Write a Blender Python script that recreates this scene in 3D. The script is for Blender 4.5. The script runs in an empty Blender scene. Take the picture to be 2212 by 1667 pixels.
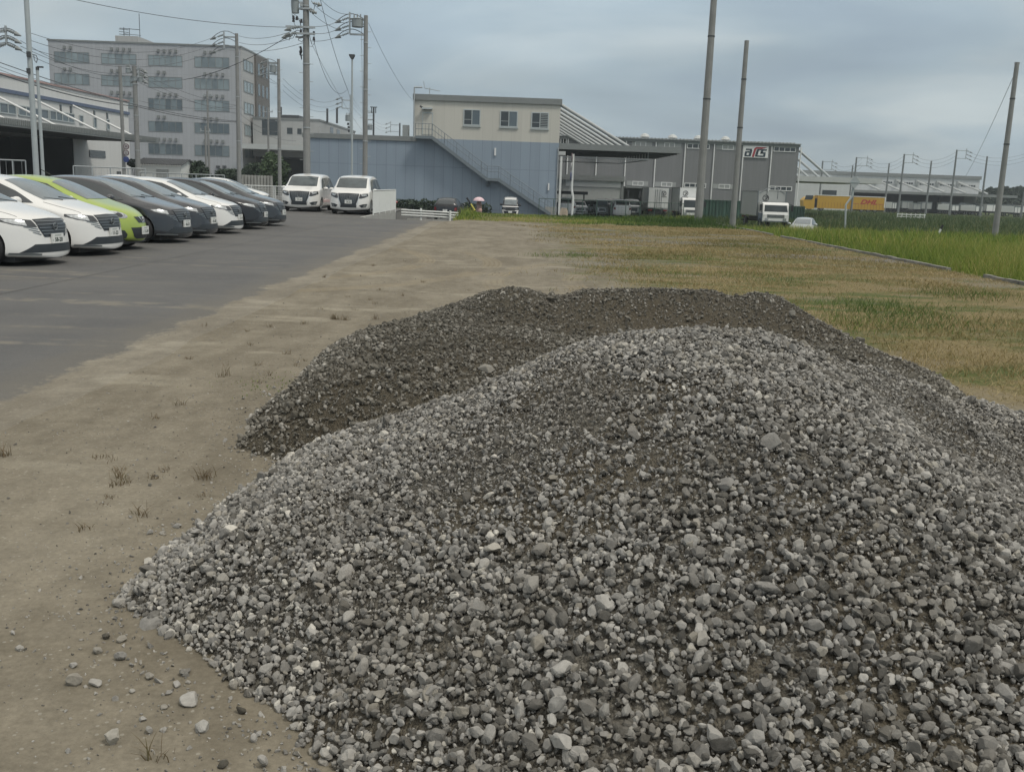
DENS = 1.0
import bpy, bmesh, math, random
import numpy as np
from mathutils import Vector, Matrix, noise
from mathutils.bvhtree import BVHTree

R = math.radians
sc = bpy.context.scene
C = sc.collection
random.seed(7); rng = np.random.default_rng(11)

# ------------------------------------------------------------------ camera
FPX, CX, CY, PITCH, ROLL, EYE = 2150.0, 1106.0, 833.5, 11.39, 2.06, 1.65
camd = bpy.data.cameras.new("camera"); cam = bpy.data.objects.new("camera", camd); C.objects.link(cam)
ROT = Matrix.Rotation(R(90 - PITCH), 3, 'X') @ Matrix.Rotation(R(ROLL), 3, 'Z')
cam.matrix_world = Matrix.Translation((0, 0, EYE)) @ ROT.to_4x4()
camd.sensor_width = 36.0; camd.lens = 36.0 * FPX / 2212.0
camd.clip_start = 0.05; camd.clip_end = 4000
sc.camera = cam

# ------------------------------------------------------------------ world, sun, exposure
SUN_EL, SUN_ROT = 58, 128
w = bpy.data.worlds.new("World"); sc.world = w; w.use_nodes = True
nt = w.node_tree; nt.nodes.clear()
def nd(nt, typ, **kw):
    n = nt.nodes.new(typ)
    for k, v in kw.items():
        if k in n.inputs: n.inputs[k].default_value = v
        else: setattr(n, k, v)
    return n
L = lambda nt, a, b: nt.links.new(a, b)
out = nd(nt, 'ShaderNodeOutputWorld'); bg = nd(nt, 'ShaderNodeBackground'); bg.inputs['Strength'].default_value = 0.1
sky = nd(nt, 'ShaderNodeTexSky', sky_type='NISHITA', sun_disc=False, sun_elevation=R(SUN_EL), sun_rotation=R(SUN_ROT))
tc = nd(nt, 'ShaderNodeTexCoord'); sep = nd(nt, 'ShaderNodeSeparateXYZ'); L(nt, tc.outputs['Generated'], sep.inputs[0])
def mth(nt, op, a, b=None, c=None):
    n = nt.nodes.new('ShaderNodeMath'); n.operation = op
    for i, v in enumerate((a, b, c)):
        if v is None: continue
        if hasattr(v, 'is_output') or hasattr(v, 'links'): nt.links.new(v, n.inputs[i])
        else: n.inputs[i].default_value = v
    return n.outputs[0]
zc = mth(nt, 'MAXIMUM', sep.outputs['Z'], 0.0)
den = mth(nt, 'ADD', zc, 0.16)
px = mth(nt, 'DIVIDE', sep.outputs['X'], den); py = mth(nt, 'DIVIDE', sep.outputs['Y'], den)
cmb = nd(nt, 'ShaderNodeCombineXYZ'); L(nt, px, cmb.inputs[0]); L(nt, py, cmb.inputs[1])
n1 = nd(nt, 'ShaderNodeTexNoise', Scale=0.85, Detail=5.0, Roughness=0.48, Distortion=0.4); L(nt, cmb.outputs[0], n1.inputs['Vector'])
n2 = nd(nt, 'ShaderNodeTexNoise', Scale=0.55, Detail=3.0); L(nt, cmb.outputs[0], n2.inputs['Vector'])
cr = nd(nt, 'ShaderNodeValToRGB'); L(nt, n1.outputs['Fac'], cr.inputs[0])
cr.color_ramp.elements[0].position = 0.34; cr.color_ramp.elements[0].color = (0.225, 0.282, 0.340, 1)
cr.color_ramp.elements[1].position = 0.66; cr.color_ramp.elements[1].color = (0.395, 0.445, 0.460, 1)
e = cr.color_ramp.elements.new(0.50); e.color = (0.280, 0.345, 0.388, 1)
# overcast: brighter towards the zenith than at the horizon
grad = mth(nt, 'MULTIPLY_ADD', zc, SKY_Z if 'SKY_Z' in globals() else 15.0, 9.6)
grad2 = mth(nt, 'MULTIPLY_ADD', n2.outputs['Fac'], 1.2, 0.4)
g = mth(nt, 'MULTIPLY', grad, grad2)
zf = nd(nt, 'ShaderNodeMapRange', interpolation_type='SMOOTHSTEP'); L(nt, zc, zf.inputs[0]); zf.inputs[1].default_value = .22; zf.inputs[2].default_value = .6
mz = nd(nt, 'ShaderNodeMix', data_type='RGBA'); L(nt, zf.outputs[0], mz.inputs[0]); L(nt, cr.outputs[0], mz.inputs[6]); mz.inputs[7].default_value = (0.375, 0.362, 0.335, 1)
vm = nt.nodes.new('ShaderNodeVectorMath'); vm.operation = 'SCALE'; L(nt, mz.outputs[2], vm.inputs[0]); L(nt, g, vm.inputs['Scale'])
mx = nd(nt, 'ShaderNodeMix', data_type='RGBA'); mx.inputs[0].default_value = 0.93
L(nt, sky.outputs[0], mx.inputs[6]); L(nt, vm.outputs[0], mx.inputs[7])
L(nt, mx.outputs[2], bg.inputs['Color']); L(nt, bg.outputs[0], out.inputs['Surface'])

sund = bpy.data.lights.new("sun", 'SUN'); sund.energy = 1.5; sund.angle = R(11); sund.color = (1.0, 0.95, 0.86)
suno = bpy.data.objects.new("sun", sund); C.objects.link(suno)
sdir = Vector((math.sin(R(SUN_ROT)) * math.cos(R(SUN_EL)), math.cos(R(SUN_ROT)) * math.cos(R(SUN_EL)), math.sin(R(SUN_EL))))
suno.rotation_euler = sdir.to_track_quat('Z', 'Y').to_euler(); suno.location = (0, 0, 60)
vs = sc.view_settings
vs.view_transform = 'Standard'; vs.look = 'None'; vs.exposure = 0.33; vs.gamma = 1; vs.use_curve_mapping = False

# ------------------------------------------------------------------ helpers
def ray(u, v):
    d = ROT @ Vector(((u - CX) / FPX, -(v - CY) / FPX, -1.0))
    return d
def at(u, v, Y):
    d = ray(u, v); t = Y / d.y
    return Vector((d.x * t, Y, EYE + d.z * t))
def gr(u, v, z=0.0):
    d = ray(u, v); t = (z - EYE) / d.z
    return Vector((d.x * t, d.y * t, z))
def atx(u, v, X):
    d = ray(u, v); t = X / d.x
    return Vector((X, d.y * t, EYE + d.z * t))

M = {}
def mat(name, col, rough=0.6, metal=0.0, var=0.12, scale=3.0, bump=0.0, bscale=40.0, coat=0.0, spec=0.5):
    m = bpy.data.materials.new(name); m.use_nodes = True; t = m.node_tree
    b = t.nodes['Principled BSDF']; b.inputs['Roughness'].default_value = rough; b.inputs['Metallic'].default_value = metal
    b.inputs['Specular IOR Level'].default_value = spec
    if coat: b.inputs['Coat Weight'].default_value = coat; b.inputs['Coat Roughness'].default_value = 0.06
    c = tuple(col) + (1,)
    tcn = nd(t, 'ShaderNodeTexCoord')
    if var > 0:
        n = nd(t, 'ShaderNodeTexNoise', Scale=scale, Detail=6.0, Roughness=0.6); L(t, tcn.outputs['Object'], n.inputs['Vector'])
        mr = nd(t, 'ShaderNodeMapRange'); L(t, n.outputs['Fac'], mr.inputs[0])
        mr.inputs[1].default_value = .25; mr.inputs[2].default_value = .75
        mr.inputs[3].default_value = 1 - var; mr.inputs[4].default_value = 1 + var
        v = t.nodes.new('ShaderNodeVectorMath'); v.operation = 'SCALE'; v.inputs[0].default_value = c[:3]
        L(t, mr.outputs[0], v.inputs['Scale']); L(t, v.outputs[0], b.inputs['Base Color'])
    else: b.inputs['Base Color'].default_value = c
    if bump > 0:
        n = nd(t, 'ShaderNodeTexNoise', Scale=bscale, Detail=4.0); L(t, tcn.outputs['Object'], n.inputs['Vector'])
        bp = nd(t, 'ShaderNodeBump', Strength=bump, Distance=0.01); L(t, n.outputs['Fac'], bp.inputs['Height']); L(t, bp.outputs[0], b.inputs['Normal'])
    M[name] = m
    return m

def panel_mat(name, col, axis='X', step=0.9, lw=0.03, zstep=0, dark=0.72, var=0.08, rough=0.55, streak=0.10):
    """cladding: panel joints every step metres along one axis, weather streaks running down"""
    m = bpy.data.materials.new(name); m.use_nodes = True; t = m.node_tree; b = t.nodes['Principled BSDF']; b.inputs['Roughness'].default_value = rough
    g = nd(t, 'ShaderNodeNewGeometry'); s = nd(t, 'ShaderNodeSeparateXYZ'); L(t, g.outputs['Position'], s.inputs[0])
    f = mth(t, 'FRACT', mth(t, 'DIVIDE', s.outputs[axis], step)); ln = mth(t, 'LESS_THAN', f, lw / step)
    if zstep:
        f2 = mth(t, 'FRACT', mth(t, 'DIVIDE', mth(t, 'ADD', s.outputs['Z'], 20.3), zstep)); ln = mth(t, 'MAXIMUM', ln, mth(t, 'LESS_THAN', f2, lw / zstep))
    mp = nd(t, 'ShaderNodeMapping'); mp.inputs['Scale'].default_value = (1.1, 1.1, 0.09); L(t, g.outputs['Position'], mp.inputs[0])
    n = nd(t, 'ShaderNodeTexNoise', Scale=1.6, Detail=7.0, Roughness=0.65); L(t, mp.outputs[0], n.inputs['Vector'])
    pid = mth(t, 'FLOOR', mth(t, 'DIVIDE', s.outputs[axis], step))
    wn = nd(t, 'ShaderNodeTexWhiteNoise', noise_dimensions='1D'); L(t, pid, wn.inputs['W'])
    k = mth(t, 'ADD', mth(t, 'MULTIPLY_ADD', n.outputs['Fac'], streak * 2.4, 1 - streak * 1.2), mth(t, 'MULTIPLY_ADD', wn.outputs['Value'], var, -var / 2))
    k = mth(t, 'MULTIPLY', k, mth(t, 'SUBTRACT', 1.0, mth(t, 'MULTIPLY', ln, 1 - dark)))
    v = t.nodes.new('ShaderNodeVectorMath'); v.operation = 'SCALE'; v.inputs[0].default_value = col; L(t, k, v.inputs['Scale']); L(t, v.outputs[0], b.inputs['Base Color'])
    M[name] = m
    return m

class MB:
    def __init__(s): s.v = []; s.f = []; s.mi = []; s.cur = 0; s.smooth = False
    def add(s, vs, fs):
        o = len(s.v); s.v.extend([tuple(p) for p in vs]); s.f.extend([tuple(i + o for i in f) for f in fs]); s.mi.extend([s.cur] * len(fs)); return s
    def box(s, x0, x1, y0, y1, z0, z1):
        return s.add([(x0,y0,z0),(x1,y0,z0),(x1,y1,z0),(x0,y1,z0),(x0,y0,z1),(x1,y0,z1),(x1,y1,z1),(x0,y1,z1)],
                     [(0,3,2,1),(4,5,6,7),(0,1,5,4),(1,2,6,5),(2,3,7,6),(3,0,4,7)])
    def cyl(s, p0, p1, r0, r1=None, n=10, caps=True):
        r1 = r0 if r1 is None else r1; p0 = Vector(p0); p1 = Vector(p1); d = (p1 - p0).normalized()
        a = Vector((0, 0, 1)) if abs(d.z) < .9 else Vector((1, 0, 0)); a = d.cross(a).normalized(); b = d.cross(a)
        vs = []
        for p, r in ((p0, r0), (p1, r1)):
            for i in range(n):
                t = 2 * math.pi * i / n; vs.append(p + (a * math.cos(t) + b * math.sin(t)) * r)
        fs = [(i, (i + 1) % n, n + (i + 1) % n, n + i) for i in range(n)]
        if caps: fs += [tuple(range(n))[::-1], tuple(range(n, 2 * n))]
        return s.add(vs, fs)
    def tube(s, pts, r, n=5):
        for a, b in zip(pts[:-1], pts[1:]): s.cyl(a, b, r, r, n)
        return s
    def beam(s, p0, p1, wd, h):
        p0 = Vector(p0); p1 = Vector(p1); d = (p1 - p0).normalized()
        a = d.cross(Vector((0, 0, 1))); a = a.normalized() if a.length > 1e-3 else Vector((1, 0, 0)); b = a.cross(d)
        vs = [p + a * sx * wd / 2 + b * sz * h / 2 for p in (p0, p1) for sx, sz in ((-1,-1),(1,-1),(1,1),(-1,1))]
        return s.add(vs, [(0,3,2,1),(4,5,6,7),(0,1,5,4),(1,2,6,5),(2,3,7,6),(3,0,4,7)])
    def prism(s, poly, axis, a, b):
        """2-D polygon extruded along an axis; poly in the other two axes (order x,y,z)"""
        n = len(poly)
        def mk(p, t):
            return {'x': (t, p[0], p[1]), 'y': (p[0], t, p[1]), 'z': (p[0], p[1], t)}[axis]
        vs = [mk(p, a) for p in poly] + [mk(p, b) for p in poly]
        return s.add(vs, [tuple(range(n)), tuple(range(n, 2 * n))[::-1]] + [(i, n + i, n + (i + 1) % n, (i + 1) % n) for i in range(n)])
    def build(s, name, m, parent=None, world=True, smooth=None):
        me = bpy.data.meshes.new(name)
        off = Vector((0, 0, 0))
        if parent is not None and world: off = parent_loc(parent)
        me.from_pydata([(p[0] - off.x, p[1] - off.y, p[2] - off.z) for p in s.v], [], s.f)
        ms = m if isinstance(m, (list, tuple)) else [m]
        for q in ms: me.materials.append(q)
        if len(ms) > 1: me.polygons.foreach_set('material_index', s.mi)
        me.validate(); me.update()
        bmm = bmesh.new(); bmm.from_mesh(me); bmesh.ops.recalc_face_normals(bmm, faces=bmm.faces); bmm.to_mesh(me); bmm.free()
        if smooth if smooth is not None else s.smooth:
            for p in me.polygons: p.use_smooth = True
        o = bpy.data.objects.new(name, me); C.objects.link(o)
        if parent is not None: o.parent = parent
        return o
def parent_loc(p):
    v = Vector(p.location)
    while p.parent is not None: p = p.parent; v = v + Vector(p.location)
    return v
def tag(o, label, cat, group=None, kind=None):
    o['label'] = label; o['category'] = cat
    if group: o['group'] = group
    if kind: o['kind'] = kind
    return o
def struct(o): o['kind'] = 'structure'; return o
def thing(name, label, cat, loc=(0, 0, 0), rz=0, group=None):
    o = bpy.data.objects.new(name, None); C.objects.link(o); o.location = loc; o.rotation_euler = (0, 0, rz)
    o.empty_display_size = 0.3
    return tag(o, label, cat, group)
def copy_tree(o, parent=None):
    c = o.copy(); C.objects.link(c)
    if parent is not None: c.parent = parent
    for ch in list(o.children): copy_tree(ch, c)
    return c
def text_mb(txt, size, shear=0.0, bold=0.0, ex=0.0):
    cu = bpy.data.curves.new('t', 'FONT'); cu.body = txt; cu.size = size; cu.align_x = 'CENTER'; cu.align_y = 'CENTER'
    cu.shear = shear; cu.offset = bold; cu.extrude = ex; cu.resolution_u = 3
    o = bpy.data.objects.new('t', cu); C.objects.link(o)
    bpy.context.view_layer.update()
    me = bpy.data.meshes.new_from_object(o.evaluated_get(bpy.context.evaluated_depsgraph_get()))
    vs = [tuple(v.co) for v in me.vertices]; fs = [tuple(p.vertices) for p in me.polygons]
    bpy.data.objects.remove(o); bpy.data.curves.remove(cu); bpy.data.meshes.remove(me)
    return vs, fs
def np_mesh(name, V, F, mats, parent=None, attrs=None, smooth=False):
    """V (n,3), F (m,3|4) as one mesh quickly"""
    me = bpy.data.meshes.new(name); nv, nf, k = len(V), len(F), F.shape[1]
    me.vertices.add(nv); me.vertices.foreach_set('co', V.astype(np.float32).ravel())
    me.loops.add(nf * k); me.loops.foreach_set('vertex_index', F.astype(np.int32).ravel())
    me.polygons.add(nf); me.polygons.foreach_set('loop_start', np.arange(0, nf * k, k, dtype=np.int32))
    try: me.polygons.foreach_set('loop_total', np.full(nf, k, dtype=np.int32))
    except Exception: pass
    for q in (mats if isinstance(mats, (list, tuple)) else [mats]): me.materials.append(q)
    for an, (dom, arr) in (attrs or {}).items():
        a = me.attributes.new(an, 'FLOAT', dom); a.data.foreach_set('value', arr.astype(np.float32))
    me.update(calc_edges=True)
    me.polygons.foreach_set('use_smooth', np.full(nf, smooth))
    o = bpy.data.objects.new(name, me); C.objects.link(o)
    if parent is not None: o.parent = parent
    return o
def vnoise(X, Y, s, seed=0, oct=4):
    """cheap fractal value noise on arrays, about 0..1"""
    tot = np.zeros_like(X, dtype=float); amp = 1.0; na = 0
    for o_ in range(oct):
        r = np.random.default_rng(seed * 17 + o_); T = r.random((64, 64))
        x = X * s * 2 ** o_ + 31.7 * o_; y = Y * s * 2 ** o_ + 11.3 * o_
        xi = np.floor(x).astype(int); yi = np.floor(y).astype(int); fx = x - xi; fy = y - yi
        fx = fx * fx * (3 - 2 * fx); fy = fy * fy * (3 - 2 * fy)
        a = T[xi % 64, yi % 64]; b = T[(xi + 1) % 64, yi % 64]; c = T[xi % 64, (yi + 1) % 64]; d = T[(xi + 1) % 64, (yi + 1) % 64]
        tot += amp * ((a * (1 - fx) + b * fx) * (1 - fy) + (c * (1 - fx) + d * fx) * fy); na += amp; amp *= .5
    return tot / na

mat('concrete', (0.30, 0.30, 0.28), 0.85, var=0.2, scale=2, bump=.3)
mat('pole_concrete', (0.215, 0.22, 0.215), 0.85, var=0.18, scale=1.5, bump=.2)
mat('galv', (0.36, 0.39, 0.40), 0.5, 0.3, var=0.1)
mat('dark_metal', (0.06, 0.065, 0.07), 0.6, 0.2)
mat('white_paint', (0.62, 0.64, 0.62), 0.5, var=0.06)
mat('wire', (0.09, 0.10, 0.11), 0.6, var=0)
mat('black', (0.012, 0.013, 0.015), 0.5, var=0)
mat('rubber', (0.018, 0.018, 0.02), 0.8, var=0.1)
mat('glass_dark', (0.030, 0.038, 0.042), 0.08, var=0.0, spec=0.8)
mat('glass_win', (0.10, 0.13, 0.15), 0.15, var=0.15, scale=.6, spec=0.6)
mat('frame_alu', (0.45, 0.49, 0.49), 0.45, 0.2, var=0.05)
mat('chrome', (0.65, 0.66, 0.66), 0.15, 0.9, var=0)
# ------------------------------------------------------------------ terrain
def sstep(a, b, x): t = np.clip((x - a) / (b - a), 0, 1); return t * t * (3 - 2 * t)
def H_ground(x, y):
    x = np.asarray(x, float); y = np.asarray(y, float)
    z = np.zeros(np.broadcast(x, y).shape)
    street = -1.25
    lot_drop = sstep(58, 66, y) * street
    z = np.where(x > -2.6, lot_drop, z)
    ramp = -np.clip(y - 44, 0, 27) * 0.043
    ramp = np.maximum(ramp, street + 0.0)
    z = np.where((x <= -2.6) & (x > -3.4), (ramp * (-2.6 - x) / .8 + lot_drop * (x + 3.4) / .8), z)
    z = np.where((x <= -3.4) & (x > -6.78), ramp, z)
    z = np.where(x <= -6.78, np.minimum(0, -sstep(60, 75, y) * 0.9 - sstep(75, 100, y) * .2), z)
    f = -0.28 * sstep(10.5, 11.0, x) - 0.97 * sstep(42, 74, y)
    z = np.where(x > 10.45, np.maximum(f, street), z)
    bumpy = (vnoise(x, y, .5, 3) - .5) * 0.035 * sstep(-3.2,-2.2,x) * ((x < 10.4) & (y < 50))
    return z + bumpy
xs = np.unique(np.concatenate([np.linspace(-900, -60, 15), np.linspace(-60, -8, 27), [-6.81, -6.75], np.linspace(-6.5, 12, 112), np.linspace(12, 60, 30), np.linspace(60, 900, 15)]))
ys = np.unique(np.concatenate([np.linspace(-60, 0, 8), np.linspace(0, 30, 130), np.linspace(30, 110, 120), np.linspace(110, 400, 20), np.linspace(400, 2500, 12)]))
def grid_mesh(name, xs, ys, zf, m):
    X, Y = np.meshgrid(xs, ys, indexing='ij'); Z = zf(X, Y)
    V = np.stack([X.ravel(), Y.ravel(), Z.ravel()], 1); nx, ny = len(xs), len(ys)
    i, j = np.meshgrid(np.arange(nx - 1), np.arange(ny - 1), indexing='ij'); a = (i * ny + j).ravel()
    F = np.stack([a, a + ny, a + ny + 1, a + 1], 1)
    return np_mesh(name, V, F, m, smooth=True)

def mixc(t, fac, a, b):
    n = nd(t, 'ShaderNodeMix', data_type='RGBA')
    L(t, fac, n.inputs[0])
    for i, v in ((6, a), (7, b)):
        if isinstance(v, tuple): n.inputs[i].default_value = v + (1,)
        else: L(t, v, n.inputs[i])
    return n.outputs[2]
def nz(t, vec, scale, detail=5.0, rough=.6, dist=0.0):
    n = nd(t, 'ShaderNodeTexNoise', Scale=scale, Detail=detail, Roughness=rough, Distortion=dist); L(t, vec, n.inputs['Vector']); return n.outputs['Fac']
def ramp01(t, v, a, b):
    n = nd(t, 'ShaderNodeMapRange', interpolation_type='SMOOTHSTEP'); L(t, v, n.inputs[0]); n.inputs[1].default_value = a; n.inputs[2].default_value = b
    return n.outputs[0]
def mapping(t, vec, s):
    n = nd(t, 'ShaderNodeMapping'); n.inputs['Scale'].default_value = s; L(t, vec, n.inputs[0]); return n.outputs[0]
DIRT_A, DIRT_B = (0.142, 0.125, 0.094), (0.205, 0.184, 0.142)

def pebbles(t, P):
    v = nd(t, 'ShaderNodeTexVoronoi', Scale=55.0); L(t, P, v.inputs['Vector'])
    wn = nd(t, 'ShaderNodeSeparateColor'); L(t, v.outputs['Color'], wn.inputs[0])
    return mth(t, 'MULTIPLY', mth(t, 'GREATER_THAN', wn.outputs[0], .90), mth(t, 'LESS_THAN', v.outputs['Distance'], .34))
def dirt_color(t, P):
    dirt = mixc(t, ramp01(t, nz(t, mapping(t, P, (1, .35, 1)), 1.1, 9, .72), .36, .64), DIRT_A, DIRT_B)
    # compacted pale patches and darker damp streaks
    dirt = mixc(t, mth(t, 'MULTIPLY', ramp01(t, nz(t, mapping(t, P, (.6, 1.3, 1)), .8, 4), .56, .68), .8), dirt, (0.25, 0.228, 0.178))
    dirt = mixc(t, mth(t, 'MULTIPLY', ramp01(t, nz(t, mapping(t, P, (.25, 1.6, 1)), 1.3, 6), .58, .72), .38), dirt, (0.10, 0.086, 0.062))
    # fine grit
    peb = pebbles(t, P)
    dirt = mixc(t, mth(t, 'MULTIPLY', peb, .55), dirt, (0.30, 0.285, 0.245))
    k = mth(t, 'MULTIPLY', mth(t, 'MULTIPLY_ADD', nz(t, P, 38, 6, .8), 1.0, .5), mth(t, 'MULTIPLY_ADD', nz(t, P, 4.5, 7, .75), .9, .55))
    vv = t.nodes.new('ShaderNodeVectorMath'); vv.operation = 'SCALE'; L(t, dirt, vv.inputs[0]); L(t, k, vv.inputs['Scale']); dirt = vv.outputs[0]
    return dirt

def ground_material():
    m = bpy.data.materials.new('lot_ground'); m.use_nodes = True; t = m.node_tree; b = t.nodes['Principled BSDF']; b.inputs['Roughness'].default_value = .95
    b.inputs['Specular IOR Level'].default_value = .15
    g = nd(t, 'ShaderNodeNewGeometry'); P = g.outputs['Position']; s = nd(t, 'ShaderNodeSeparateXYZ'); L(t, P, s.inputs[0]); X, Y = s.outputs['X'], s.outputs['Y']
    dirt = dirt_color(t, P); peb = pebbles(t, P)
    # tyre tracks: pale curved bands with tread bars
    def track(cx_, cy_, r_, wd):
        dx = mth(t, 'SUBTRACT', X, cx_); dy = mth(t, 'SUBTRACT', Y, cy_)
        d = mth(t, 'SQRT', mth(t, 'ADD', mth(t, 'MULTIPLY', dx, dx), mth(t, 'MULTIPLY', dy, dy)))
        a = mth(t, 'LESS_THAN', mth(t, 'ABSOLUTE', mth(t, 'SUBTRACT', d, r_)), wd)
        bars = ramp01(t, mth(t, 'SINE', mth(t, 'MULTIPLY', d, 62.0)), .1, .7)
        lim = mth(t, 'MULTIPLY', ramp01(t, Y, 13, 15), mth(t, 'SUBTRACT', 1.0, ramp01(t, Y, 23, 27)))
        bnd = mth(t, 'MULTIPLY', a, mth(t, 'MULTIPLY', lim, ramp01(t, nz(t, P, 1.0, 3), .32, .55)))
        return bnd, mth(t, 'MULTIPLY', bnd, bars)
    for tr in ((-9.0, 21.0, 8.5, .20), (-9.0, 21.0, 7.1, .18), (7.5, 17.5, 7.9, .20), (7.5, 17.5, 6.5, .19)):
        band, tread = track(*tr)
        dirt = mixc(t, mth(t, 'MULTIPLY', band, .38), dirt, (0.265, 0.225, 0.155)); dirt = mixc(t, mth(t, 'MULTIPLY', tread, .28), dirt, (0.105, 0.088, 0.060))
    # dry grass, green grass, bare gravel patches on the right-hand side
    n_big = nz(t, mapping(t, P, (.55, 1, 1)), .35, 6, .6); n_mid = nz(t, mapping(t, P, (.5, 1, 1)), 1.3, 6, .65); n_f = nz(t, P, 22, 5, .8)
    straw = mixc(t, ramp01(t, n_f, .35, .65), (0.100, 0.082, 0.042), (0.235, 0.188, 0.095))
    straw = mixc(t, mth(t, 'MULTIPLY', ramp01(t, n_mid, .5, .7), .6), straw, (0.150, 0.092, 0.055))
    green = mixc(t, ramp01(t, n_f, .35, .65), (0.042, 0.058, 0.018), (0.105, 0.118, 0.038))
    grv = mixc(t, ramp01(t, nz(t, P, 45, 3, .8), .35, .65), (0.095, 0.093, 0.088), (0.20, 0.195, 0.185))
    gfac = ramp01(t, mth(t, 'ADD', n_mid, mth(t, 'MULTIPLY', n_big, .5)), .66, .86)
    veg = mixc(t, gfac, straw, green)
    gp = mth(t, 'MULTIPLY', ramp01(t, nz(t, mapping(t, P, (.28, 1, 1)), .42, 5, .55), .52, .60), mth(t, 'MULTIPLY', ramp01(t, Y, 19, 24), mth(t, 'SUBTRACT', 1.0, ramp01(t, Y, 42, 47))))
    veg = mixc(t, mth(t, 'MULTIPLY', gp, .9), veg, grv)
    veg = mixc(t, mth(t, 'MULTIPLY', ramp01(t, nz(t, mapping(t, P, (.35, 1, 1)), .7, 6, .65), .54, .66), .75), veg, dirt)
    edge = mth(t, 'ADD', X, mth(t, 'ADD', mth(t, 'MULTIPLY_ADD', n_mid, 4.6, -2.3), mth(t, 'MULTIPLY_ADD', n_big, 4.0, -2.0)))
    lim = mth(t, 'ADD', mth(t, 'MULTIPLY', ramp01(t, Y, 10, 22), -1.6), 3.0)   # boundary x drifts left with distance
    vf = ramp01(t, mth(t, 'SUBTRACT', edge, lim), -.9, 1.6)
    vf = mth(t, 'MAXIMUM', vf, mth(t, 'MULTIPLY', ramp01(t, Y, 45, 48), ramp01(t, X, -3.0, -2.2)))
    col = mixc(t, vf, dirt, veg)
    L(t, col, b.inputs['Base Color'])
    bp = nd(t, 'ShaderNodeBump', Strength=.5, Distance=.012); hh = mth(t, 'ADD', mth(t, 'ADD', nz(t, P, 30, 6, .8), mth(t, 'MULTIPLY', peb, .6)), mth(t, 'MULTIPLY', nz(t, P, 5, 4), 1.6))
    L(t, hh, bp.inputs['Height']); L(t, bp.outputs[0], b.inputs['Normal'])
    # outside the lot: street asphalt beyond, weeds right, yard concrete left
    far = mixc(t, ramp01(t, nz(t, P, .2, 5), .4, .6), (0.075, 0.078, 0.078), (0.11, 0.11, 0.105))
    weeds = mixc(t, ramp01(t, nz(t, P, .8, 6), .35, .65), (0.035, 0.055, 0.018), (0.085, 0.105, 0.035))
    far = mixc(t, mth(t, 'GREATER_THAN', X, 10.4), far, weeds)
    yd = mth(t, 'MAXIMUM', mth(t, 'GREATER_THAN', Y, 62.5), mth(t, 'MAXIMUM', mth(t, 'GREATER_THAN', X, 10.42), mth(t, 'LESS_THAN', X, -6.7)))
    yd = mth(t, 'MAXIMUM', yd, mth(t, 'MULTIPLY', mth(t, 'LESS_THAN', X, -3.3), mth(t, 'GREATER_THAN', Y, 43.8)))
    L(t, mixc(t, yd, col, far), b.inputs['Base Color'])
    return m
ground = struct(grid_mesh('ground', xs, ys, H_ground, ground_material()))

# asphalt of the parking area with a ragged, dusty edge
def asphalt_material():
    m = bpy.data.materials.new('asphalt'); m.use_nodes = True; t = m.node_tree; b = t.nodes['Principled BSDF']; b.inputs['Roughness'].default_value = .8
    b.inputs['Specular IOR Level'].default_value = .35
    g = nd(t, 'ShaderNodeNewGeometry'); P = g.outputs['Position']; s = nd(t, 'ShaderNodeSeparateXYZ'); L(t, P, s.inputs[0]); X, Y = s.outputs['X'], s.outputs['Y']
    c = mixc(t, ramp01(t, nz(t, P, .5, 5), .35, .65), (0.070, 0.070, 0.070), (0.092, 0.091, 0.088))
    c = mixc(t, mth(t, 'MULTIPLY', ramp01(t, nz(t, P, 80, 3, .9), .48, .70), .7), c, (0.165, 0.162, 0.155))
    # washed-on dust: long thin pale streaks across the surface
    rot = nd(t, 'ShaderNodeMapping'); rot.inputs['Rotation'].default_value = (0, 0, R(20)); rot.inputs['Scale'].default_value = (.10, 1.5, 1); L(t, P, rot.inputs[0])
    st = ramp01(t, nz(t, rot.outputs[0], 1.0, 6, .6, .6), .565, .64)
    rot2 = nd(t, 'ShaderNodeMapping'); rot2.inputs['Rotation'].default_value = (0, 0, R(-8)); rot2.inputs['Scale'].default_value = (.16, 2.2, 1); L(t, P, rot2.inputs[0])
    st = mth(t, 'MAXIMUM', st, ramp01(t, nz(t, rot2.outputs[0], 1.0, 5, .55, .3), .60, .68))
    st = mth(t, 'MULTIPLY', st, ramp01(t, nz(t, P, 2.5, 3), .4, .6))
    c = mixc(t, mth(t, 'MULTIPLY', st, .6), c, (0.19, 0.172, 0.135))
    c = mixc(t, mth(t, 'MULTIPLY', ramp01(t, nz(t, mapping(t, P, (.12, .9, 1)), 1.0, 7, .7), .46, .72), .35), c, (0.125, 0.118, 0.102))
    # dust creeping in from the edge, then the sand itself lying over the asphalt
    ns = nz(t, mapping(t, P, (1.5, .5, 1)), 1.2, 8, .7); ed = mth(t, 'ADD', X, mth(t, 'MULTIPLY_ADD', ns, 1.5, -.75))
    c = mixc(t, mth(t, 'MULTIPLY', ramp01(t, ed, -4.5, -3.8), .4), c, (0.135, 0.122, 0.095))
    dirt = dirt_color(t, P)
    e2 = mth(t, 'ADD', X, mth(t, 'ADD', mth(t, 'MULTIPLY_ADD', nz(t, mapping(t, P, (1, .6, 1)), .8, 9, .72), 1.1, -.55), mth(t, 'MULTIPLY_ADD', nz(t, P, 14, 4, .8), .36, -.18)))
    c = mixc(t, ramp01(t, e2, -3.76, -3.66), c, dirt)
    L(t, c, b.inputs['Base Color'])
    bp = nd(t, 'ShaderNodeBump', Strength=.35, Distance=.006); L(t, nz(t, P, 110, 3, .8), bp.inputs['Height']); L(t, bp.outputs[0], b.inputs['Normal'])
    return m
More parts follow.
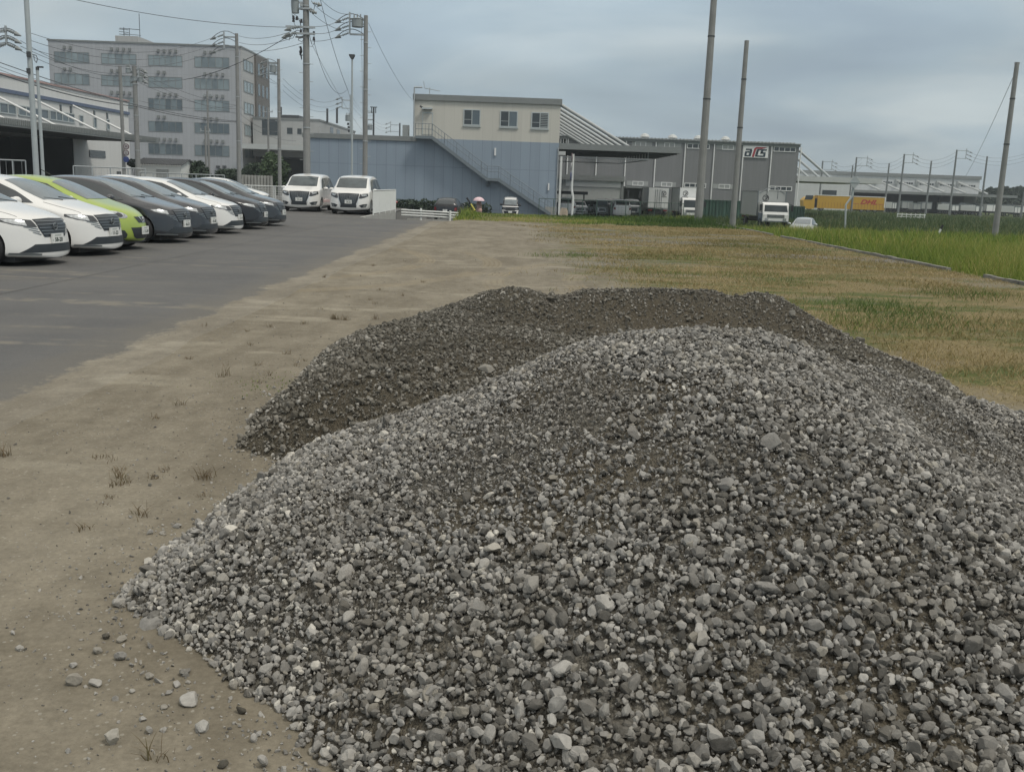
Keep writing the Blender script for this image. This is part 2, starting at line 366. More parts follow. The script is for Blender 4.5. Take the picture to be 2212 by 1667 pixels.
def asphalt():
    mb = MB(); e = []
    y = -20.0
    while y < 62.5:
        x = -3.22 + (float(vnoise(np.array([y]), np.array([3.0]), .9, 5)[0]) - .5) * .2
        if y > 42: x = x + (y - 42) * .02
        if y > 44: x = min(x, -3.42)
        e.append((x, y)); y += .12
    def z(y_, x_): return (float(H_ground(x_, y_)) if (y_ > 43.5 and x_ > -6.78) else 0.0) + .004
    cols = [-60, -30, -15, -9, -6.80]
    for (xa, ya), (xb, yb) in zip(e[:-1], e[1:]):
        mb.add([(-6.78, ya, z(ya, -6.7)), (xa, ya, z(ya, -4.5)), (xb, yb, z(yb, -4.5)), (-6.78, yb, z(yb, -6.7))], [(0, 1, 2, 3)])
        mb.add([(xa, ya, z(ya, -4.5)), (xa + .10, ya, z(ya, -4.5) - .04), (xb + .10, yb, z(yb, -4.5) - .04), (xb, yb, z(yb, -4.5))], [(0, 1, 2, 3)])
    mb.add([(-60, -20, .007), (-6.78, -20, .007), (-6.78, 62.5, .007), (-60, 62.5, .007)], [(0, 1, 2, 3)])
    return mb.build('parking_lot', asphalt_material())
struct(asphalt())

# ------------------------------------------------------------------ rocks
def hull_variants(n_pts, n_var, squash=.75, seed=0):
    r = np.random.default_rng(seed); out_ = []
    for _ in range(n_var):
        b = bmesh.new()
        for _k in range(n_pts):
            d = r.normal(size=3); d /= np.linalg.norm(d); rad = r.uniform(.82, 1.0)
            p = d * rad * np.array([1.0, r.uniform(.75, .95), squash]) if False else d * rad * np.array([1.0, .84, squash])
            b.verts.new(p)
        bmesh.ops.convex_hull(b, input=b.verts)
        loose = [v for v in b.verts if not v.link_faces]
        if loose: bmesh.ops.delete(b, geom=loose, context='VERTS')
        bmesh.ops.triangulate(b, faces=b.faces); b.verts.index_update()
        V = np.array([v.co[:] for v in b.verts]); F = np.array([[v.index for v in f.verts] for f in b.faces]); b.free()
        out_.append((V, F))
    return out_
def chiselled_variants(n_var, seed=0):
    """bigger stones: a fine ball cut by random planes, so facets, worn corners and dents show"""
    r = np.random.default_rng(seed); out_ = []
    for k in range(n_var):
        b = bmesh.new(); bmesh.ops.create_icosphere(b, subdivisions=3, radius=1.0)
        V = np.array([v.co[:] for v in b.verts]); F = np.array([[v.index for v in f.verts] for f in b.faces]); b.free()
        for _ in range(int(r.integers(11, 18))):
            d = r.normal(size=3); d /= np.linalg.norm(d); off = r.uniform(.52, .80)
            s = V @ d - off; V -= np.outer(np.maximum(s, 0) * .98, d)
        for q in range(len(V)): V[q] *= 1 + .05 * noise.noise(Vector(V[q] * 2.1 + k * 9)) + .035 * noise.noise(Vector(V[q] * 7 + k))
        V *= np.array([1.0, r.uniform(.7, .95), r.uniform(.55, .8)])
        out_.append((V, F))
    return out_
def rand_rot(n, r):
    q = r.normal(size=(n, 4)); q /= np.linalg.norm(q, axis=1)[:, None]; w_, x, y, z = q.T
    return np.stack([np.stack([1-2*(y*y+z*z), 2*(x*y-z*w_), 2*(x*z+y*w_)], 1), np.stack([2*(x*y+z*w_), 1-2*(x*x+z*z), 2*(y*z-x*w_)], 1), np.stack([2*(x*z-y*w_), 2*(y*z+x*w_), 1-2*(x*x+y*y)], 1)], 1)
def scatter(pos, size, rnd, variants, r, flat=None):
    """instances merged into arrays; returns V,F,attr(per face)"""
    Vs, Fs, As, off = [], [], [], 0
    pick = r.integers(0, len(variants), len(pos)); Rm = rand_rot(len(pos), r)
    an = np.stack([np.ones(len(pos)), r.uniform(.7, 1.15, len(pos)), r.uniform(.6, 1.1, len(pos))], 1)
    for k, (V, F) in enumerate(variants):
        idx = np.where(pick == k)[0]
        if not len(idx): continue
        W = V[None] * (size[idx, None] * an[idx])[:, None, :]
        W = np.einsum('nij,nvj->nvi', Rm[idx], W) + pos[idx][:, None, :]
        n, nv = len(idx), len(V)
        Fi = F[None] + (np.arange(n) * nv)[:, None, None] + off
        Vs.append(W.reshape(-1, 3)); Fs.append(Fi.reshape(-1, 3)); As.append(np.repeat(rnd[idx], len(F))); off += n * nv
    return np.concatenate(Vs), np.concatenate(Fs), np.concatenate(As)
ROTN = np.array(ROT)
def project(x, y, z):
    P = np.stack([x, y, z - EYE], -1) @ ROTN      # world -> camera (ROT orthonormal)
    return CX + FPX * P[..., 0] / -P[..., 2], CY - FPX * P[..., 1] / -P[..., 2], -P[..., 2]

def poly_dist(poly, X, Y):
    """signed distance to polygon, positive inside"""
    d = np.full(X.shape, 1e9); inside = np.zeros(X.shape, bool); n = len(poly)
    for i in range(n):
        x0, y0 = poly[i]; x1, y1 = poly[(i + 1) % n]; ex, ey = x1 - x0, y1 - y0
        t = np.clip(((X - x0) * ex + (Y - y0) * ey) / (ex * ex + ey * ey), 0, 1)
        d = np.minimum(d, np.hypot(X - x0 - t * ex, Y - y0 - t * ey))
        c = ((y0 > Y) != (y1 > Y)) & (X < (x1 - x0) * (Y - y0) / (y1 - y0 + 1e-12) + x0); inside ^= c
    return np.where(inside, d, -d)
POLY1 = [(-.59,2.61),(-.67,2.75),(-1.01,3.01),(-1.33,3.33),(-1.52,3.64),(-1.54,3.92),(-1.54,4.46),(-1.44,4.97),(-1.31,5.6),(-.7,6.5),(.3,7.3),(1.4,7.9),(2.6,7.9),(3.25,7.5),(3.7,6.8),(3.9,5.7),(3.9,4.6),(3.8,3.2),(3.1,2.2),(2.0,1.6),(.8,1.65),(-.2,2.1)]
POLY2 = [(-1.68,5.91),(-1.78,6.78),(-1.76,8.0),(-1.74,9.03),(-1.45,11.05),(-1.0,12.6),(-.2,13.6),(1.5,14.2),(3.3,14.1),(4.1,13.4),(4.05,10.96),(4.02,9.45),(3.8,7.89),(3.6,6.7),(2.6,5.6),(1,5.2),(-.8,5.3)]
def G(X, Y, cx_, cy_, sx, sy): return np.exp(-((X - cx_) / sx) ** 2 - ((Y - cy_) / sy) ** 2)
def crest_table(pts):
    """crest of a heap, read off the photograph's outline at the heap's own depth: x -> (y, z)"""
    q = [at(u, v, y) for u, v, y in pts]; return np.array([p.x for p in q]), np.array([p.y for p in q]), np.array([max(p.z, 0) for p in q])
CR1 = crest_table([(615,1003,5.65),(720,955,5.62),(850,903,5.6),(1000,850,5.5),(1120,800,5.4),(1240,752,5.3),(1350,727,5.3),(1480,713,5.3),(1650,722,5.5),(1791,772,5.9),(1879,797,6.2),(1988,828,6.5),(2100,900,6.7),(2212,975,6.77),(2330,1060,6.8)])
CR2 = crest_table([(840,716,10.6),(920,685,10.8),(1000,655,11),(1050,634,11),(1100,622,11),(1140,626,11),(1180,640,11),(1225,641,11),(1260,628,11),(1400,626,11),(1540,629,11),(1592,646,11),(1615,643,11),(1640,634,11),(1685,641,11),(1760,688,10.8),(1880,752,10.3)])
def edge_rise(d, top, k=2.3): s = np.clip(d / (top * k + .1), 0, 1); return s * (2 - s)
def z_pile1(X, Y):
    yc = np.interp(X, CR1[0], CR1[1]); zc_ = np.interp(X, CR1[0], CR1[2]); zmax = np.maximum(zc_, .30 * sstep(-1.9, -.9, X))
    dn = (vnoise(X, Y, .9, 21) - .5) * .35; d0 = poly_dist(POLY1, X, Y); d = d0 + dn * sstep(1.2, .3, d0)
    t = yc - Y
    top = np.where(t > 0, zmax * (1 - .10 * np.clip(t / 1.5, 0, 2) ** 1.5) * (1 - .30 * sstep(1.5, 2.7, X) * np.clip(t / 1.3, 0, 1)), zmax - np.maximum(-t - .10, 0) * .50)
    fc = edge_rise(np.maximum(poly_dist(POLY1, X, yc), .25), zmax)
    top = np.maximum(top / np.clip(fc, .88, 1), .02)
    top = top + (vnoise(X, Y, .8, 22) - .5) * .07 * np.clip(t, 0, 1)
    z = top * edge_rise(np.maximum(d, 0), zmax)
    return np.where(d > 0, z + (vnoise(X, Y, 3, 24, 3) - .5) * .05 * np.clip(d, 0, 1), -.06)
def z_pile2(X, Y):
    yc = np.interp(X, CR2[0], CR2[1]); zc_ = np.interp(X, CR2[0], CR2[2]); dn = (vnoise(X, Y, .8, 31) - .5) * .4
    d0 = poly_dist(POLY2, X, Y); d = d0 + dn * sstep(1.0, .3, d0)
    plateau = .36 + .10 * G(X, Y, -.5, 7.6, .9, 1.8) - .13 * G(X, Y, 1.6, 9.3, 1.5, .7)
    plateau = np.where(X > 2.9, plateau * (1 - .55 * sstep(2.7, 3.5, X)), plateau)
    rim = np.exp(-((Y - yc) / np.where(Y < yc, .75, 1.1)) ** 2)
    front = plateau * edge_rise(np.maximum(d, 0), np.maximum(plateau, .15), 1.8) * (1 - sstep(yc - .2, yc + 1.6, Y))
    z = np.maximum(front * (1 - rim), 0) + zc_ * rim * np.clip(d * 4, 0, 1)
    z = z + (vnoise(X, Y, 2.5, 34, 4) - .5) * .08 * np.clip(d, 0, 1) * (1 - .6 * rim)
    return np.where(d > 0, z, -.06)

def gravel_base(name, brown, seed):
    m = bpy.data.materials.new(name); m.use_nodes = True; t = m.node_tree; b = t.nodes['Principled BSDF']; b.inputs['Roughness'].default_value = .95
    b.inputs['Specular IOR Level'].default_value = .2
    g = nd(t, 'ShaderNodeNewGeometry'); P = g.outputs['Position']
    v = nd(t, 'ShaderNodeTexVoronoi', Scale=95.0); L(t, P, v.inputs['Vector']); s = nd(t, 'ShaderNodeSeparateColor'); L(t, v.outputs['Color'], s.inputs[0])
    a, bb = ((0.050, 0.044, 0.032), (0.125, 0.110, 0.082)) if brown else ((0.058, 0.052, 0.042), (0.17, 0.160, 0.136))
    c = mixc(t, s.outputs[0], a, bb)
    c = mixc(t, mth(t, 'MULTIPLY', ramp01(t, nz(t, P, 1.4, 5), .45, .62), .7), c, (0.105, 0.090, 0.064) if not brown else (0.078, 0.066, 0.046))
    L(t, c, b.inputs['Base Color'])
    bp = nd(t, 'ShaderNodeBump', Strength=1.0, Distance=.012); L(t, mth(t, 'SUBTRACT', mth(t, 'MULTIPLY', nz(t, P, 60, 4), 1.5), v.outputs['Distance']), bp.inputs['Height']); L(t, bp.outputs[0], b.inputs['Normal'])
    return m
def stone_material(name, stops):
    m = bpy.data.materials.new(name); m.use_nodes = True; t = m.node_tree; b = t.nodes['Principled BSDF']; b.inputs['Roughness'].default_value = .88
    b.inputs['Specular IOR Level'].default_value = .25
    at_ = nd(t, 'ShaderNodeAttribute', attribute_name='rnd'); cr = nd(t, 'ShaderNodeValToRGB'); L(t, at_.outputs['Fac'], cr.inputs[0])
    els = cr.color_ramp.elements
    for i, (p, c) in enumerate(stops):
        e = els[i] if i < 2 else els.new(p)
        e.position = p; e.color = c + (1,)
    g = nd(t, 'ShaderNodeNewGeometry'); P = g.outputs['Position']
    k = mth(t, 'MULTIPLY_ADD', nz(t, P, 70, 5, .7), .7, .65)
    vv = t.nodes.new('ShaderNodeVectorMath'); vv.operation = 'SCALE'; L(t, cr.outputs[0], vv.inputs[0]); L(t, k, vv.inputs['Scale'])
    c = mixc(t, mth(t, 'MULTIPLY', ramp01(t, nz(t, P, 26, 5, .7), .56, .68), .45), vv.outputs[0], (0.36, 0.355, 0.33))
    c = mixc(t, mth(t, 'MULTIPLY', ramp01(t, nz(t, P, 2.2, 5, .6), .42, .66), .30), c, (0.150, 0.136, 0.110))
    L(t, c, b.inputs['Base Color'])
    bp = nd(t, 'ShaderNodeBump', Strength=.6, Distance=.006); L(t, nz(t, P, 110, 5, .8), bp.inputs['Height']); L(t, bp.outputs[0], b.inputs['Normal'])
    return m
GREY_STOPS = [(0.0, (0.060, 0.058, 0.052)), (1.0, (0.50, 0.48, 0.43)), (.28, (0.110, 0.105, 0.094)), (.52, (0.215, 0.209, 0.195)), (.78, (0.36, 0.35, 0.325)), (.88, (0.20, 0.185, 0.155))]
BROWN_STOPS = [(0.0, (0.050, 0.046, 0.037)), (1.0, (0.38, 0.365, 0.33)), (.40, (0.100, 0.094, 0.078)), (.68, (0.160, 0.150, 0.128)), (.88, (0.25, 0.238, 0.21))]
M['stone_grey'] = stone_material('stone_grey', GREY_STOPS)
M['stone_brown'] = stone_material('stone_brown', BROWN_STOPS)
HB = chiselled_variants(10, 3); HM = hull_variants(26, 14, .72, 5); HS = hull_variants(11, 14, .7, 8)

def make_pile(name, zf, bbox, base_mat, stone_mat, classes, label, seed, zother=None):
    tone = edge1 if seed == 5 else edge2
    x0, x1, y0, y1 = bbox; st = .05
    base = grid_mesh(name, np.arange(x0, x1, st), np.arange(y0, y1, st), lambda X, Y: zf(X, Y) - .012, base_mat)
    me = base.data                                         # drop the buried skirt
    b = bmesh.new(); b.from_mesh(me); bmesh.ops.delete(b, geom=[v for v in b.verts if v.co.z < -.05 and all(e.other_vert(v).co.z < -.05 for e in v.link_edges)], context='VERTS'); b.to_mesh(me); b.free()
    r = np.random.default_rng(seed); Vs, Fs, As, off = [], [], [], 0
    for (count, dmed, sig, dmax, variants, prob) in classes:
        x = r.uniform(x0, x1, count); y = r.uniform(y0, y1, count); z = zf(x, y)
        d = np.exp(r.normal(math.log(dmed), sig, count)).clip(.004, dmax); d = d * (1 + .22 * np.maximum(sstep(4.4, 2.2, y), 1.2 * np.exp(-np.maximum(tone(x, y), 0) / .35)) * (dmed > .02) * (seed == 5))
        g_ = prob(x, y, z, r)
        keep = (z > -.01) & (r.random(count) < g_)
        if zother is not None: keep &= zother(x, y) < z + .02
        u, v, dep = project(x, y, np.maximum(z, 0)); keep &= (u > -1500) & (u < 4600) & (v < 4200) & (dep > .35)
        x, y, z, d = x[keep], y[keep], z[keep], d[keep]
        rn = np.clip(r.beta(1.7, 2.0, len(x)) + (vnoise(x, y, 1.2, seed + 3) - .5) * .35 + .24 * np.exp(-np.maximum(tone(x, y), 0) / .45), 0, 1)
        V, F, A = scatter(np.stack([x, y, z + d * r.uniform(-.05, .32, len(x))], 1), d * .5, rn, variants, r)
        Vs.append(V); Fs.append(F + off); As.append(A); off += len(V)
    # join base + stones in one mesh: the heap is one mass of gravel
    bv = np.array([v.co[:] for v in me.vertices]); me.calc_loop_triangles()
    bt = np.zeros(len(me.loop_triangles) * 3, np.int32); me.loop_triangles.foreach_get('vertices', bt); bt = bt.reshape(-1, 3)
    V = np.concatenate(Vs + [bv]); F = np.concatenate(Fs + [bt + off]); A = np.concatenate(As + [np.zeros(len(bt))])
    bpy.data.objects.remove(base); bpy.data.meshes.remove(me)
    o = np_mesh(name, V, F, [stone_mat, base_mat], attrs={'rnd': ('FACE', A)})
    mi = np.zeros(len(F), np.int32); mi[len(F) - len(bt):] = 1; o.data.polygons.foreach_set('material_index', mi)
    print(name, 'faces', len(F))
    return tag(o, label, 'gravel heap')
def edge1(x, y): return poly_dist(POLY1, x, y)
def fines1(x, y): return sstep(.48, .62, vnoise(x, y, .75, 41) + .10 * G(x, y, 1.4, 4.5, 1.2, .6)) * sstep(.5, 1.3, edge1(x, y)) * sstep(3.0, 3.6, y)
make_pile('gravel_pile', z_pile1, (-1.9, 4.6, 1.3, 8.0), gravel_base('fines_grey', False, 1), M['stone_grey'], [
    (int(9000*DENS), .038, .32, .085, HB, lambda x, y, z, r: (1 - .7 * fines1(x, y)) * (.10 + .55 * np.exp(-np.maximum(edge1(x, y), 0) / .7) + .30 * sstep(4.4, 2.4, y))),
    (int(94000*DENS), .0245, .30, .055, HM, lambda x, y, z, r: 1 - .82 * fines1(x, y)),
    (int(150000*DENS), .014, .35, .03, HS, lambda x, y, z, r: np.ones_like(x)),
], 'pale grey heap of crushed stone in the foreground', 5, z_pile2)
def edge2(x, y): return poly_dist(POLY2, x, y)
make_pile('gravel_pile', z_pile2, (-2.2, 4.5, 5.0, 14.6), gravel_base('fines_brown', True, 2), M['stone_brown'], [
    (int(1500*DENS), .062, .30, .12, HB, lambda x, y, z, r: .25 + .75 * np.exp(-np.maximum(edge2(x, y), 0) / .5)),
    (int(45000*DENS), .030, .30, .065, HM, lambda x, y, z, r: .45 + .55 * np.exp(-np.maximum(edge2(x, y), 0) / .6) * np.ones_like(x) - .35 * G(x, y, 1.6, 9.6, 1.6, .8)),
    (int(110000*DENS), .016, .35, .03, HS, lambda x, y, z, r: 1 - .5 * G(x, y, 1.6, 9.8, 1.6, .8)),
], 'darker brown heap of damp gravel behind the pale heap', 6, z_pile1)

# loose stones lying on the dirt left of the heap, each one its own thing (u, v, size m, tone)
LOOSE = [(160,1478,.085,.9,'largest pale stone lying alone on the bare dirt, left of a smaller one'),(206,1481,.058,.8,'pale stone just right of the largest stone on the bare dirt'),
 (411,1519,.085,.78,'big rough stone on the dirt under the toe of the heap'),(243,1608,.075,.95,'flat white stone nearest the lower left corner'),
 (437,1576,.062,.75,'grey stone on the dirt below the big rough stone'),(158,1441,.042,.7,'small grey stone behind the two largest loose stones'),
 (212,1410,.050,.85,'pale stone on the dirt left of the heap tip'),(260,1308,.085,.8,'large pale boulder-like stone touching the left tip of the heap'),
 (264,1386,.050,.9,'white stone close left of the heap, beside a dark clod'),(262,1425,.055,.55,'grey broken stone in front of the heap tip'),
 (324,1466,.048,.85,'pale stone just off the curved toe of the heap'),(382,1482,.042,.7,'small stone at the toe above the big rough stone'),
 (323,1583,.036,.6,'small greenish grey stone on open dirt'),(308,1556,.034,.7,'small rounded stone left of the big rough stone'),
 (42,1405,.036,.8,'tiny pale stone at the far left of the dirt'),(28,1372,.026,.7,'tiniest stone at the far left edge of the dirt'),
 (355,1531,.034,.85,'tiny white stone left of the big rough stone'),(285,1496,.030,.8,'tiny flat stone between the pair and the heap'),
 (568,1657,.055,.7,'pale stone at the bottom edge of the dirt'),(484,1655,.045,.1,'dark clod at the bottom edge of the dirt'),
 (229,1380,.050,.06,'dark earthy clod left of the heap tip'),(520,1540,.048,.08,'dark clod beside the toe of the heap'),
 (352,1154,.040,.85,'pale stone at the upper left toe of the heap'),(384,1140,.055,.6,'grey stone on the dirt above the heap toe'),
 (349,1206,.050,.85,'white stone on the dirt just left of the upper toe'),(310,1247,.050,.9,'flat white stone left of the upper toe'),
 (297,1268,.030,.75,'small stone above the large stone at the tip'),(549,1600,.045,.7,'stone on the dirt beside the lower toe')]
rr = np.random.default_rng(77)
for i, (u, v, s, tone, lab) in enumerate(LOOSE):
    p = gr(u, v); V, F = HB[i % len(HB)]; s *= .88
    Rm = rand_rot(1, rr)[0]; tilt = Rm if i % 3 == 0 else np.array(Matrix.Rotation(rr.uniform(0, 6.28), 3, 'Z'))
    W = (V * s * .5) @ tilt.T; W[:, 2] -= W[:, 2].min() + s * .07
    o = np_mesh('loose_stone', W, F, M['stone_grey'] if tone > .2 else M['stone_brown'], attrs={'rnd': ('FACE', np.full(len(F), tone))}, smooth=False)
    o.location = (p.x, p.y, float(H_ground(p.x, p.y)))
    tag(o, lab, 'clod' if tone < .2 else 'stone', 'loose stones and clods on the dirt')
# grit strewn over the dirt: nobody could count it
n = int(60000 * DENS); x = rng.uniform(-3.9, 1.5, n); y = 2.2 + 22 * rng.random(n) ** 1.6
pd = np.maximum(edge1(x, y), edge2(x, y)); kp = (pd < .03) & (rng.random(n) < (.10 + .25 * vnoise(x, y, 1.3, 91) + 1.0 * np.exp(pd / .22))) & (x > -3.6)
x, y = x[kp], y[kp]; d = np.exp(rng.normal(math.log(.0075), .5, len(x))).clip(.003, .035) * (1 + .9 * np.exp(pd[kp] / .15))
V, F, A = scatter(np.stack([x, y, H_ground(x, y) + d * .12], 1), d * .5, np.clip(rng.beta(2.5, 2, len(x)), 0, 1), HS, rng)
o = np_mesh('grit', V, F, M['stone_grey'], attrs={'rnd': ('FACE', A)}); tag(o, 'fine grit and chips strewn over the bare dirt', 'grit', kind='stuff')
mat('kerb_concrete', (0.19, 0.185, 0.165), .9, var=.45, scale=3.5, bump=.5)

# ------------------------------------------------------------------ grass
def blade_mat(name, c0, c1, c2, c3):
    m = bpy.data.materials.new(name); m.use_nodes = True; t = m.node_tree; b = t.nodes['Principled BSDF']; b.inputs['Roughness'].default_value = .6
    b.inputs['Specular IOR Level'].default_value = .25
    a = nd(t, 'ShaderNodeAttribute', attribute_name='rnd'); cr = nd(t, 'ShaderNodeValToRGB'); L(t, a.outputs['Fac'], cr.inputs[0])
    els = cr.color_ramp.elements
    for i, (p, c) in enumerate(((0, c0), (1, c3), (.4, c1), (.75, c2))):
        e = els[i] if i < 2 else els.new(p)
        e.position = p; e.color = c + (1,)
    tr = nd(t, 'ShaderNodeBsdfTranslucent'); L(t, cr.outputs[0], tr.inputs['Color']); ms = nd(t, 'ShaderNodeMixShader'); ms.inputs[0].default_value = .3
    L(t, cr.outputs[0], b.inputs['Base Color']); L(t, b.outputs[0], ms.inputs[1]); L(t, tr.outputs[0], ms.inputs[2])
    L(t, ms.outputs[0], [q for q in t.nodes if q.type == 'OUTPUT_MATERIAL'][0].inputs['Surface'])
    M[name] = m
    return m
def blades(x, y, z, h, wd, lean, r, rnd):
    """curved tapering blades of 3 segments (quads), vectorised"""
    n = len(x); a = r.uniform(0, 2 * math.pi, n); la = r.uniform(0, 2 * math.pi, n); ca, sa = np.cos(a), np.sin(a)
    lx, ly = np.cos(la) * lean * h, np.sin(la) * lean * h
    rows = []
    for t_, wk in ((0, 1), (.4, .85), (.75, .55), (1, .08)):
        cx_ = x + lx * t_ ** 1.8; cy_ = y + ly * t_ ** 1.8; cz = z + h * (t_ - .18 * lean * t_ ** 2)
        for sgn in (-1, 1): rows.append(np.stack([cx_ + sgn * ca * wd * wk / 2, cy_ + sgn * sa * wd * wk / 2, cz], 1))
    V = np.stack(rows, 1).reshape(-1, 3); base = (np.arange(n) * 8)[:, None]
    F = np.concatenate([np.stack([base[:, 0] + k, base[:, 0] + k + 1, base[:, 0] + k + 3, base[:, 0] + k + 2], 1) for k in (0, 2, 4)])
    A = np.tile(rnd, 3)
    return V, F, A
def grass(name, mat_, x, y, h, wd, lean, rnd, label, cat='grass', zoff=0.0, thing_=False):
    r = np.random.default_rng(len(x)); z = H_ground(x, y) + zoff - .01
    V, F, A = blades(x, y, z, h, wd, lean, r, rnd)
    o = np_mesh(name, V, F, mat_, attrs={'rnd': ('FACE', A)})
    return tag(o, label, cat, kind=None if thing_ else 'stuff')
blade_mat('grass_tall', (0.035, 0.075, 0.014), (0.115, 0.185, 0.030), (0.215, 0.270, 0.042), (0.38, 0.33, 0.12))
blade_mat('grass_dark', (0.025, 0.050, 0.016), (0.045, 0.080, 0.024), (0.075, 0.110, 0.035), (0.15, 0.15, 0.06))
blade_mat('grass_dry', (0.080, 0.110, 0.028), (0.175, 0.150, 0.058), (0.275, 0.215, 0.095), (0.38, 0.31, 0.17))
# tall grass field beyond the kerb: dense near, thinner sampling with wider blades far away
def field(n, y0, y1, xr, hmul, wmul, seed, pw=1.0):
    r = np.random.default_rng(seed); y = y0 + (y1 - y0) * r.random(n) ** pw; x = 10.85 + r.random(n) * (xr(y) - 10.85)
    clump = vnoise(x, y, .55, 51); big = vnoise(x, y, .13, 52)
    edge = sstep(10.8, 12.5, x)
    h = (.16 + .78 * clump + .22 * big) * hmul * (.62 + .38 * edge) * r.uniform(.6, 1.15, n)
    rnd = np.clip(.10 + .75 * big + .5 * (clump - .5) + r.normal(.06, .20, n), 0, 1)
    return x, y, h, np.full(n, .012) * wmul * r.uniform(.6, 1.4, n), r.uniform(.1, .65, n), rnd
xa = [field(int(90000*DENS), 17, 34, lambda y: 12 + .62 * y, 1.0, 1.0, 1), field(int(70000*DENS), 34, 75, lambda y: 14 + .62 * y, .9, 2.3, 2)]
cc = [np.concatenate([q[k] for q in xa]) for k in range(6)]
grass('tall_grass', M['grass_tall'], *cc, 'tall bright green grass filling the field right of the kerb')
f3 = field(int(45000*DENS), 72, 192, lambda y: 16 + .62 * y, 1.0, 5.0, 3)
grass('roadside_weeds', M['grass_dark'], f3[0], f3[1], f3[2] * .9, f3[3], f3[4], f3[5], 'dark green weeds along the road beyond the bright grass field')
# weeds along the back of the lot
r = np.random.default_rng(5); n = int(26000*DENS); x = r.uniform(-3.0, 10.8, n); y = r.uniform(46, 61, n)
y = np.where(x < 0, 47 + (y - 47), y); tallw = .14 + .14 * sstep(1.5, 4, x) + .75 * G(x, y, -2.7, 51, .55, 5) + .40 * sstep(5, 10.5, x) * sstep(48, 53, y)
kp = (r.random(n) < .35 + .65 * vnoise(x, y, .7, 61)) & (vnoise(x, y, .5, 62) + (y - 48) * .03 > .36)
x, y, tallw = x[kp], y[kp], tallw[kp]; h = .72 * tallw * r.uniform(.35, 1.1, len(x)) * (.4 + vnoise(x, y, .8, 63))
grass('back_weeds', M['grass_tall'], x, y, h, np.full(len(x), .022), r.uniform(.2, .7, len(x)), np.clip(.38 + 2.6 * (vnoise(x, y, .22, 64) - .5) + r.normal(.0, .2, len(x)), 0, 1), 'mixed green and straw weeds along the far edge of the dirt lot')
# short dry grass on the right half of the lot
r = np.random.default_rng(6); n = int(230000*DENS); y = 6 + 40 * r.random(n) ** 1.5; x = -.4 + r.random(n) * 10.85
lim_ = 3.0 - 1.6 * sstep(10, 22, y) + (vnoise(x, y, .35, 71) - .5) * 2.6
patch = vnoise(x, y, .6, 72); pd = np.maximum(edge1(x, y), edge2(x, y))
kp = (pd < -.08) & (r.random(n) < np.clip(patch * 1.8 - .35, .05, 1) * sstep(-1.3, 1.8, x - lim_ + (vnoise(x, y, 1.1, 74) - .5) * 3)) & (x < 10.4)
x, y, patch = x[kp], y[kp], patch[kp]; gn = vnoise(x, y, .28, 73)
rnd = np.clip(.72 - .9 * (gn - .5) * 1.6 + r.normal(0, .2, len(x)), 0, 1)
grass('dry_grass', M['grass_dry'], x, y, (.02 + .075 * patch) * r.uniform(.4, 1.5, len(x)), np.full(len(x), .0045) * (1 + y / 14), r.uniform(.4, 1.3, len(x)), rnd, 'short straw-coloured and green grass on the right half of the lot')
# greener tufts in the lot
r = np.random.default_rng(8); T = [(at(u, v, 1).x, 0) for u, v in ()]
tx, ty, th, tr_ = [], [], [], []
for (cu, cv, rad, cnt, hh, gtone) in [(1900,665,1.2,900,.12,.15),(1950,690,1.2,900,.13,.12),(1830,700,.8,500,.10,.25),(1650,600,1.3,600,.10,.2),(1960,875,.35,420,.16,.25),(2010,880,.3,300,.16,.2),(1250,553,.6,300,.12,.2),(1420,590,.8,300,.10,.3),(1700,540,1.5,600,.14,.2),(1180,553,.5,150,.12,.3),(2100,640,1.0,500,.14,.15),(1500,560,.8,250,.12,.3),
                                      (590,830,.45,260,.022,.45),(640,832,.40,300,.028,.35)]:
    p = gr(cu, cv); a = r.normal(0, rad / 2, cnt); bq = r.normal(0, rad * .6, cnt)
    tx.append(p.x + a); ty.append(p.y + bq); th.append(hh * r.uniform(.4, 1.2, cnt)); tr_.append(np.clip(gtone + r.normal(0, .15, cnt), 0, 1))
x, y, h, rn = map(np.concatenate, (tx, ty, th, tr_)); kp = (np.maximum(edge1(x, y), edge2(x, y)) < -.05) & (x < 10.4)
grass('green_tufts', M['grass_tall'], x[kp], y[kp], h[kp], np.full(kp.sum(), .007), r.uniform(.3, 1.0, kp.sum()), rn[kp], 'greener tufts scattered through the short dry grass')
blade_mat('weed_dry', (0.10, 0.085, 0.040), (0.115, 0.080, 0.045), (0.16, 0.115, 0.065), (0.22, 0.17, 0.10))
# sparse dead weeds standing on the bare dirt: countable tufts, each a thing
WEEDS = [(722,690,.12,60),(745,692,.10,40),(700,600,.10,30),(806,575,.10,30),(492,812,.18,14),(480,815,.10,14),(258,1035,.11,22),(12,985,.12,30),(442,1035,.11,40),(335,1035,.05,25),(255,1018,.05,15),(336,905,.05,15),(558,790,.06,18),(640,790,.07,14),(810,690,.12,24),(655,700,.08,20),(760,745,.07,14),(335,1640,.10,14),(560,1650,.12,16),(540,745,.06,14),(870,640,.08,18),(915,610,.08,18)]
_r = random.Random(21)
for _ in range(46):
    _v = _r.uniform(560, 1150); WEEDS.append((_r.uniform(.30, 1.0) * (1050 - (_v - 560) * .95) + (10 if _v > 800 else 60), _v, _r.uniform(.03, .09), _r.randint(8, 22)))
WEEDS = [q for q in WEEDS if gr(q[0], q[1]).x > -3.5 and max(float(edge1(np.array([gr(q[0], q[1]).x]), np.array([gr(q[0], q[1]).y]))[0]), float(edge2(np.array([gr(q[0], q[1]).x]), np.array([gr(q[0], q[1]).y]))[0])) < -.15]
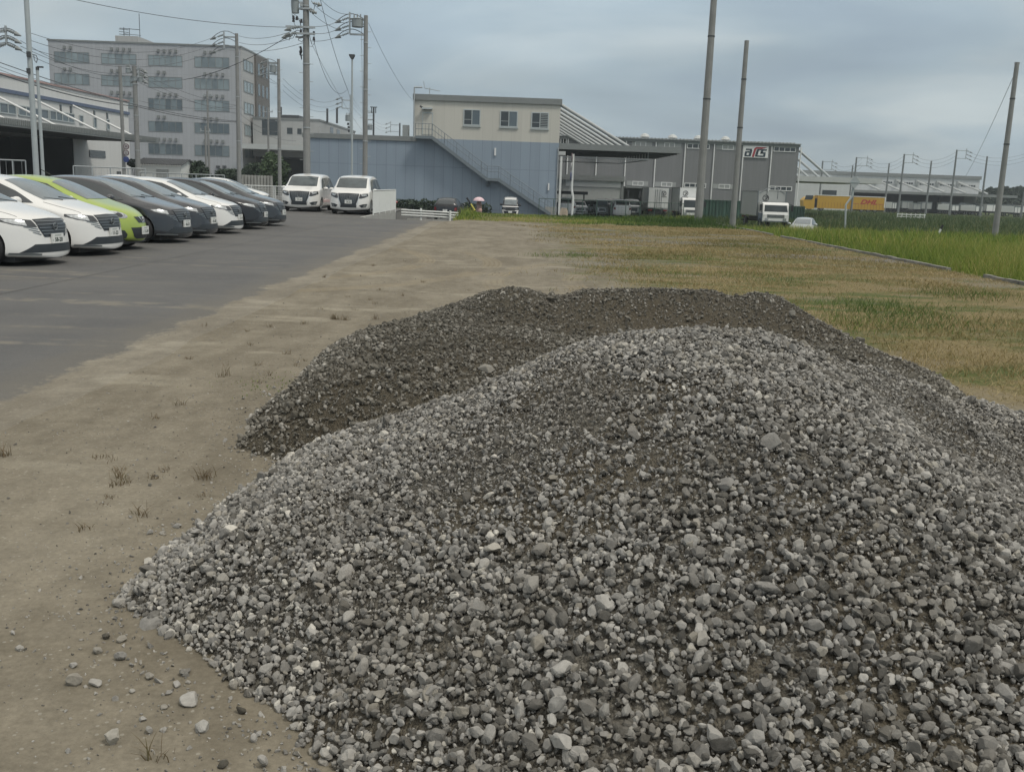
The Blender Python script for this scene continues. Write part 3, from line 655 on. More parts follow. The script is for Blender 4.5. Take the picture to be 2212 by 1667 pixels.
for i, (u, v, h0, cnt) in enumerate(WEEDS):
    p = gr(u, v); r = np.random.default_rng(900 + i); x = r.normal(0, .022, cnt); y = r.normal(0, .022, cnt)
    V, F, A = blades(x, y, np.zeros(cnt), h0 * .72 * r.uniform(.4, 1.2, cnt), np.full(cnt, .0035), r.uniform(.3, 1.2, cnt), r, np.clip(r.normal(.45, .3, cnt), 0, 1))
    o = np_mesh('weed_tuft', V, F, M['weed_dry'], attrs={'rnd': ('FACE', A)}); o.location = (p.x, p.y, float(H_ground(p.x, p.y)))
    tag(o, 'sparse dry weed tuft standing on the bare sandy dirt', 'weed', 'dry weed tufts on the bare dirt')

# kerb between lot and field
def kerb(y0, y1, label):
    mb = MB(); y = y0
    while y < y1 - .05:
        e = min(y + .597, y1); dx = random.uniform(-.012, .012); dz = random.uniform(-.012, .008)
        mb.box(10.44 + dx, 10.55 + dx, y, e, -.35, .07 + dz); y += .60
    return tag(mb.build('kerb', M['kerb_concrete']), label, 'kerb')
kerb(24.3, 40, 'long weathered concrete kerb between dry lot and tall grass')
kerb(41.5, 54, 'farther stretch of concrete kerb ending by the tall bare poles')
kerb(16, 22.4, 'nearest piece of concrete kerb at the right edge')
# ------------------------------------------------------------------ buildings
SZ = -1.25
panel_mat('blue_panel', (0.235, 0.290, 0.350), 'X', .92, .045, 3.9, .72)
panel_mat('cream_panel', (0.50, 0.49, 0.44), 'X', .92, .03, 0, .86, var=.04)
panel_mat('grey_panel', (0.175, 0.180, 0.185), 'X', .45, .03, 0, .86, var=.05)
panel_mat('tower_panel', (0.35, 0.365, 0.385), 'X', .62, .05, 3.75, .84, var=.05)
panel_mat('tower_side', (0.36, 0.36, 0.355), 'Y', 1.2, .05, 3.75, .84, var=.05)
panel_mat('brown_louver', (0.125, 0.112, 0.10), 'Y', .55, .12, 0, .55, var=.15)
panel_mat('white_panel', (0.60, 0.605, 0.59), 'Y', 1.8, .03, 0, .88, var=.03)
panel_mat('white_panel_x', (0.50, 0.52, 0.52), 'X', 2.2, .05, 1.15, .86, var=.03)
panel_mat('beige_panel', (0.34, 0.345, 0.34), 'X', 2.4, .06, 0, .86, var=.03)
mat('tie_grey', (0.34, 0.36, 0.36), .5, .1, var=.1); mat('win_mid', (0.165, 0.205, 0.225), .2, var=.3, scale=.25, spec=.6); mat('fascia', (0.195, 0.21, 0.208), .55, .1, var=.08); mat('soffit', (0.055, 0.062, 0.068), .8, var=.15); mat('dock_shade', (0.022, 0.027, 0.032), .85, var=.3, scale=.3)  # the near-black dock colour has the shade inside the loading bays painted in
mat('shutter', (0.42, 0.44, 0.43), .55, var=.06); mat('stair', (0.155, 0.185, 0.205), .6, .1, var=.08); mat('blind', (0.30, 0.33, 0.33), .5, var=.05)
mat('red_trim', (0.40, 0.27, 0.25), .6, var=.1); mat('blue_trim', (0.10, 0.13, 0.20), .6, var=.1); mat('sign_white', (0.68, 0.69, 0.68), .4, var=.04)
mat('sign_dark', (0.025, 0.04, 0.055), .5, var=0); mat('sign_red', (0.30, 0.035, 0.05), .5, var=0); mat('roof_sheet', (0.30, 0.32, 0.32), .6, .1, var=.1)
mat('win_tower', (0.22, 0.27, 0.29), .2, var=.35, scale=.25, spec=.6); mat('panel_light', (0.30, 0.315, 0.31), .5, var=.05)

def rect_at(u0, u1, v0, v1, Y):
    """world x0,x1,z0,z1 on a wall facing the camera at depth Y from its corners in the photo"""
    a = at(u0, (v0 + v1) / 2, Y); b = at(u1, (v0 + v1) / 2, Y); um = (u0 + u1) / 2
    return a.x, b.x, at(um, v1, Y).z, at(um, v0, Y).z
def window(parent, x0, x1, z0, z1, Y, panes=2, fm='frame_alu', gm='glass_win', fw=.07, proud=.06, name='window', mats=None):
    f = MB(); f.box(x0, x1, Y - proud, Y + .02, z1 - fw, z1); f.box(x0, x1, Y - proud, Y + .02, z0, z0 + fw)
    f.box(x0, x0 + fw, Y - proud, Y + .02, z0 + fw, z1 - fw); f.box(x1 - fw, x1, Y - proud, Y + .02, z0 + fw, z1 - fw)
    n = panes
    for k in range(1, n):
        xm = x0 + (x1 - x0) * k / n; f.box(xm - fw * .4, xm + fw * .4, Y - proud, Y + .02, z0 + fw, z1 - fw)
    o = f.build(name, M[fm], parent)
    for k in range(n):
        xa = x0 + (x1 - x0) * k / n + fw * .45; xb = x0 + (x1 - x0) * (k + 1) / n - fw * .45
        g = MB(); g.box(xa, xb, Y - .025, Y - .008, z0 + fw * .9, z1 - fw * .9)
        if mats: gm = mats[k]
        pn = g.build('pane', M[gm], o)
    return o
def bx(x0, x1, y0, y1, z0, z1): return MB().box(min(x0,x1), max(x0,x1), y0, y1, z0, z1)

# --- blue and cream warehouse office with outside stair
def blue_building():
    Y = 98.0; a = at(895, 206, Y); b = at(1212, 213, Y); xl, xr, zt = a.x, b.x, a.z; zr = at(760, 293, Y).z; xll = at(655, 290, Y).x; zm = at(1060, 304, Y).z
    t = thing('office_warehouse', 'blue lower and cream upper clad warehouse office with an outside stair', 'building', (0, Y, SZ))
    bx(xll, xl, Y, Y + 42, SZ, zr).build('wall', M['blue_panel'], t)
    bx(xl, xr, Y, Y + 42, SZ, zm).build('wall', M['blue_panel'], t)
    bx(xl, xr, Y + .003, Y + 42, zm, zt - .4).build('upper_wall', M['cream_panel'], t)
    bx(xl - .12, xr + .12, Y - .18, Y + 42.1, zt - .42, zt + .12).build('roof_fascia', M['fascia'], t)
    bx(xll - .1, xl + .3, Y - .14, Y + 42.1, zr - .34, zr + .1).build('lower_fascia', M['fascia'], t)
    for (u0, u1, v0, v1, m2) in ((1001, 1038, 236.5, 271.5, 'blind'), (1080, 1118.5, 239.5, 275, 'blind'), (1147.5, 1185.5, 243, 278, 'blind')):
        x0, x1, z0, z1 = rect_at(u0, u1, v0, v1, Y); wn = window(t, x0, x1, z0, z1, Y, 2, mats=['glass_dark', 'glass_win' if u0 < 1140 else 'glass_dark'], fw=.09)
        rl = MB(); rl.box(x0 + .1, (x0 + x1) / 2, Y - .05, Y - .03, z0 + .52, z0 + .57)
        if u0 > 1140:
            for k in range(9): rl.box((x0 + x1) / 2 + .06, x1 - .1, Y - .05, Y - .03, z0 + .16 + k * .16, z0 + .22 + k * .16)
        rl.build('blind', M['blind'], wn)
        bx(x0 - .05, x1 + .05, Y - .12, Y, z0 - .12, z0 - .03).build('sill', M['frame_alu'], wn)
    for (u0, u1, v0, v1) in ((1068, 1071.5, 320, 336.5), (1183.5, 1186.5, 396, 411.5)):
        x0, x1, z0, z1 = rect_at(u0, u1, v0, v1, Y); bx(x0, x1, Y - .14, Y, z0, z1).build('wall_light', M['sign_white'], t)
    x0, x1, z0, z1 = rect_at(914, 933.5, 245, 291, Y); d = bx(x0, x1, Y - .05, Y + .01, z0, z1).build('door', M['cream_panel'], t)
    fr = MB(); fr.box(x0 - .08, x1 + .08, Y - .08, Y, z1, z1 + .08); fr.box(x1, x1 + .07, Y - .08, Y, z0, z1); fr.box(x0 - .07, x0, Y - .08, Y, z0, z1); fr.build('frame', M['frame_alu'], d)
    bx(x0 - .1, x1, Y - .5, Y, z1 + .35, z1 + .5).build('door_canopy', M['frame_alu'], t)
    MB().cyl((x0 - .25, Y - .5, z1 + .6), (x0 + .15, Y - .2, z1 + .35), .09).build('floodlight', M['dark_metal'], t)
    # plinth on the right
    x0, x1, z0, z1 = rect_at(1176, 1206, 447, 470, Y); bx(x0, xr + .03, Y - .1, Y, SZ, z1).build('plinth', M['concrete'], t)
    # left end: pipe and corner post with lamp
    px_ = at(895, 200, Y - .3).x; zt2 = at(895, 189.5, Y).z
    MB().cyl((px_, Y - .3, zr), (px_, Y - .3, zt2), .07).cyl((px_, Y - .3, zt2), (px_ + .75, Y - .3, zt2 + .02), .07).build('corner_lamp', M['galv'], t)
    pp = MB()
    for k in range(6): pp.cyl((xll + .15, Y - .1, SZ), (xll + .15, Y - .1, zr - .3), .06) if k == 0 else None
    pp.cyl((xr - .06, Y - .09, SZ), (xr - .06, Y - .09, zm - .4), .05); pp.build('downpipe', M['galv'], t)
    for (xo, zo) in ((.2, 0), ):
        q = at(928, 200, Y + 3); an = MB(); an.cyl((q.x, Y + 3, zt), (q.x, Y + 3, zt + 1.0), .04).cyl((q.x - .5, Y + 3, zt + .95), (q.x + 1.0, Y + 3, zt + .72), .035)
        for k in range(6): an.cyl((q.x - .4 + k * .26, Y + 2.6, zt + .93 - k * .04), (q.x - .4 + k * .26, Y + 3.4, zt + .93 - k * .04), .02)
        an.cyl((q.x - .5, Y + 3, zt + .95), (q.x - .6, Y + 3, zt + 1.6), .03); an.build('roof_antenna', M['galv'], t)
    x0, x1, z0, z1 = rect_at(871.5, 884.5, 271.5, 287, Y + 2)
    o = MB(); o.box(x0, x1, Y + 1.2, Y + 2, zr + .15, z1).box(x0 - .3, x1 + .6, Y + 1.1, Y + 2.2, zr + .08, zr + .16); o.build('air_conditioner', M['shutter'], t)
    # stair: two flights and two landings along the wall
    st = MB(); P0 = at(898, 294, Y - .9); P1 = at(934, 294, Y - .9); P2 = at(1052.5, 384.5, Y - .9); P3 = at(1077, 386, Y - .9); P4 = at(1189, 463, Y - .9)
    z01 = (P0.z + P1.z) / 2; z23 = (P2.z + P3.z) / 2; ya, yb = Y - 1.25, Y - .05
    st.box(P0.x, P1.x, ya, yb, z01 - .26, z01); st.box(P2.x, P3.x, ya, yb, z23 - .26, z23)
    for (A, za, B, zb_) in ((P1.x, z01 - .13, P2.x, z23 - .13), (P3.x, z23 - .13, P4.x, P4.z)):
        for yy in (ya, yb - .08): st.add(*prism_strip(A, za, B, zb_, yy, yy + .08, .34))
        n = int(abs(za - zb_) / .19)
        for k in range(n):
            f = (k + .5) / n; x = A + (B - A) * f; z = za + (zb_ - za) * f; st.box(x - .16, x + .16, ya + .08, yb - .08, z + .0, z + .04)
    st.cyl((P2.x + .05, Y - .3, z23 - .75), (P2.x + .05, Y - .1, z23 - .2), .16)
    s_o = st.build('stair', M['stair'], t)
    rl = MB(); hh = 1.12
    pts = [(P0.x, z01), (P1.x, z01), (P2.x, z23), (P3.x, z23), (P4.x, P4.z)]
    for lvl in (hh, .62): rl.tube([(x, ya + .04, z + lvl) for x, z in pts], .028, 5)
    for (x0_, z0_), (x1_, z1_) in zip(pts[:-1], pts[1:]):
        n = max(1, int(abs(x1_ - x0_) / .28))
        for k in range(n + 1):
            f = k / n; x = x0_ + (x1_ - x0_) * f; z = z0_ + (z1_ - z0_) * f; rl.cyl((x, ya + .04, z - .05), (x, ya + .04, z + hh), .03 if k % 4 == 0 else .012, n=4)
    rl.build('handrail', M['stair'], s_o)
    # dock canopy on the right hung from inclined tubes
    c0 = at(1209, 314, Y); c1 = at(1473, 316, Y); zc1 = at(1340, 314, Y).z; zc0 = at(1340, 327, Y).z; yb2 = 116
    cn = bx(xr + .02, c1.x - .05, Y + .25, yb2, zc0 + .12, zc0 + .24).build('canopy', M['soffit'], t)
    fs = MB(); fs.box(xr + .02, c1.x, Y, Y + .22, zc0, zc1).box(c1.x - .2, c1.x, Y + .22, yb2, zc0, zc1); fs.build('canopy_fascia', M['fascia'], cn)
    rb = MB()
    for k in range(8): yk = Y + 1.2 + k * 2.1; rb.box(xr + .05, c1.x - .25, yk, yk + .16, zc0 - .12, zc0 + .115)
    rb.build('canopy_rib', M['soffit'], cn)
    cnt = 0
    for k in range(10):
        yk = Y + .8 + k * 4.4
        if yk > 141: break
        s_ = MB(); s_.cyl((xr, yk, at(1215, 225, Y).z), (xr + 6.75, yk, zc1 - .1), .165, n=12); s_.build('tie_rod', M['tie_grey'], t)
    fr = MB(); q0 = at(1212, 338, Y - 1); q1 = at(1404, 340, Y - 1)
    fr.tube([(xr + .2, Y + .5, q0.z), (q1.x, Y + .5, q0.z - .02), (q1.x - 1, Y + 18, q0.z - .02)], .05); fr.tube([(xr + .2, Y + 18, q0.z), (q1.x - 1, Y + 18, q0.z)], .05)
    for k in range(12): fr.cyl((q1.x - k * .09, Y + .5 + k * 1.6, q0.z), (q1.x - k * .09, Y + .5 + k * 1.6, zc0), .03)
    fr.build('canopy_rail', M['galv'], cn)
    return t
def prism_strip(xa, za, xb, zb_, y0, y1, h):
    vs = [(xa, y0, za + h/2), (xb, y0, zb_ + h/2), (xb, y0, zb_ - h/2), (xa, y0, za - h/2)]; vs += [(x, y1, z) for x, y, z in vs]
    return vs, [(0,1,2,3),(7,6,5,4),(0,4,5,1),(1,5,6,2),(2,6,7,3),(3,7,4,0)]
blue_building()

# --- long grey warehouse with the sign
def grey_warehouse():
    Y = 130.0; b = at(1727, 311, Y); xr, zt = b.x, b.z; xl = at(1180, 300, Y).x - 6
    t = thing('grey_warehouse', 'long dark grey ribbed warehouse carrying a white company sign', 'building', (xl, Y, SZ))
    bx(xl, xr, Y, Y + 45, SZ, zt - .1).build('wall', M['grey_panel'], t)
    rf = MB(); n = int((xr - xl) / .45)
    for k in range(n): x = xl + k * .45; rf.cyl((x, Y - .45, zt + .02), (x, Y + 44, zt + .9), .09, n=5)
    rf.box(xl, xr + .15, Y - .4, Y + .1, zt - .12, zt - .02)
    rfo = rf.build('roof', M['roof_sheet'], t)
    g = MB(); g.box(xl, xr + .12, Y - .2, Y - .02, zt - .42, zt - .14); g.build('gutter', M['fascia'], t)
    for u in (1224, 1286.5, 1349, 1413, 1476, 1538.5, 1601, 1662, 1725):
        x = at(u, 380, Y).x; MB().cyl((x, Y - .09, SZ + .5), (x, Y - .09, zt - .4), .085, n=6).build('downpipe', M['sign_white'], t)
    for u in (1393, 1453, 1509, 1567.5):
        q = at(u, 297, Y + 9); v_ = MB(); v_.cyl((q.x, Y + 9, zt + .2), (q.x, Y + 9, zt + .62), .42, .42, 12).cyl((q.x, Y + 9, zt + .62), (q.x, Y + 9, zt + .95), .72, .45, 12).cyl((q.x, Y + 9, zt + .95), (q.x, Y + 9, zt + 1.1), .45, .12, 12)
        v_.build('roof_vent', M['shutter'], rfo)
    zu0, zu1 = at(1695, 328.5, Y).z, at(1695, 317.5, Y).z; zl0, zl1 = at(1686, 412.5, Y).z, at(1686, 402.5, Y).z
    def wgroup(u0, u1, vmid, z0, z1, panes, lo=None, hi=None):
        x0, x1 = at(u0, vmid, Y).x, at(u1, vmid, Y).x
        if lo is not None:
            MB().box(at(lo, vmid, Y).x, at(hi, vmid, Y).x, Y - .03, Y - .002, z0, z1).build('window_band', M['panel_light'], t)
        window(t, x0, x1, z0, z1, Y, panes, fm='sign_white', gm='glass_dark', fw=.09, proud=.07)
    wgroup(1671, 1719, 323, zu0, zu1, 4); wgroup(1662, 1710.5, 408, zl0, zl1, 4)
    wgroup(1560, 1585, 318, zu0, zu1, 2, 1547, 1592); wgroup(1552, 1577, 404, zl0, zl1, 2, 1540, 1585)
    wgroup(1484, 1533, 314, zu0, zu1, 4); wgroup(1478, 1525, 401, zl0, zl1, 4)
    wgroup(1435, 1458, 311, zu0, zu1, 2, 1421, 1472); wgroup(1428, 1452, 398, zl0, zl1, 2, 1415, 1460)
    wgroup(1372, 1396, 308, zu0, zu1, 2, 1365, 1409); wgroup(1366, 1390, 396, zl0, zl1, 2, 1354, 1400)
    wgroup(1211, 1224, 302, zu0 - .1, zu1 + .1, 2)
    # sign board
    x0, x1, z0, z1 = rect_at(1606, 1659, 315.5, 341, Y); x0 = at(1606, 328, Y).x
    sb = bx(x0, x1, Y - .16, Y - .09, z0, z1).build('sign_board', M['sign_white'], t)
    W, Hh = x1 - x0, z1 - z0
    def pl(pts, m, nm):
        mb = MB(); mb.prism([(x0 + p[0] * W, z0 + p[1] * Hh) for p in pts], 'y', Y - .19, Y - .162); return mb
    a = MB(); r_ = MB()
    def st(mb, *pts):
        q = pl(pts, None, None); mb.add(q.v, q.f)
    # a
    st(a, (.09,.74), (.34,.74), (.32,.62), (.075,.62)); st(a, (.25,.62), (.35,.62), (.295,.10), (.20,.10)); st(a, (.05,.42), (.235,.42), (.225,.52), (.07,.52)); st(a, (.04,.10), (.20,.10), (.21,.20), (.05,.20)); st(a, (.035,.20), (.115,.20), (.14,.42), (.05,.42))
    # red r with the long bar
    st(r_, (.345,.06), (.43,.06), (.50,.72), (.42,.78)); st(r_, (.42,.78), (.50,.72), (.55,.76), (.74,.76), (.95,.90), (.50,.90))
    # second r
    st(a, (.47,.10), (.565,.10), (.61,.58), (.52,.66)); st(a, (.52,.66), (.61,.58), (.645,.66), (.70,.66), (.69,.56), (.71,.74), (.56,.74))
    # s
    st(a, (.71,.74), (.945,.74), (.93,.62), (.715,.62)); st(a, (.68,.40), (.77,.40), (.80,.62), (.70,.62)); st(a, (.68,.36), (.89,.36), (.90,.48), (.685,.48)); st(a, (.80,.19), (.885,.19), (.90,.36), (.82,.36)); st(a, (.55,.09), (.88,.09), (.885,.20), (.58,.20))
    a.build('lettering', M['sign_dark'], sb); r_.build('red_letter', M['sign_red'], sb)
    # struts and canopy on the right
    cz1, cz0 = at(1728, 380, Y).z, at(1728, 391.5, Y).z; xo = xr + 11
    bx(xr + .1, xo, Y + .2, Y + 19, cz0, cz1).build('canopy', M['shutter'], t)
    for k in range(4):
        yk = Y + .8 + 4.6 * k; MB().cyl((xr, yk, zt - .6), (xr + 4.4, yk, cz1), .17, n=8).build('tie_rod', M['galv'], t)
    # low annex with shutter, in front of the left part
    Ya = 122.0; xa0, xa1 = at(1200, 400, Ya).x, at(1348, 400, Ya).x; za = at(1280, 380, Ya).z
    an = bx(xa0, xa1 - .3, Ya, Y - .01, SZ, za - .55).build('annex', M['shutter'], t)
    bx(xa0 - .1, xa1, Ya - .5, Y - .02, za - .55, za + .05).build('annex_roof', M['fascia'], an)
    x0, x1, z0, z1 = rect_at(1222, 1341, 390, 404, Ya); bx(x0, x1, Ya - .12, Ya, z0, z1).build('shutter_box', M['sign_white'], an)
    sh = MB()
    for k in range(24): zz = SZ + .05 + k * .155; sh.box(x0 + .3, x1 - .3, Ya - .06, Ya - .002, zz, zz + .14) if zz + .15 < z0 else None
    sh.build('roller_shutter', M['shutter'], an)
    for xx in (x0 - .6, x1 + .1): MB().box(xx, xx + .25, Ya - .15, Ya - .001, SZ, z1).build('post', M['fascia'], an)
    # lean-to shelter to its right
    Yb = 125.0; x0, x1, z0, z1 = rect_at(1350, 1462, 402, 406, Yb)
    ln = bx(x0 + 2.5, x1 - .8, Yb + 1.5, Y - .02, SZ, z0 - .2).build('lean_to', M['panel_light'], t)
    bx(x0, x1, Yb - 1, Y - .03, z0 - .1, z0 + .08).build('lean_to_roof', M['fascia'], ln)
    for k in range(5): xx = x0 + .3 + k * (x1 - x0 - .6) / 4; MB().box(xx, xx + .14, Yb - .8, Yb - .66, SZ, z0 - .1).build('post', M['dark_metal'], ln)
    return t
grey_warehouse()

# --- six-storey grey block on the left
def tower():
    Y = 167.0; xr = at(519, 103, Y).x; zt = at(519, 103, Y).z; xl = at(103, 80, Y).x; Y2 = 184.0
    t = thing('office_block', 'six storey pale grey office block with rooftop antennas', 'building', (xl, Y, SZ))
    bx(xl, xr, Y, Y2, SZ, zt).build('wall', M['tower_panel'], t)
    bx(xr + .002, xr + .12, Y + .01, Y + 8.0, SZ, zt).build('side_wall', M['tower_side'], t)
    bx(xr + .002, xr + .45, Y + 8.05, Y2 + .1, SZ + 3, zt - .1).build('louvre_wall', M['brown_louver'], t)
    bx(xl - .15, xr + .2, Y - .12, Y2, zt, zt + .25).build('parapet', M['fascia'], t)
    x0, x1, z0, z1 = rect_at(254, 303, 80, 90, Y + 6); ph = bx(x0, x1, Y + 5, Y2 - 2, zt + .2, z1).build('penthouse', M['beige_panel'], t)
    def mast(u, v0, v1, r_, nm):
        q = at(u, v0, Y + 7); q2 = at(u, v1, Y + 7); MB().cyl((q2.x, Y + 7, min(q2.z, z1) - .1), (q2.x, Y + 7, q.z), r_).build(nm, M['dark_metal'], t)
    mast(302.5, 30, 88, .05, 'lightning_rod')
    a = MB(); q = at(268, 80, Y + 7); a.cyl((q.x, Y + 7, z1), (q.x, Y + 7, z1 + 1.6), .06)
    for k in range(3): a.cyl((q.x - .8, Y + 7, z1 + .5 + k * .4), (q.x + .8, Y + 7, z1 + .4 + k * .4), .05)
    q = at(280, 80, Y + 7); a.cyl((q.x, Y + 7, z1), (q.x, Y + 7, z1 + 1.5), .05); a.cyl((q.x - 1.6, Y + 7, z1 + 1.45), (q.x + 1.7, Y + 7, z1 + 1.3), .05); a.cyl((q.x - 1.0, Y + 7, z1 + .6), (q.x + 1.9, Y + 7, z1 + .4), .04)
    a.build('rooftop_antenna', M['dark_metal'], t)
    cols = [(117.5, 193.5, 2, 0), (219, 295, 4, 2), (320, 394, 4, 2), (420, 495.5, 2, 4)]
    zrows = []
    for (v0, v1) in ((123.5, 147), (170, 194), (217, 241), (266, 289), (314, 338)): zrows.append((at(458, v1, Y).z, at(458, v0, Y).z))
    hoods = [[2, 4, 4, 2], [2, 2, 2, 4], [0, 4, 4, 4], [0, 0, 2, 3], [0, 0, 4, 4]]
    for c, (u0, u1, _, __) in enumerate(cols):
        for r_, (z0, z1_) in enumerate(zrows):
            if c == 0 and r_ > 1: continue
            if c == 1 and r_ > 2: continue
            vm = 375 - (z0 + 1.25) / 22 * 270; x0, x1 = at(u0, vm, Y).x, at(u1, vm, Y).x
            g = 'win_tower' if (r_ < 3 and not (c == 2 and r_ == 2)) else 'glass_win'
            npn = 5 if (c + r_) % 2 else 6; rw = random.Random(c * 7 + r_); window(t, x0, x1, z0, z1_, Y, npn, fm='fascia', fw=.09, proud=.05, mats=[rw.choice([g, g, g, 'win_mid']) for _ in range(npn)])
            for k in range(hoods[r_][c]):
                xx = x0 + (x1 - x0) * (.28 + .17 * k); h = MB(); h.box(xx, xx + .36, Y - .35, Y, z1_ + .42, z1_ + .9); h.build('vent_hood', M['fascia'], t)
    for (z0, z1_) in zrows:
        f = MB(); y0, y1 = Y + 1.2, Y + 7.0
        xw = xr + .121
        f.box(xw, xw + .03, y0, y1, z0, z1_); w_ = f.build('side_window', M['win_tower'], t)
        g = MB()
        for yy in (y0, (y0 * 2 + y1) / 3, (y0 + 2 * y1) / 3, y1): g.box(xw + .031, xw + .08, yy - .07, yy + .07, z0 - .05, z1_ + .05)
        for zz in (z0, z1_): g.box(xw + .031, xw + .075, y0, y1, zz - .06, zz + .06)
        g.build('frame', M['fascia'], w_)
        for k in range(3):
            ya = Y + 9.0 + k * 2.7; MB().box(xr + .452, xr + .50, ya, ya + 1.3, z0, z1_ + .2).build('louvre_window', M['glass_win'], t)
    # low entrance wing
    x0, x1, z0, z1_ = rect_at(498, 545, 368, 376, Y - 4); bx(x0, x1, Y - 5, Y - .01, z0, z1_).build('entrance_canopy', M['shutter'], t)
    for u in (468, 482):
        x0, x1, z0, z1_ = rect_at(u, u + 7, 358, 363, Y); bx(x0, x1, Y - .4, Y - .001, z0, z1_).build('vent_hood', M['dark_metal'], t)
    return t
tower()

# --- white warehouse at the left with long canopy
def white_warehouse():
    X = -42.7; Ye = 111.5; zt = atx(140, 199, X).z
    zt = 1.65 + (361 - 170) / 2150 * 83
    t = thing('white_warehouse', 'white warehouse with red roof trim and a dark loading canopy', 'building', (X, 90, SZ))
    zb = 1.65 + (361 - 201) / 2150 * 83; z_dock = 4.5
    bx(X - 40, X, 60, Ye, z_dock, zt).build('wall', M['white_panel'], t)
    bx(X - 40, X, 97.5, Ye, SZ, z_dock).build('wall', M['white_panel'], t)
    bx(X - 40, X - 6, 60, 97.5, SZ, z_dock).build('dock_wall', M['dock_shade'], t)
    bx(X - 6, X - .05, 97.3, 97.49, SZ, z_dock).build('dock_side_shade', M['dock_shade'], t)  # added dark sheet hiding the white end face, stands in for shade
    bx(X - 40, X + .12, 60, Ye + .1, zt, zt + .16).build('roof_trim', M['red_trim'], t)
    bx(X + .003, X + .15, 60, Ye, zb - .18, zb + .12).build('blue_band', M['blue_trim'], t)
    zw1, zw0 = 1.65 + (361 - 228) / 2150 * 83, 1.65 + (361 - 248.5) / 2150 * 83
    def xwin(y0, y1, z0, z1, n):
        f = MB(); f.box(X + .002, X + .03, y0, y1, z0, z1); o = f.build('window', M['glass_win'], t)
        g = MB()
        for k in range(n + 1): yy = y0 + (y1 - y0) * k / n; g.box(X + .031, X + .09, yy - .05, yy + .05, z0, z1)
        for zz in (z0, z1): g.box(X + .031, X + .085, y0, y1, zz - .05, zz + .05)
        g.build('frame', M['frame_alu'], o)
    def yy_at(u): return X * FPX / (u - CX) * 1.0
    for (a, b_, n) in ((60, 74.5, 6), (75, 80.8, 4), (81.2, 86.6, 4), (87, 92.5, 4), (92.8, 97.8, 4)): xwin(a, b_, zw0, zw1, n)
    for (u0, u1, z0, z1) in ((178.5, 186, zw0, zw1), (208, 214, zw0 - .2, zw1), (235, 241, zw0 - .2, zw1)): xwin(yy_at(u0), yy_at(u1), z0, z1, 1)
    for u in (139, 160, 209, 236): MB().box(X + .002, X + .06, yy_at(u), yy_at(u + 3.2), zb - 1.15, zb - .35).build('slot_window', M['glass_dark'], t)
    x0y, x1y = yy_at(196), yy_at(230); MB().box(X + .002, X + .06, x0y, x1y, 2.9, 3.6).build('slot_window', M['glass_dark'], t)
    MB().box(X + .002, X + .07, yy_at(253), yy_at(261), SZ, 1.6).build('door', M['dark_metal'], t)
    # canopy
    cz = 4.62; xo = -35.8
    bx(X + .002, xo, 60, 100.5, cz - .12, cz).build('canopy', M['soffit'], t)
    f = MB(); f.box(xo - .001, xo + .2, 60, 100.5, cz - .2, cz + .32)
    for k in range(int(40 / .3)): f.box(xo + .2, xo + .26, 60 + k * .3, 60.14 + k * .3, cz - .05, cz + .35)
    f.build('canopy_fascia', M['fascia'], t)
    for k, y0 in enumerate((66, 73.5, 81.5, 89.5, 97.5)):
        s_ = MB(); s_.cyl((X, y0, zb - .2), (xo - .6, y0, cz + .1), .09, n=8); s_.build('tie_rod', M['sign_white'], t)
    for k in range(6):
        MB().box(X - 6.1 + 0, X - 5.95, 62 + k * 6, 62.4 + k * 6, SZ, z_dock).build('pillar', M['concrete'], t)
    return t
white_warehouse()

# --- distant pale buildings between
def back_building():
    Y = 172.0; x0 = at(571.5, 258, Y).x - 2; x1 = at(690, 258, Y).x; zt = at(640, 260, Y).z
    t = thing('distant_factory', 'pale factory building behind the poles with a dark loading bay', 'building', (x0, Y, SZ))
    bx(x0, x1, Y, Y + 37, SZ + 6.2, zt).build('wall', M['beige_panel'], t)
    bx(x0, x1, Y + 6, Y + 37, SZ, SZ + 6.2).build('dock_wall', M['dock_shade'], t)
    bx(x0, x1 + .1, Y - .1, Y + 37.1, zt, zt + .3).build('parapet', M['fascia'], t)
    q = at(573, 319, Y - 6); bx(x0, x1 + 1, Y - 7, Y - .01, q.z - .3, q.z + .5).build('canopy', M['shutter'], t)
    for (u, v, w_, h) in ((626, 283, .45, .5), (647, 284, .35, .45), (583, 275, 1.3, 1.3), (709, 281, .8, .5), (722, 282, .8, .5)):
        q = at(u, v, Y) if u < 690 else at(u, v, Y + 10); yy = Y
        if u > 690: MB().box(x1 + .001, x1 + .05, Y + (u - 690) * .5, Y + (u - 690) * .5 + 3, q.z - h, q.z + h).build('window', M['glass_dark'], t)
        else: MB().box(q.x - w_, q.x + w_, Y - .06, Y - .001, q.z - h, q.z + h).build('window', M['glass_dark'], t)
    x0_, x1_, z0, z1 = rect_at(612, 648, 251, 256.5, Y + 4); bx(x0_, x1_, Y + 3, Y + 12, zt + .3, z1 + .1).build('roof_unit', M['dark_metal'], t)
    for u in (607, 707, 728):
        q = at(u, 256, Y + 5); MB().cyl((q.x, Y + 5, zt), (q.x, Y + 5, zt + 2.4), .18).build('roof_mast', M['dark_metal'], t)
    return t
back_building()
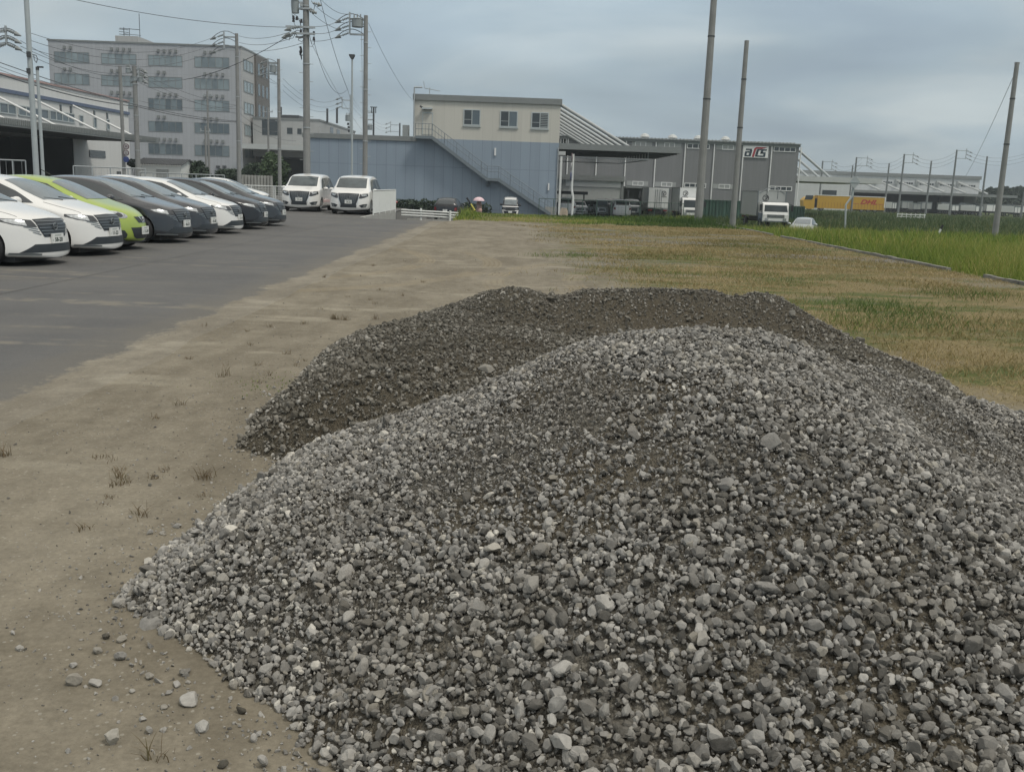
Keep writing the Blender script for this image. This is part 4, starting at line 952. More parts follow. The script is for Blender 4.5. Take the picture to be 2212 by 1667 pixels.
def white_far():
    Y = 236.0; x0 = at(1722, 380, Y).x - 6; x1 = at(2117, 390, Y).x; zt = at(1950, 382.5, Y).z
    t = thing('depot_warehouse', 'long white depot warehouse with a dark loading canopy far right', 'building', (x0, Y, SZ))
    zc = at(1950, 418, Y).z
    bx(x0, x1, Y, Y + 60, zc, zt).build('wall', M['white_panel_x'], t)
    bx(x0, x1 - 8, Y + 2, Y + 60, SZ, zc).build('dock_wall', M['dock_shade'], t)
    bx(x1 - 3, x1, Y + .5, Y + 60, SZ, zc).build('end_wall', M['beige_panel'], t)
    bx(x0 - .2, x1 + .2, Y - .3, Y + 60, zt, zt + .75).build('roof_fascia', M['fascia'], t)
    bx(at(1800, 415, Y).x, at(2140, 415, Y).x, Y - 13, Y - .01, zc - .2, zc + .35).build('canopy', M['fascia'], t)
    q = at(1722, 400, Y - 4); bx(x0, at(1800, 410, Y).x, Y - 13, Y - .02, SZ, at(1760, 393, Y - 13).z).build('front_wing', M['white_panel_x'], t)
    x0_, x1_, z0, z1 = rect_at(1776, 1807, 411, 424, Y - 13); MB().box(x0_, x1_, Y - 13.1, Y - 13.001, z0, z1).build('window', M['glass_dark'], t)
    zw1, zw0 = at(1950, 397, Y).z + .05, at(1950, 400, Y).z - .15
    for (ua, n) in ((1903, 6), (1962, 6), (2023, 6), (2085, 6), (2146, 6), (2207, 6)):
        pass
    for g_, (X0, X1) in enumerate(((600, 740), (797, 940), (1000, 1140), (1200, 1342), (1398, 1540), (1600, 1745))):
        ua, ub = (X0 / 3.282 + 2350) / 1.367, (X1 / 3.282 + 2350) / 1.367
        va, vb = ((440 + (X0 - 600) * .044) / 3.282 + 400) / 1.367, ((452 + (X0 - 600) * .044) / 3.282 + 400) / 1.367
        xa, xb, z0, z1 = rect_at(ua, ub, va - .4, vb + .6, Y)
        for k in range(6):
            xx = xa + (xb - xa) * k / 6; MB().box(xx, xx + (xb - xa) / 6 * .74, Y - .06, Y - .001, z0, z1).build('window', M['glass_dark'], t)
        us = (X0 - 30) / 3.282; xx = at((X0 - 28 + 2350 * 3.282) / 3.282 / 1.367, 400, Y).x
        s_ = MB(); s_.cyl((xx, Y - .1, zw1 + .6), (xx + 2, Y - 11, zc + .5), .22, n=6); s_.box(xx - .35, xx + .35, Y - .5, Y - .002, zw1 - .3, zw1 + .9); s_.build('tie_rod', M['shutter'], t)
    return t
white_far()
def low_shed():
    Y = 92.0; x0, x1, z0, z1 = rect_at(302, 391, 356, 388, Y)
    t = thing('storage_shed', 'small white corrugated roof shed in front of the office block', 'shed', (x0, Y, -.9))
    m = MB(); m.prism([(Y, -1.0), (Y, z1 - .05), (Y + 2.0, z1 + .45), (Y + 4, z1 - .2), (Y + 4, -1.0)], 'x', x0, x1 + .0); m.build('wall', M['white_paint'], t)
    r_ = MB()
    n = int((x1 - x0 + .8) / .22)
    for k in range(n): x = x0 - .3 + k * .22; r_.beam((x, Y - .35, z1 + .02), (x, Y + 2.0, z1 + .56), .12, .08); r_.beam((x, Y + 2.0, z1 + .56), (x, Y + 4.3, z1 - .2), .12, .08)
    r_.build('roof', M['dark_metal'], t)
    xa, xb, za, zb = rect_at(338, 365, 366, 385, Y); bx(xa, xb, Y - .05, Y - .001, za, zb).build('shutter_door', M['panel_light'], t)
low_shed()
def bike_roof():
    Y = 112.0; x0, x1, z0, z1 = rect_at(1203, 1270, 413.5, 420, Y)
    t = thing('carport', 'dark flat roofed carport over parked cars behind the fence', 'carport', (x0, Y, SZ))
    bx(x0, x1, Y, Y + 5, z0, z1).build('roof', M['dark_metal'], t)
    for k in range(3): MB().cyl((x0 + .4 + k * (x1 - x0 - .8) / 2, Y + .3, SZ), (x0 + .4 + k * (x1 - x0 - .8) / 2, Y + .3, z0), .08).build('post', M['dark_metal'], t)
bike_roof()
# retaining wall and concrete yard walls
def retaining():
    X = -6.78; m = MB(); m.box(X - .12, X + .04, 44.0, 55.6, -1.0, .06)
    tag(m.build('retaining_wall', M['concrete']), 'grey concrete retaining wall under the white mesh fence', 'wall')
    m = MB(); m.box(-6.7, -2.4, 61.0, 61.2, -1.35, -.55); tag(m.build('low_wall', M['concrete']), 'low concrete wall behind the white guard rail', 'wall')
    a, b_ = at(525, 400, 62), at(587, 400, 62); m = MB(); m.box(a.x, b_.x, 62, 62.15, -.5, at(555, 379.5, 62).z)
    for k in range(10): xx = a.x + (b_.x - a.x) * k / 9; m.box(xx - .06, xx + .06, 61.93, 61.998, -.5, at(555, 379.5, 62).z + .02)
    tag(m.build('block_wall', M['concrete']), 'grey block yard wall between the utility poles', 'wall')
retaining()
# ------------------------------------------------------------------ vehicles
mat('paint_white', (0.66, 0.66, 0.64), .32, var=.02, coat=.8); mat('paint_grey', (0.022, 0.025, 0.030), .25, .25, var=.04, coat=.9)
mat('paint_dark', (0.016, 0.019, 0.023), .24, .2, var=.04, coat=.9); mat('paint_black', (0.007, 0.008, 0.011), .25, .0, var=.02, coat=.3)
mat('paint_green', (0.285, 0.375, 0.060), .34, .1, var=.03, coat=.8); mat('paint_silver', (0.36, 0.39, 0.39), .35, .5, var=.03, coat=.6)
mat('paint_red', (0.25, 0.02, 0.02), .35, var=.03, coat=.6); mat('paint_blue', (0.03, 0.06, 0.12), .35, var=.03, coat=.6)
mat('trim_black', (0.018, 0.020, 0.022), .5, var=.1); mat('grille_dark', (0.030, 0.036, 0.042), .4, .2, var=.1); mat('bar_grey', (0.20, 0.22, 0.23), .3, .6, var=0)
mat('lamp_glass', (0.32, 0.34, 0.35), .12, .5, var=.5, scale=9); mat('lamp_dark', (0.06, 0.065, 0.07), .12, .2, var=.4, scale=8); mat('lamp_bright', (0.42, 0.44, 0.45), .15, .5, var=.55, scale=14)
mat('tail_red', (0.16, 0.012, 0.012), .25, var=.1); mat('plate', (0.66, 0.67, 0.65), .45, var=.02); mat('plate_ink', (0.02, 0.04, 0.03), .6, var=0); mat('plate_faint', (0.30, 0.34, 0.32), .6, var=0)
mat('van_glass', (0.055, 0.07, 0.075), .1, var=.4, scale=1.6, spec=.6); mat('lorry_glass', (0.035, 0.045, 0.05), .3, var=.3, scale=2, spec=.2); mat('windshield', (0.13, 0.155, 0.165), .07, var=.35, scale=1.6, spec=.8)  # windshield base is paled to carry the sky's reflection in its colour

def body_cage(S):
    st = S['st']; n = len(st); V = []; F = []; idx = {}
    def vid(p):
        V.append(p); return len(V) - 1
    T = []
    for i, q in enumerate(st):
        x, zc_, z2, zb, y2, wd = q[:6]; y1 = y2 * .55; pull = q[6] if len(q) > 6 else (0, 0, 0, q[7] if len(q) > 7 else 0)
        row = [(x - pull[0], 0, zc_), (x - pull[1], y1, zc_ - .006), (x - pull[2], y2, z2), (x - pull[3], wd, zb)]
        T.append(row)
    # half indices, mirrored later
    tid = [[vid(p) for p in row] for row in T]
    ring = [tid[0][k] for k in range(4)] + [tid[i][3] for i in range(1, n - 1)] + [tid[n - 1][k] for k in (3, 2, 1, 0)]
    nrm = []
    for j in range(len(ring)):
        if j < 3: nrm.append((1, 0, 'f'))
        elif j == 3: nrm.append((.6, .6, 'c'))
        elif j < len(ring) - 4: nrm.append((0, 1, 's'))
        elif j == len(ring) - 4: nrm.append((-.6, .6, 'c'))
        else: nrm.append((-1, 0, 'r'))
    offs = S['off']; zl = S['zl']; rows = [ring]
    for k, z in enumerate(zl):
        r_ = []
        for j, b_ in enumerate(ring):
            p = V[b_]; nx, ny, kind = nrm[j]; o = offs[kind][k]
            zz = z if isinstance(z, float) else z
            r_.append(vid((p[0] + nx * o, max(p[1] + ny * o, 0) if p[1] > 0 else 0, zz * 1.0)))
        rows.append(r_)
    quads = []
    for i in range(n - 1):
        for k in range(3): quads.append((tid[i][k], tid[i + 1][k], tid[i + 1][k + 1], tid[i][k + 1]))
    for a, b_ in zip(rows[:-1], rows[1:]):
        for j in range(len(ring) - 1): quads.append((a[j], a[j + 1], b_[j + 1], b_[j]))
    # mirror
    mirror = {}
    nv = len(V)
    for i in range(nv):
        if V[i][1] <= 1e-6: mirror[i] = i
        else: V.append((V[i][0], -V[i][1], V[i][2])); mirror[i] = len(V) - 1
    F = list(quads) + [tuple(mirror[i] for i in q)[::-1] for q in quads]
    bot = rows[-1]
    for j in range(1, len(bot) - 2): F.append((bot[j], bot[j + 1], mirror[bot[j + 1]], mirror[bot[j]]))
    F.append((bot[0], bot[1], mirror[bot[1]])); F.append((bot[-1], mirror[bot[-2]], bot[-2]))
    cre = [(tid[i][3], tid[i + 1][3]) for i in range(n - 1)] + [(tid[i][2], tid[i + 1][2]) for i in range(S.get('c0', 2), n - 2)]
    cre += [(mirror[a], mirror[b_]) for a, b_ in cre]
    return V, F, cre
def make_body(S, name='body'):
    V, F, cre = body_cage(S); me = bpy.data.meshes.new(name); me.from_pydata(V, [], F); me.update()
    b = bmesh.new(); b.from_mesh(me); bmesh.ops.recalc_face_normals(b, faces=b.faces)
    cl = b.edges.layers.float.get('crease_edge') or b.edges.layers.float.new('crease_edge'); b.verts.ensure_lookup_table()
    for a, c in cre:
        e = b.edges.get((b.verts[a], b.verts[c]))
        if e: e[cl] = S.get('crease', .45)
    b.to_mesh(me); b.free()
    o = bpy.data.objects.new(name, me); C.objects.link(o)
    md = o.modifiers.new('s', 'SUBSURF'); md.levels = 3; md.render_levels = 3
    cuts = []
    for wx in S['wheels']:
        for sy in (-1, 1):
            cb = MB().cyl((wx, sy * (S['w'] - .22), S['r'] + .0), (wx, sy * (S['w'] + .3), S['r'] + .0), S['r'] + .055, n=32).build('cut', M['black']); cuts.append(cb)
            bm_ = o.modifiers.new('b', 'BOOLEAN'); bm_.operation = 'DIFFERENCE'; bm_.object = cb; bm_.solver = 'FAST'
    bpy.context.view_layer.update()
    ev = o.evaluated_get(bpy.context.evaluated_depsgraph_get()); me2 = bpy.data.meshes.new_from_object(ev); me2.name = name
    me2.materials.clear(); me2.materials.append(M['paint_white'])
    me2.polygons.foreach_set('material_index', np.zeros(len(me2.polygons), np.int32))
    me2.polygons.foreach_set('use_smooth', np.ones(len(me2.polygons), bool))
    bpy.data.objects.remove(o)
    for c in cuts: bpy.data.objects.remove(c)
    try: me2.set_sharp_from_angle(angle=R(38))
    except Exception: pass
    b = bmesh.new(); b.from_mesh(me2); tree = BVHTree.FromBMesh(b); b.free()
    o2 = bpy.data.objects.new(name, me2); C.objects.link(o2)
    return o2, tree
def patch(tree, poly, axis, m, name, parent, off=.006, res=.05, side=1):
    """outline given in projection, cut into small faces and laid on the body: 'f' from the front (y,z), 'r' from the rear, 't' from above (x,y), 's' from the side (x,z)"""
    b = bmesh.new(); f = b.faces.new([b.verts.new((p[0], p[1], 0)) for p in poly])
    for ax in (0, 1):
        lo = min(p[ax] for p in poly); hi = max(p[ax] for p in poly); k = math.ceil(lo / res)
        while k * res < hi:
            co = [0, 0, 0]; no = [0, 0, 0]; co[ax] = k * res; no[ax] = 1
            bmesh.ops.bisect_plane(b, geom=b.verts[:] + b.edges[:] + b.faces[:], plane_co=co, plane_no=no, dist=1e-6); k += 1
    bad = []
    for v in b.verts:
        p, q = v.co.x, v.co.y
        if axis == 'f': o_, d = Vector((6, p, q)), Vector((-1, 0, 0))
        elif axis == 'r': o_, d = Vector((-6, p, q)), Vector((1, 0, 0))
        elif axis == 't': o_, d = Vector((p, q, 5)), Vector((0, 0, -1))
        else: o_, d = Vector((p, 4 * side, q)), Vector((0, -side, 0))
        h, nr, _, _ = tree.ray_cast(o_, d)
        if h is None: bad.append(v); continue
        if nr.dot(d) > 0: nr = -nr
        v.co = h + nr * off
    if bad: bmesh.ops.delete(b, geom=bad, context='VERTS')
    me = bpy.data.meshes.new(name); b.to_mesh(me); b.free(); me.materials.append(M[m])
    me.polygons.foreach_set('use_smooth', np.ones(len(me.polygons), bool))
    o = bpy.data.objects.new(name, me); C.objects.link(o); o.parent = parent
    return o
def mir(poly): return [(-a, b_) for a, b_ in poly][::-1]
def wheel_proto(r, wd=.19, spokes=5, hub='paint_silver'):
    """tyre with rim child; axis along y"""
    n = 28; prof = [(r * .66, -wd / 2), (r * .93, -wd / 2), (r, -wd * .32), (r, wd * .32), (r * .93, wd / 2), (r * .66, wd / 2)]
    t = MB(); vs = []
    for i in range(n):
        a = 2 * math.pi * i / n
        for pr, py in prof: vs.append((pr * math.cos(a), py, pr * math.sin(a)))
    k = len(prof); t.add(vs, [(i * k + j, i * k + (j + 1) % k, ((i + 1) % n) * k + (j + 1) % k, ((i + 1) % n) * k + j) for i in range(n) for j in range(k)])
    rm = MB()
    for s in (-1, 1):
        rm.cyl((0, s * wd * .20, 0), (0, s * wd * .46, 0), r * .17, r * .13, 12)
        for q in range(spokes):
            a = 2 * math.pi * q / spokes; rm.beam((r * .1 * math.cos(a), s * wd * .38, r * .1 * math.sin(a)), (r * .66 * math.cos(a), s * wd * .42, r * .66 * math.sin(a)), .05, .06)
    rm.cyl((0, -wd * .44, 0), (0, wd * .44, 0), r * .685, r * .685, 24, caps=False); rm.cyl((0, -wd * .1, 0), (0, wd * .1, 0), r * .66, r * .66, 20)
    return t, rm, hub
def add_wheels(S, t):
    for wx in S['wheels']:
        for sy in (-1, 1):
            tb, rb, hub = wheel_proto(S['r'], .20, S.get('spokes', 5))
            o = tb.build('wheel', M['rubber'], t, world=False, smooth=True); o.location = (wx, sy * (S['w'] - .115), S['r'])
            rb.build('rim', M[hub], o, world=False)
def plate(t, tree, y, z, txt, rear=False, sc_=1.0):
    d = -1 if not rear else 1
    h, nr, _, _ = tree.ray_cast(Vector((-6 * d, y, z)), Vector((d, 0, 0))); x = h.x + (-d) * .035
    s = -d
    m = MB(); m.box(min(x, x - s * .03), max(x, x - s * .03), y - .165 * sc_, y + .165 * sc_, z - .0825 * sc_, z + .0825 * sc_)
    o = m.build('licence_plate', M['plate'], t, world=False)
    def put(txt_, size, dy, dz, mm):
        vs, fs = text_mb(txt_, size, bold=.0035); q = MB(); q.add([(x + s * .002, y + s * (p[0] + dy) * sc_, z + (p[1] + dz) * sc_) for p in vs], fs); q.build('characters', M[mm], o, world=False)
    if txt: put(txt, .098, .018, -.022, 'plate_ink')
    q = MB()
    for k in range(6): q.box(x + s * .0015 - .0005, x + s * .0015 + .0005, y - .09 + k * .032, y - .09 + k * .032 + .022, z + .042, z + .066)
    q.box(x + s * .0015 - .0005, x + s * .0015 + .0005, y + s * -.15 - .008, y + s * -.15 + .008, z - .04, z - .01)
    q.build('small_marks', M['plate_faint'], o, world=False)
    return o
def mirror_part(t, x, y, z, m='paint_white'):
    for s in (-1, 1):
        b = bmesh.new(); bmesh.ops.create_icosphere(b, subdivisions=3, radius=1)
        for v in b.verts: v.co = Vector((v.co.x * .085, v.co.y * .12, v.co.z * .085))
        me = bpy.data.meshes.new('mirror'); b.to_mesh(me); b.free(); me.materials.append(M[m]); me.polygons.foreach_set('use_smooth', np.ones(len(me.polygons), bool))
        o = bpy.data.objects.new('mirror', me); C.objects.link(o); o.parent = t; o.location = (x, s * y, z)
        MB().box(-.02, .03, -s * .16 - .04, -s * .16 + .09, -.05, -.01).build('mirror_arm', M['trim_black'], o, world=False)
def underbody(S, t):
    MB().box(S['wheels'][1] - .5, S['wheels'][0] + .45, -S['w'] + .16, S['w'] - .16, S['zl'][-1] - .05, S['zl'][-1] + .12).build('underbody', M['black'], t, world=False)

NOTE = dict(st=[(1.97, .815, .80, .765, .60, .785, (0, .025, .12, .46)), (1.48, .945, .925, .86, .63, .835, (0, 0, 0, .18)), (1.02, 1.035, 1.015, .925, .665, .842), (.52, 1.285, 1.24, .945, .615, .845), (.02, 1.475, 1.425, .96, .555, .845), (-.70, 1.535, 1.48, .965, .555, .845), (-1.45, 1.475, 1.42, .99, .54, .84), (-1.83, 1.20, 1.16, .97, .60, .82), (-1.99, .93, .91, .88, .60, .76, (0, -.02, -.07, -.27))],
    zl=[.62, .42, .23, .12], off=dict(f=[.05, .075, .10, .08], s=[.02, .025, .01, -.05], c=[.06, .10, .13, .06], r=[.04, .07, .05, 0]), wheels=(1.24, -1.31), r=.315, w=.845, c0=3)
def note_car(label):
    S = NOTE; t = thing('hatchback_car', label, 'car'); body, tree = make_body(S); body.parent = t
    patch(tree, [(1.04, 0), (1.02, .33), (.965, .585), (.5, .555), (.10, .475), (.075, 0), (.10, -.475), (.5, -.555), (.965, -.585), (1.02, -.33)], 't', 'windshield', 'windscreen', t, off=.005)
    for s in (1, -1):
        patch(tree, [(.86, .985), (.42, 1.205), (.02, 1.355), (-.35, 1.41), (-.80, 1.425), (-1.18, 1.395), (-1.40, 1.25), (-1.45, 1.09), (-.9, 1.03), (0, 1.0)], 's', 'glass_dark', 'side_window', t, side=s)
        P = [(.45, .775), (.62, .79), (.775, .80), (.79, .755), (.70, .70), (.56, .665), (.41, .655)]
        hl = patch(tree, P if s > 0 else mir(P), 'f', 'lamp_dark', 'headlight', t)
        Q = [(.56, .765), (.70, .785), (.765, .785), (.74, .735), (.66, .70), (.56, .68)]
        patch(tree, Q if s > 0 else mir(Q), 'f', 'lamp_bright', 'lamp_lens', hl, off=.010)
        for k in range(3):
            z0 = .615 - k * .045; y0 = .405 - k * .022; W_ = [(y0, z0), (y0 + .20 - k * .03, z0 + .045), (y0 + .20 - k * .03, z0 + .058), (y0, z0 + .018)]
            patch(tree, W_ if s > 0 else mir(W_), 'f', 'bar_grey', 'trim_bar', t, off=.008)
        Wk = [(.40, .19), (.78, .205), (.78, .235), (.55, .23), (.40, .215)]
        patch(tree, Wk if s > 0 else mir(Wk), 'f', 'bar_grey', 'lip_accent', t, off=.006)
        g_ = [(1.0, .68), (1.35, .66), (1.70, .585), (1.70, .576), (1.35, .65), (1.0, .67)]
        patch(tree, g_ if s > 0 else mir2(g_), 't', 'trim_black', 'bonnet_gap', t, off=.003, res=.1)
    gr_ = patch(tree, [(-.42, .785), (0, .80), (.42, .785), (.39, .64), (.30, .49), (-.30, .49), (-.39, .64)], 'f', 'grille_dark', 'grille', t, off=.007)
    for k in range(5):
        z0 = .745 - k * .052; wd = .40 - max(0, k - 1) * .025; patch(tree, [(-wd, z0), (wd, z0), (wd, z0 + .012), (-wd, z0 + .012)], 'f', 'bar_grey', 'slat', gr_, off=.014)
    e = MB(); h, nr, _, _ = tree.ray_cast(Vector((6, 0, .66)), Vector((-1, 0, 0)))
    e.tube([(h.x + .03, .058 * math.cos(a * math.pi / 8), .665 + .058 * math.sin(a * math.pi / 8)) for a in range(17)], .009, 5); e.box(h.x + .022, h.x + .036, -.065, .065, .655, .675); e.build('emblem', M['bar_grey'], t, world=False)
    patch(tree, [(-.70, .235), (-.46, .235), (.46, .235), (.70, .235), (.50, .375), (-.50, .375)], 'f', 'grille_dark', 'lower_intake', t)
    patch(tree, [(-.50, 1.02), (.50, 1.02), (.44, 1.36), (-.44, 1.36)], 'r', 'glass_dark', 'rear_window', t)
    for s in (1, -1):
        P = [(.42, .82), (.76, .84), (.74, .95), (.42, .92)]; patch(tree, P if s > 0 else mir(P), 'r', 'tail_red', 'tail_light', t)
    mirror_part(t, .62, .93, 1.02); add_wheels(S, t); underbody(S, t)
    w_ = MB(); w_.tube([(1.03, .45, 1.045), (.93, -.02, 1.10)], .011); w_.tube([(1.06, -.10, 1.05), (.90, -.48, 1.09)], .011); w_.build('wiper', M['trim_black'], t, world=False)
    return t, tree
def mir2(poly): return [(a, -b_) for a, b_ in poly][::-1]
def repaint(t, m):
    for o in [t] + list(t.children):
        for c in [o] + list(o.children):
            if c.type != 'MESH': continue
            for s in c.material_slots:
                if s.material is M['paint_white']: s.link = 'OBJECT'; s.material = M[m]

car0, ctree = note_car('white hatchback nearest the camera at the left edge, plate 58-20')
ROWX = -8.02 - 2.03
def ypos(u): return (ROWX + 2.03) * FPX / (u - CX)
rowcars = [(117, 'paint_white', '58-20', None), (240, 'paint_white', '11-23', 'white hatchback second in the row, between the nearest white car and the green one'), (397, 'paint_grey', '46-51', 'dark grey hatchback right beside the lime green car'),
  (454.5, 'paint_grey', '41-05', 'dark grey hatchback between another grey hatchback and a white one'), (512, 'paint_white', '11-14', 'white hatchback parked between dark hatchbacks, farthest white one of the row'),
  (567, 'paint_black', '11-38', 'black hatchback next to last in the row'), (606, 'paint_dark', '71-13', 'dark hatchback at the far end of the row, nearest the white people carriers')]
def snug(o): return o
protos = {}
for i, (u, pm, txt, lab) in enumerate(rowcars):
    t = car0 if i == 0 else None
    if t is None:
        t = copy_tree(car_clean); t['label'] = lab
    else:
        car_clean = copy_tree(car0)          # plate-less source for the copies
    t['group'] = 'hatchbacks parked in a row on the asphalt'
    yw = R((-7.5, -6.5, -6, -4.5, -3, -1, -3)[i]); t.location = (ROWX + 2.03 - 2.03 * math.cos(yw), ypos(u) - 2.03 * math.sin(yw), .007); t.rotation_euler = (0, 0, yw)
    plate(t, ctree, 0, .46, txt)
    repaint(t, pm)
for q in list(car_clean.children):
    for q2 in list(q.children): bpy.data.objects.remove(q2)
    bpy.data.objects.remove(q)
bpy.data.objects.remove(car_clean)

# lime green compact
MIC = dict(st=[(1.80, .78, .77, .70, .50, .72, (0, .05, .17, .50)), (1.42, .935, .91, .82, .58, .80, (0, 0, .0, .20)), (.98, 1.03, 1.01, .91, .635, .83), (.55, 1.27, 1.22, .935, .60, .835), (.10, 1.46, 1.40, .95, .55, .835), (-.60, 1.53, 1.47, .955, .55, .835), (-1.25, 1.45, 1.39, .97, .53, .82), (-1.65, 1.18, 1.14, .95, .55, .79), (-1.82, .90, .88, .84, .52, .70, (0, -.03, -.10, -.32))],
    zl=[.60, .42, .28, .18], off=dict(f=[.08, .11, .10, .05], s=[.02, .02, 0, -.05], c=[.07, .10, .10, .02], r=[.05, .08, .06, 0]), wheels=(1.20, -1.22), r=.30, w=.83, c0=3, crease=.15)
def green_car():
    S = MIC; t = thing('compact_car', 'lime green rounded compact car parked between white and dark grey hatchbacks', 'car'); body, tree = make_body(S); body.parent = t
    patch(tree, [(1.0, 0), (.98, .3), (.92, .56), (.5, .54), (.16, .47), (.14, 0), (.16, -.47), (.5, -.54), (.92, -.56), (.98, -.3)], 't', 'windshield', 'windscreen', t)
    for s in (1, -1):
        patch(tree, [(.80, .97), (.45, 1.16), (.10, 1.33), (-.25, 1.40), (-.65, 1.415), (-1.0, 1.36), (-1.25, 1.18), (-1.22, 1.06), (-.6, 1.0)], 's', 'glass_dark', 'side_window', t, side=s)
        P = [(.55 + .135 * math.cos(a * .5236) + .05 * math.sin(a * .5236), .745 + .075 * math.sin(a * .5236)) for a in range(12)]
        hl = patch(tree, P if s > 0 else mir(P), 'f', 'lamp_bright', 'headlight', t, off=.008, res=.03)
        P = [(.53 + .045 * math.cos(a * .5236), .735 + .045 * math.sin(a * .5236)) for a in range(12)]
        patch(tree, P if s > 0 else mir(P), 'f', 'lamp_dark', 'lamp_lens', hl, off=.014, res=.03)
        P = [(.50, .26), (.64, .29), (.68, .36), (.62, .44), (.53, .42), (.49, .34)]
        patch(tree, P if s > 0 else mir(P), 'f', 'grille_dark', 'fog_recess', t)
        P = [(.38, .80), (.68, .82), (.66, .98), (.40, .94)]; patch(tree, P if s > 0 else mir(P), 'r', 'tail_red', 'tail_light', t)
    ug = patch(tree, [(-.27, .70), (.27, .70), (.19, .575), (-.19, .575)], 'f', 'grille_dark', 'grille', t)
    for s in (1, -1):
        P = [(.085, .695), (.125, .695), (.045, .575), (.01, .575)]; patch(tree, P if s > 0 else mir(P), 'f', 'chrome', 'grille_wing', ug, off=.014)
    e = MB(); h, nr, _, _ = tree.ray_cast(Vector((6, 0, .65)), Vector((-1, 0, 0))); e.tube([(h.x + .03, .045 * math.cos(a * math.pi / 8), .65 + .045 * math.sin(a * math.pi / 8)) for a in range(17)], .008, 5); e.box(h.x + .024, h.x + .036, -.05, .05, .643, .658); e.build('emblem', M['chrome'], t, world=False)
    patch(tree, [(-.42, .48), (.42, .48), (.36, .29), (.28, .245), (-.28, .245), (-.36, .29)], 'f', 'grille_dark', 'lower_intake', t)
    patch(tree, [(-.48, 1.0), (.48, 1.0), (.42, 1.33), (-.42, 1.33)], 'r', 'glass_dark', 'rear_window', t)
    mirror_part(t, .62, .91, 1.0); add_wheels(S, t); underbody(S, t); plate(t, tree, -.0, .415, '11-34')
    a = MB(); a.cyl((-.05, 0, 1.50), (-.28, 0, 1.62), .008); a.build('antenna', M['trim_black'], t, world=False)
    repaint(t, 'paint_green'); t.location = (ROWX + .12, ypos(309.5), .007); return t
green_car()

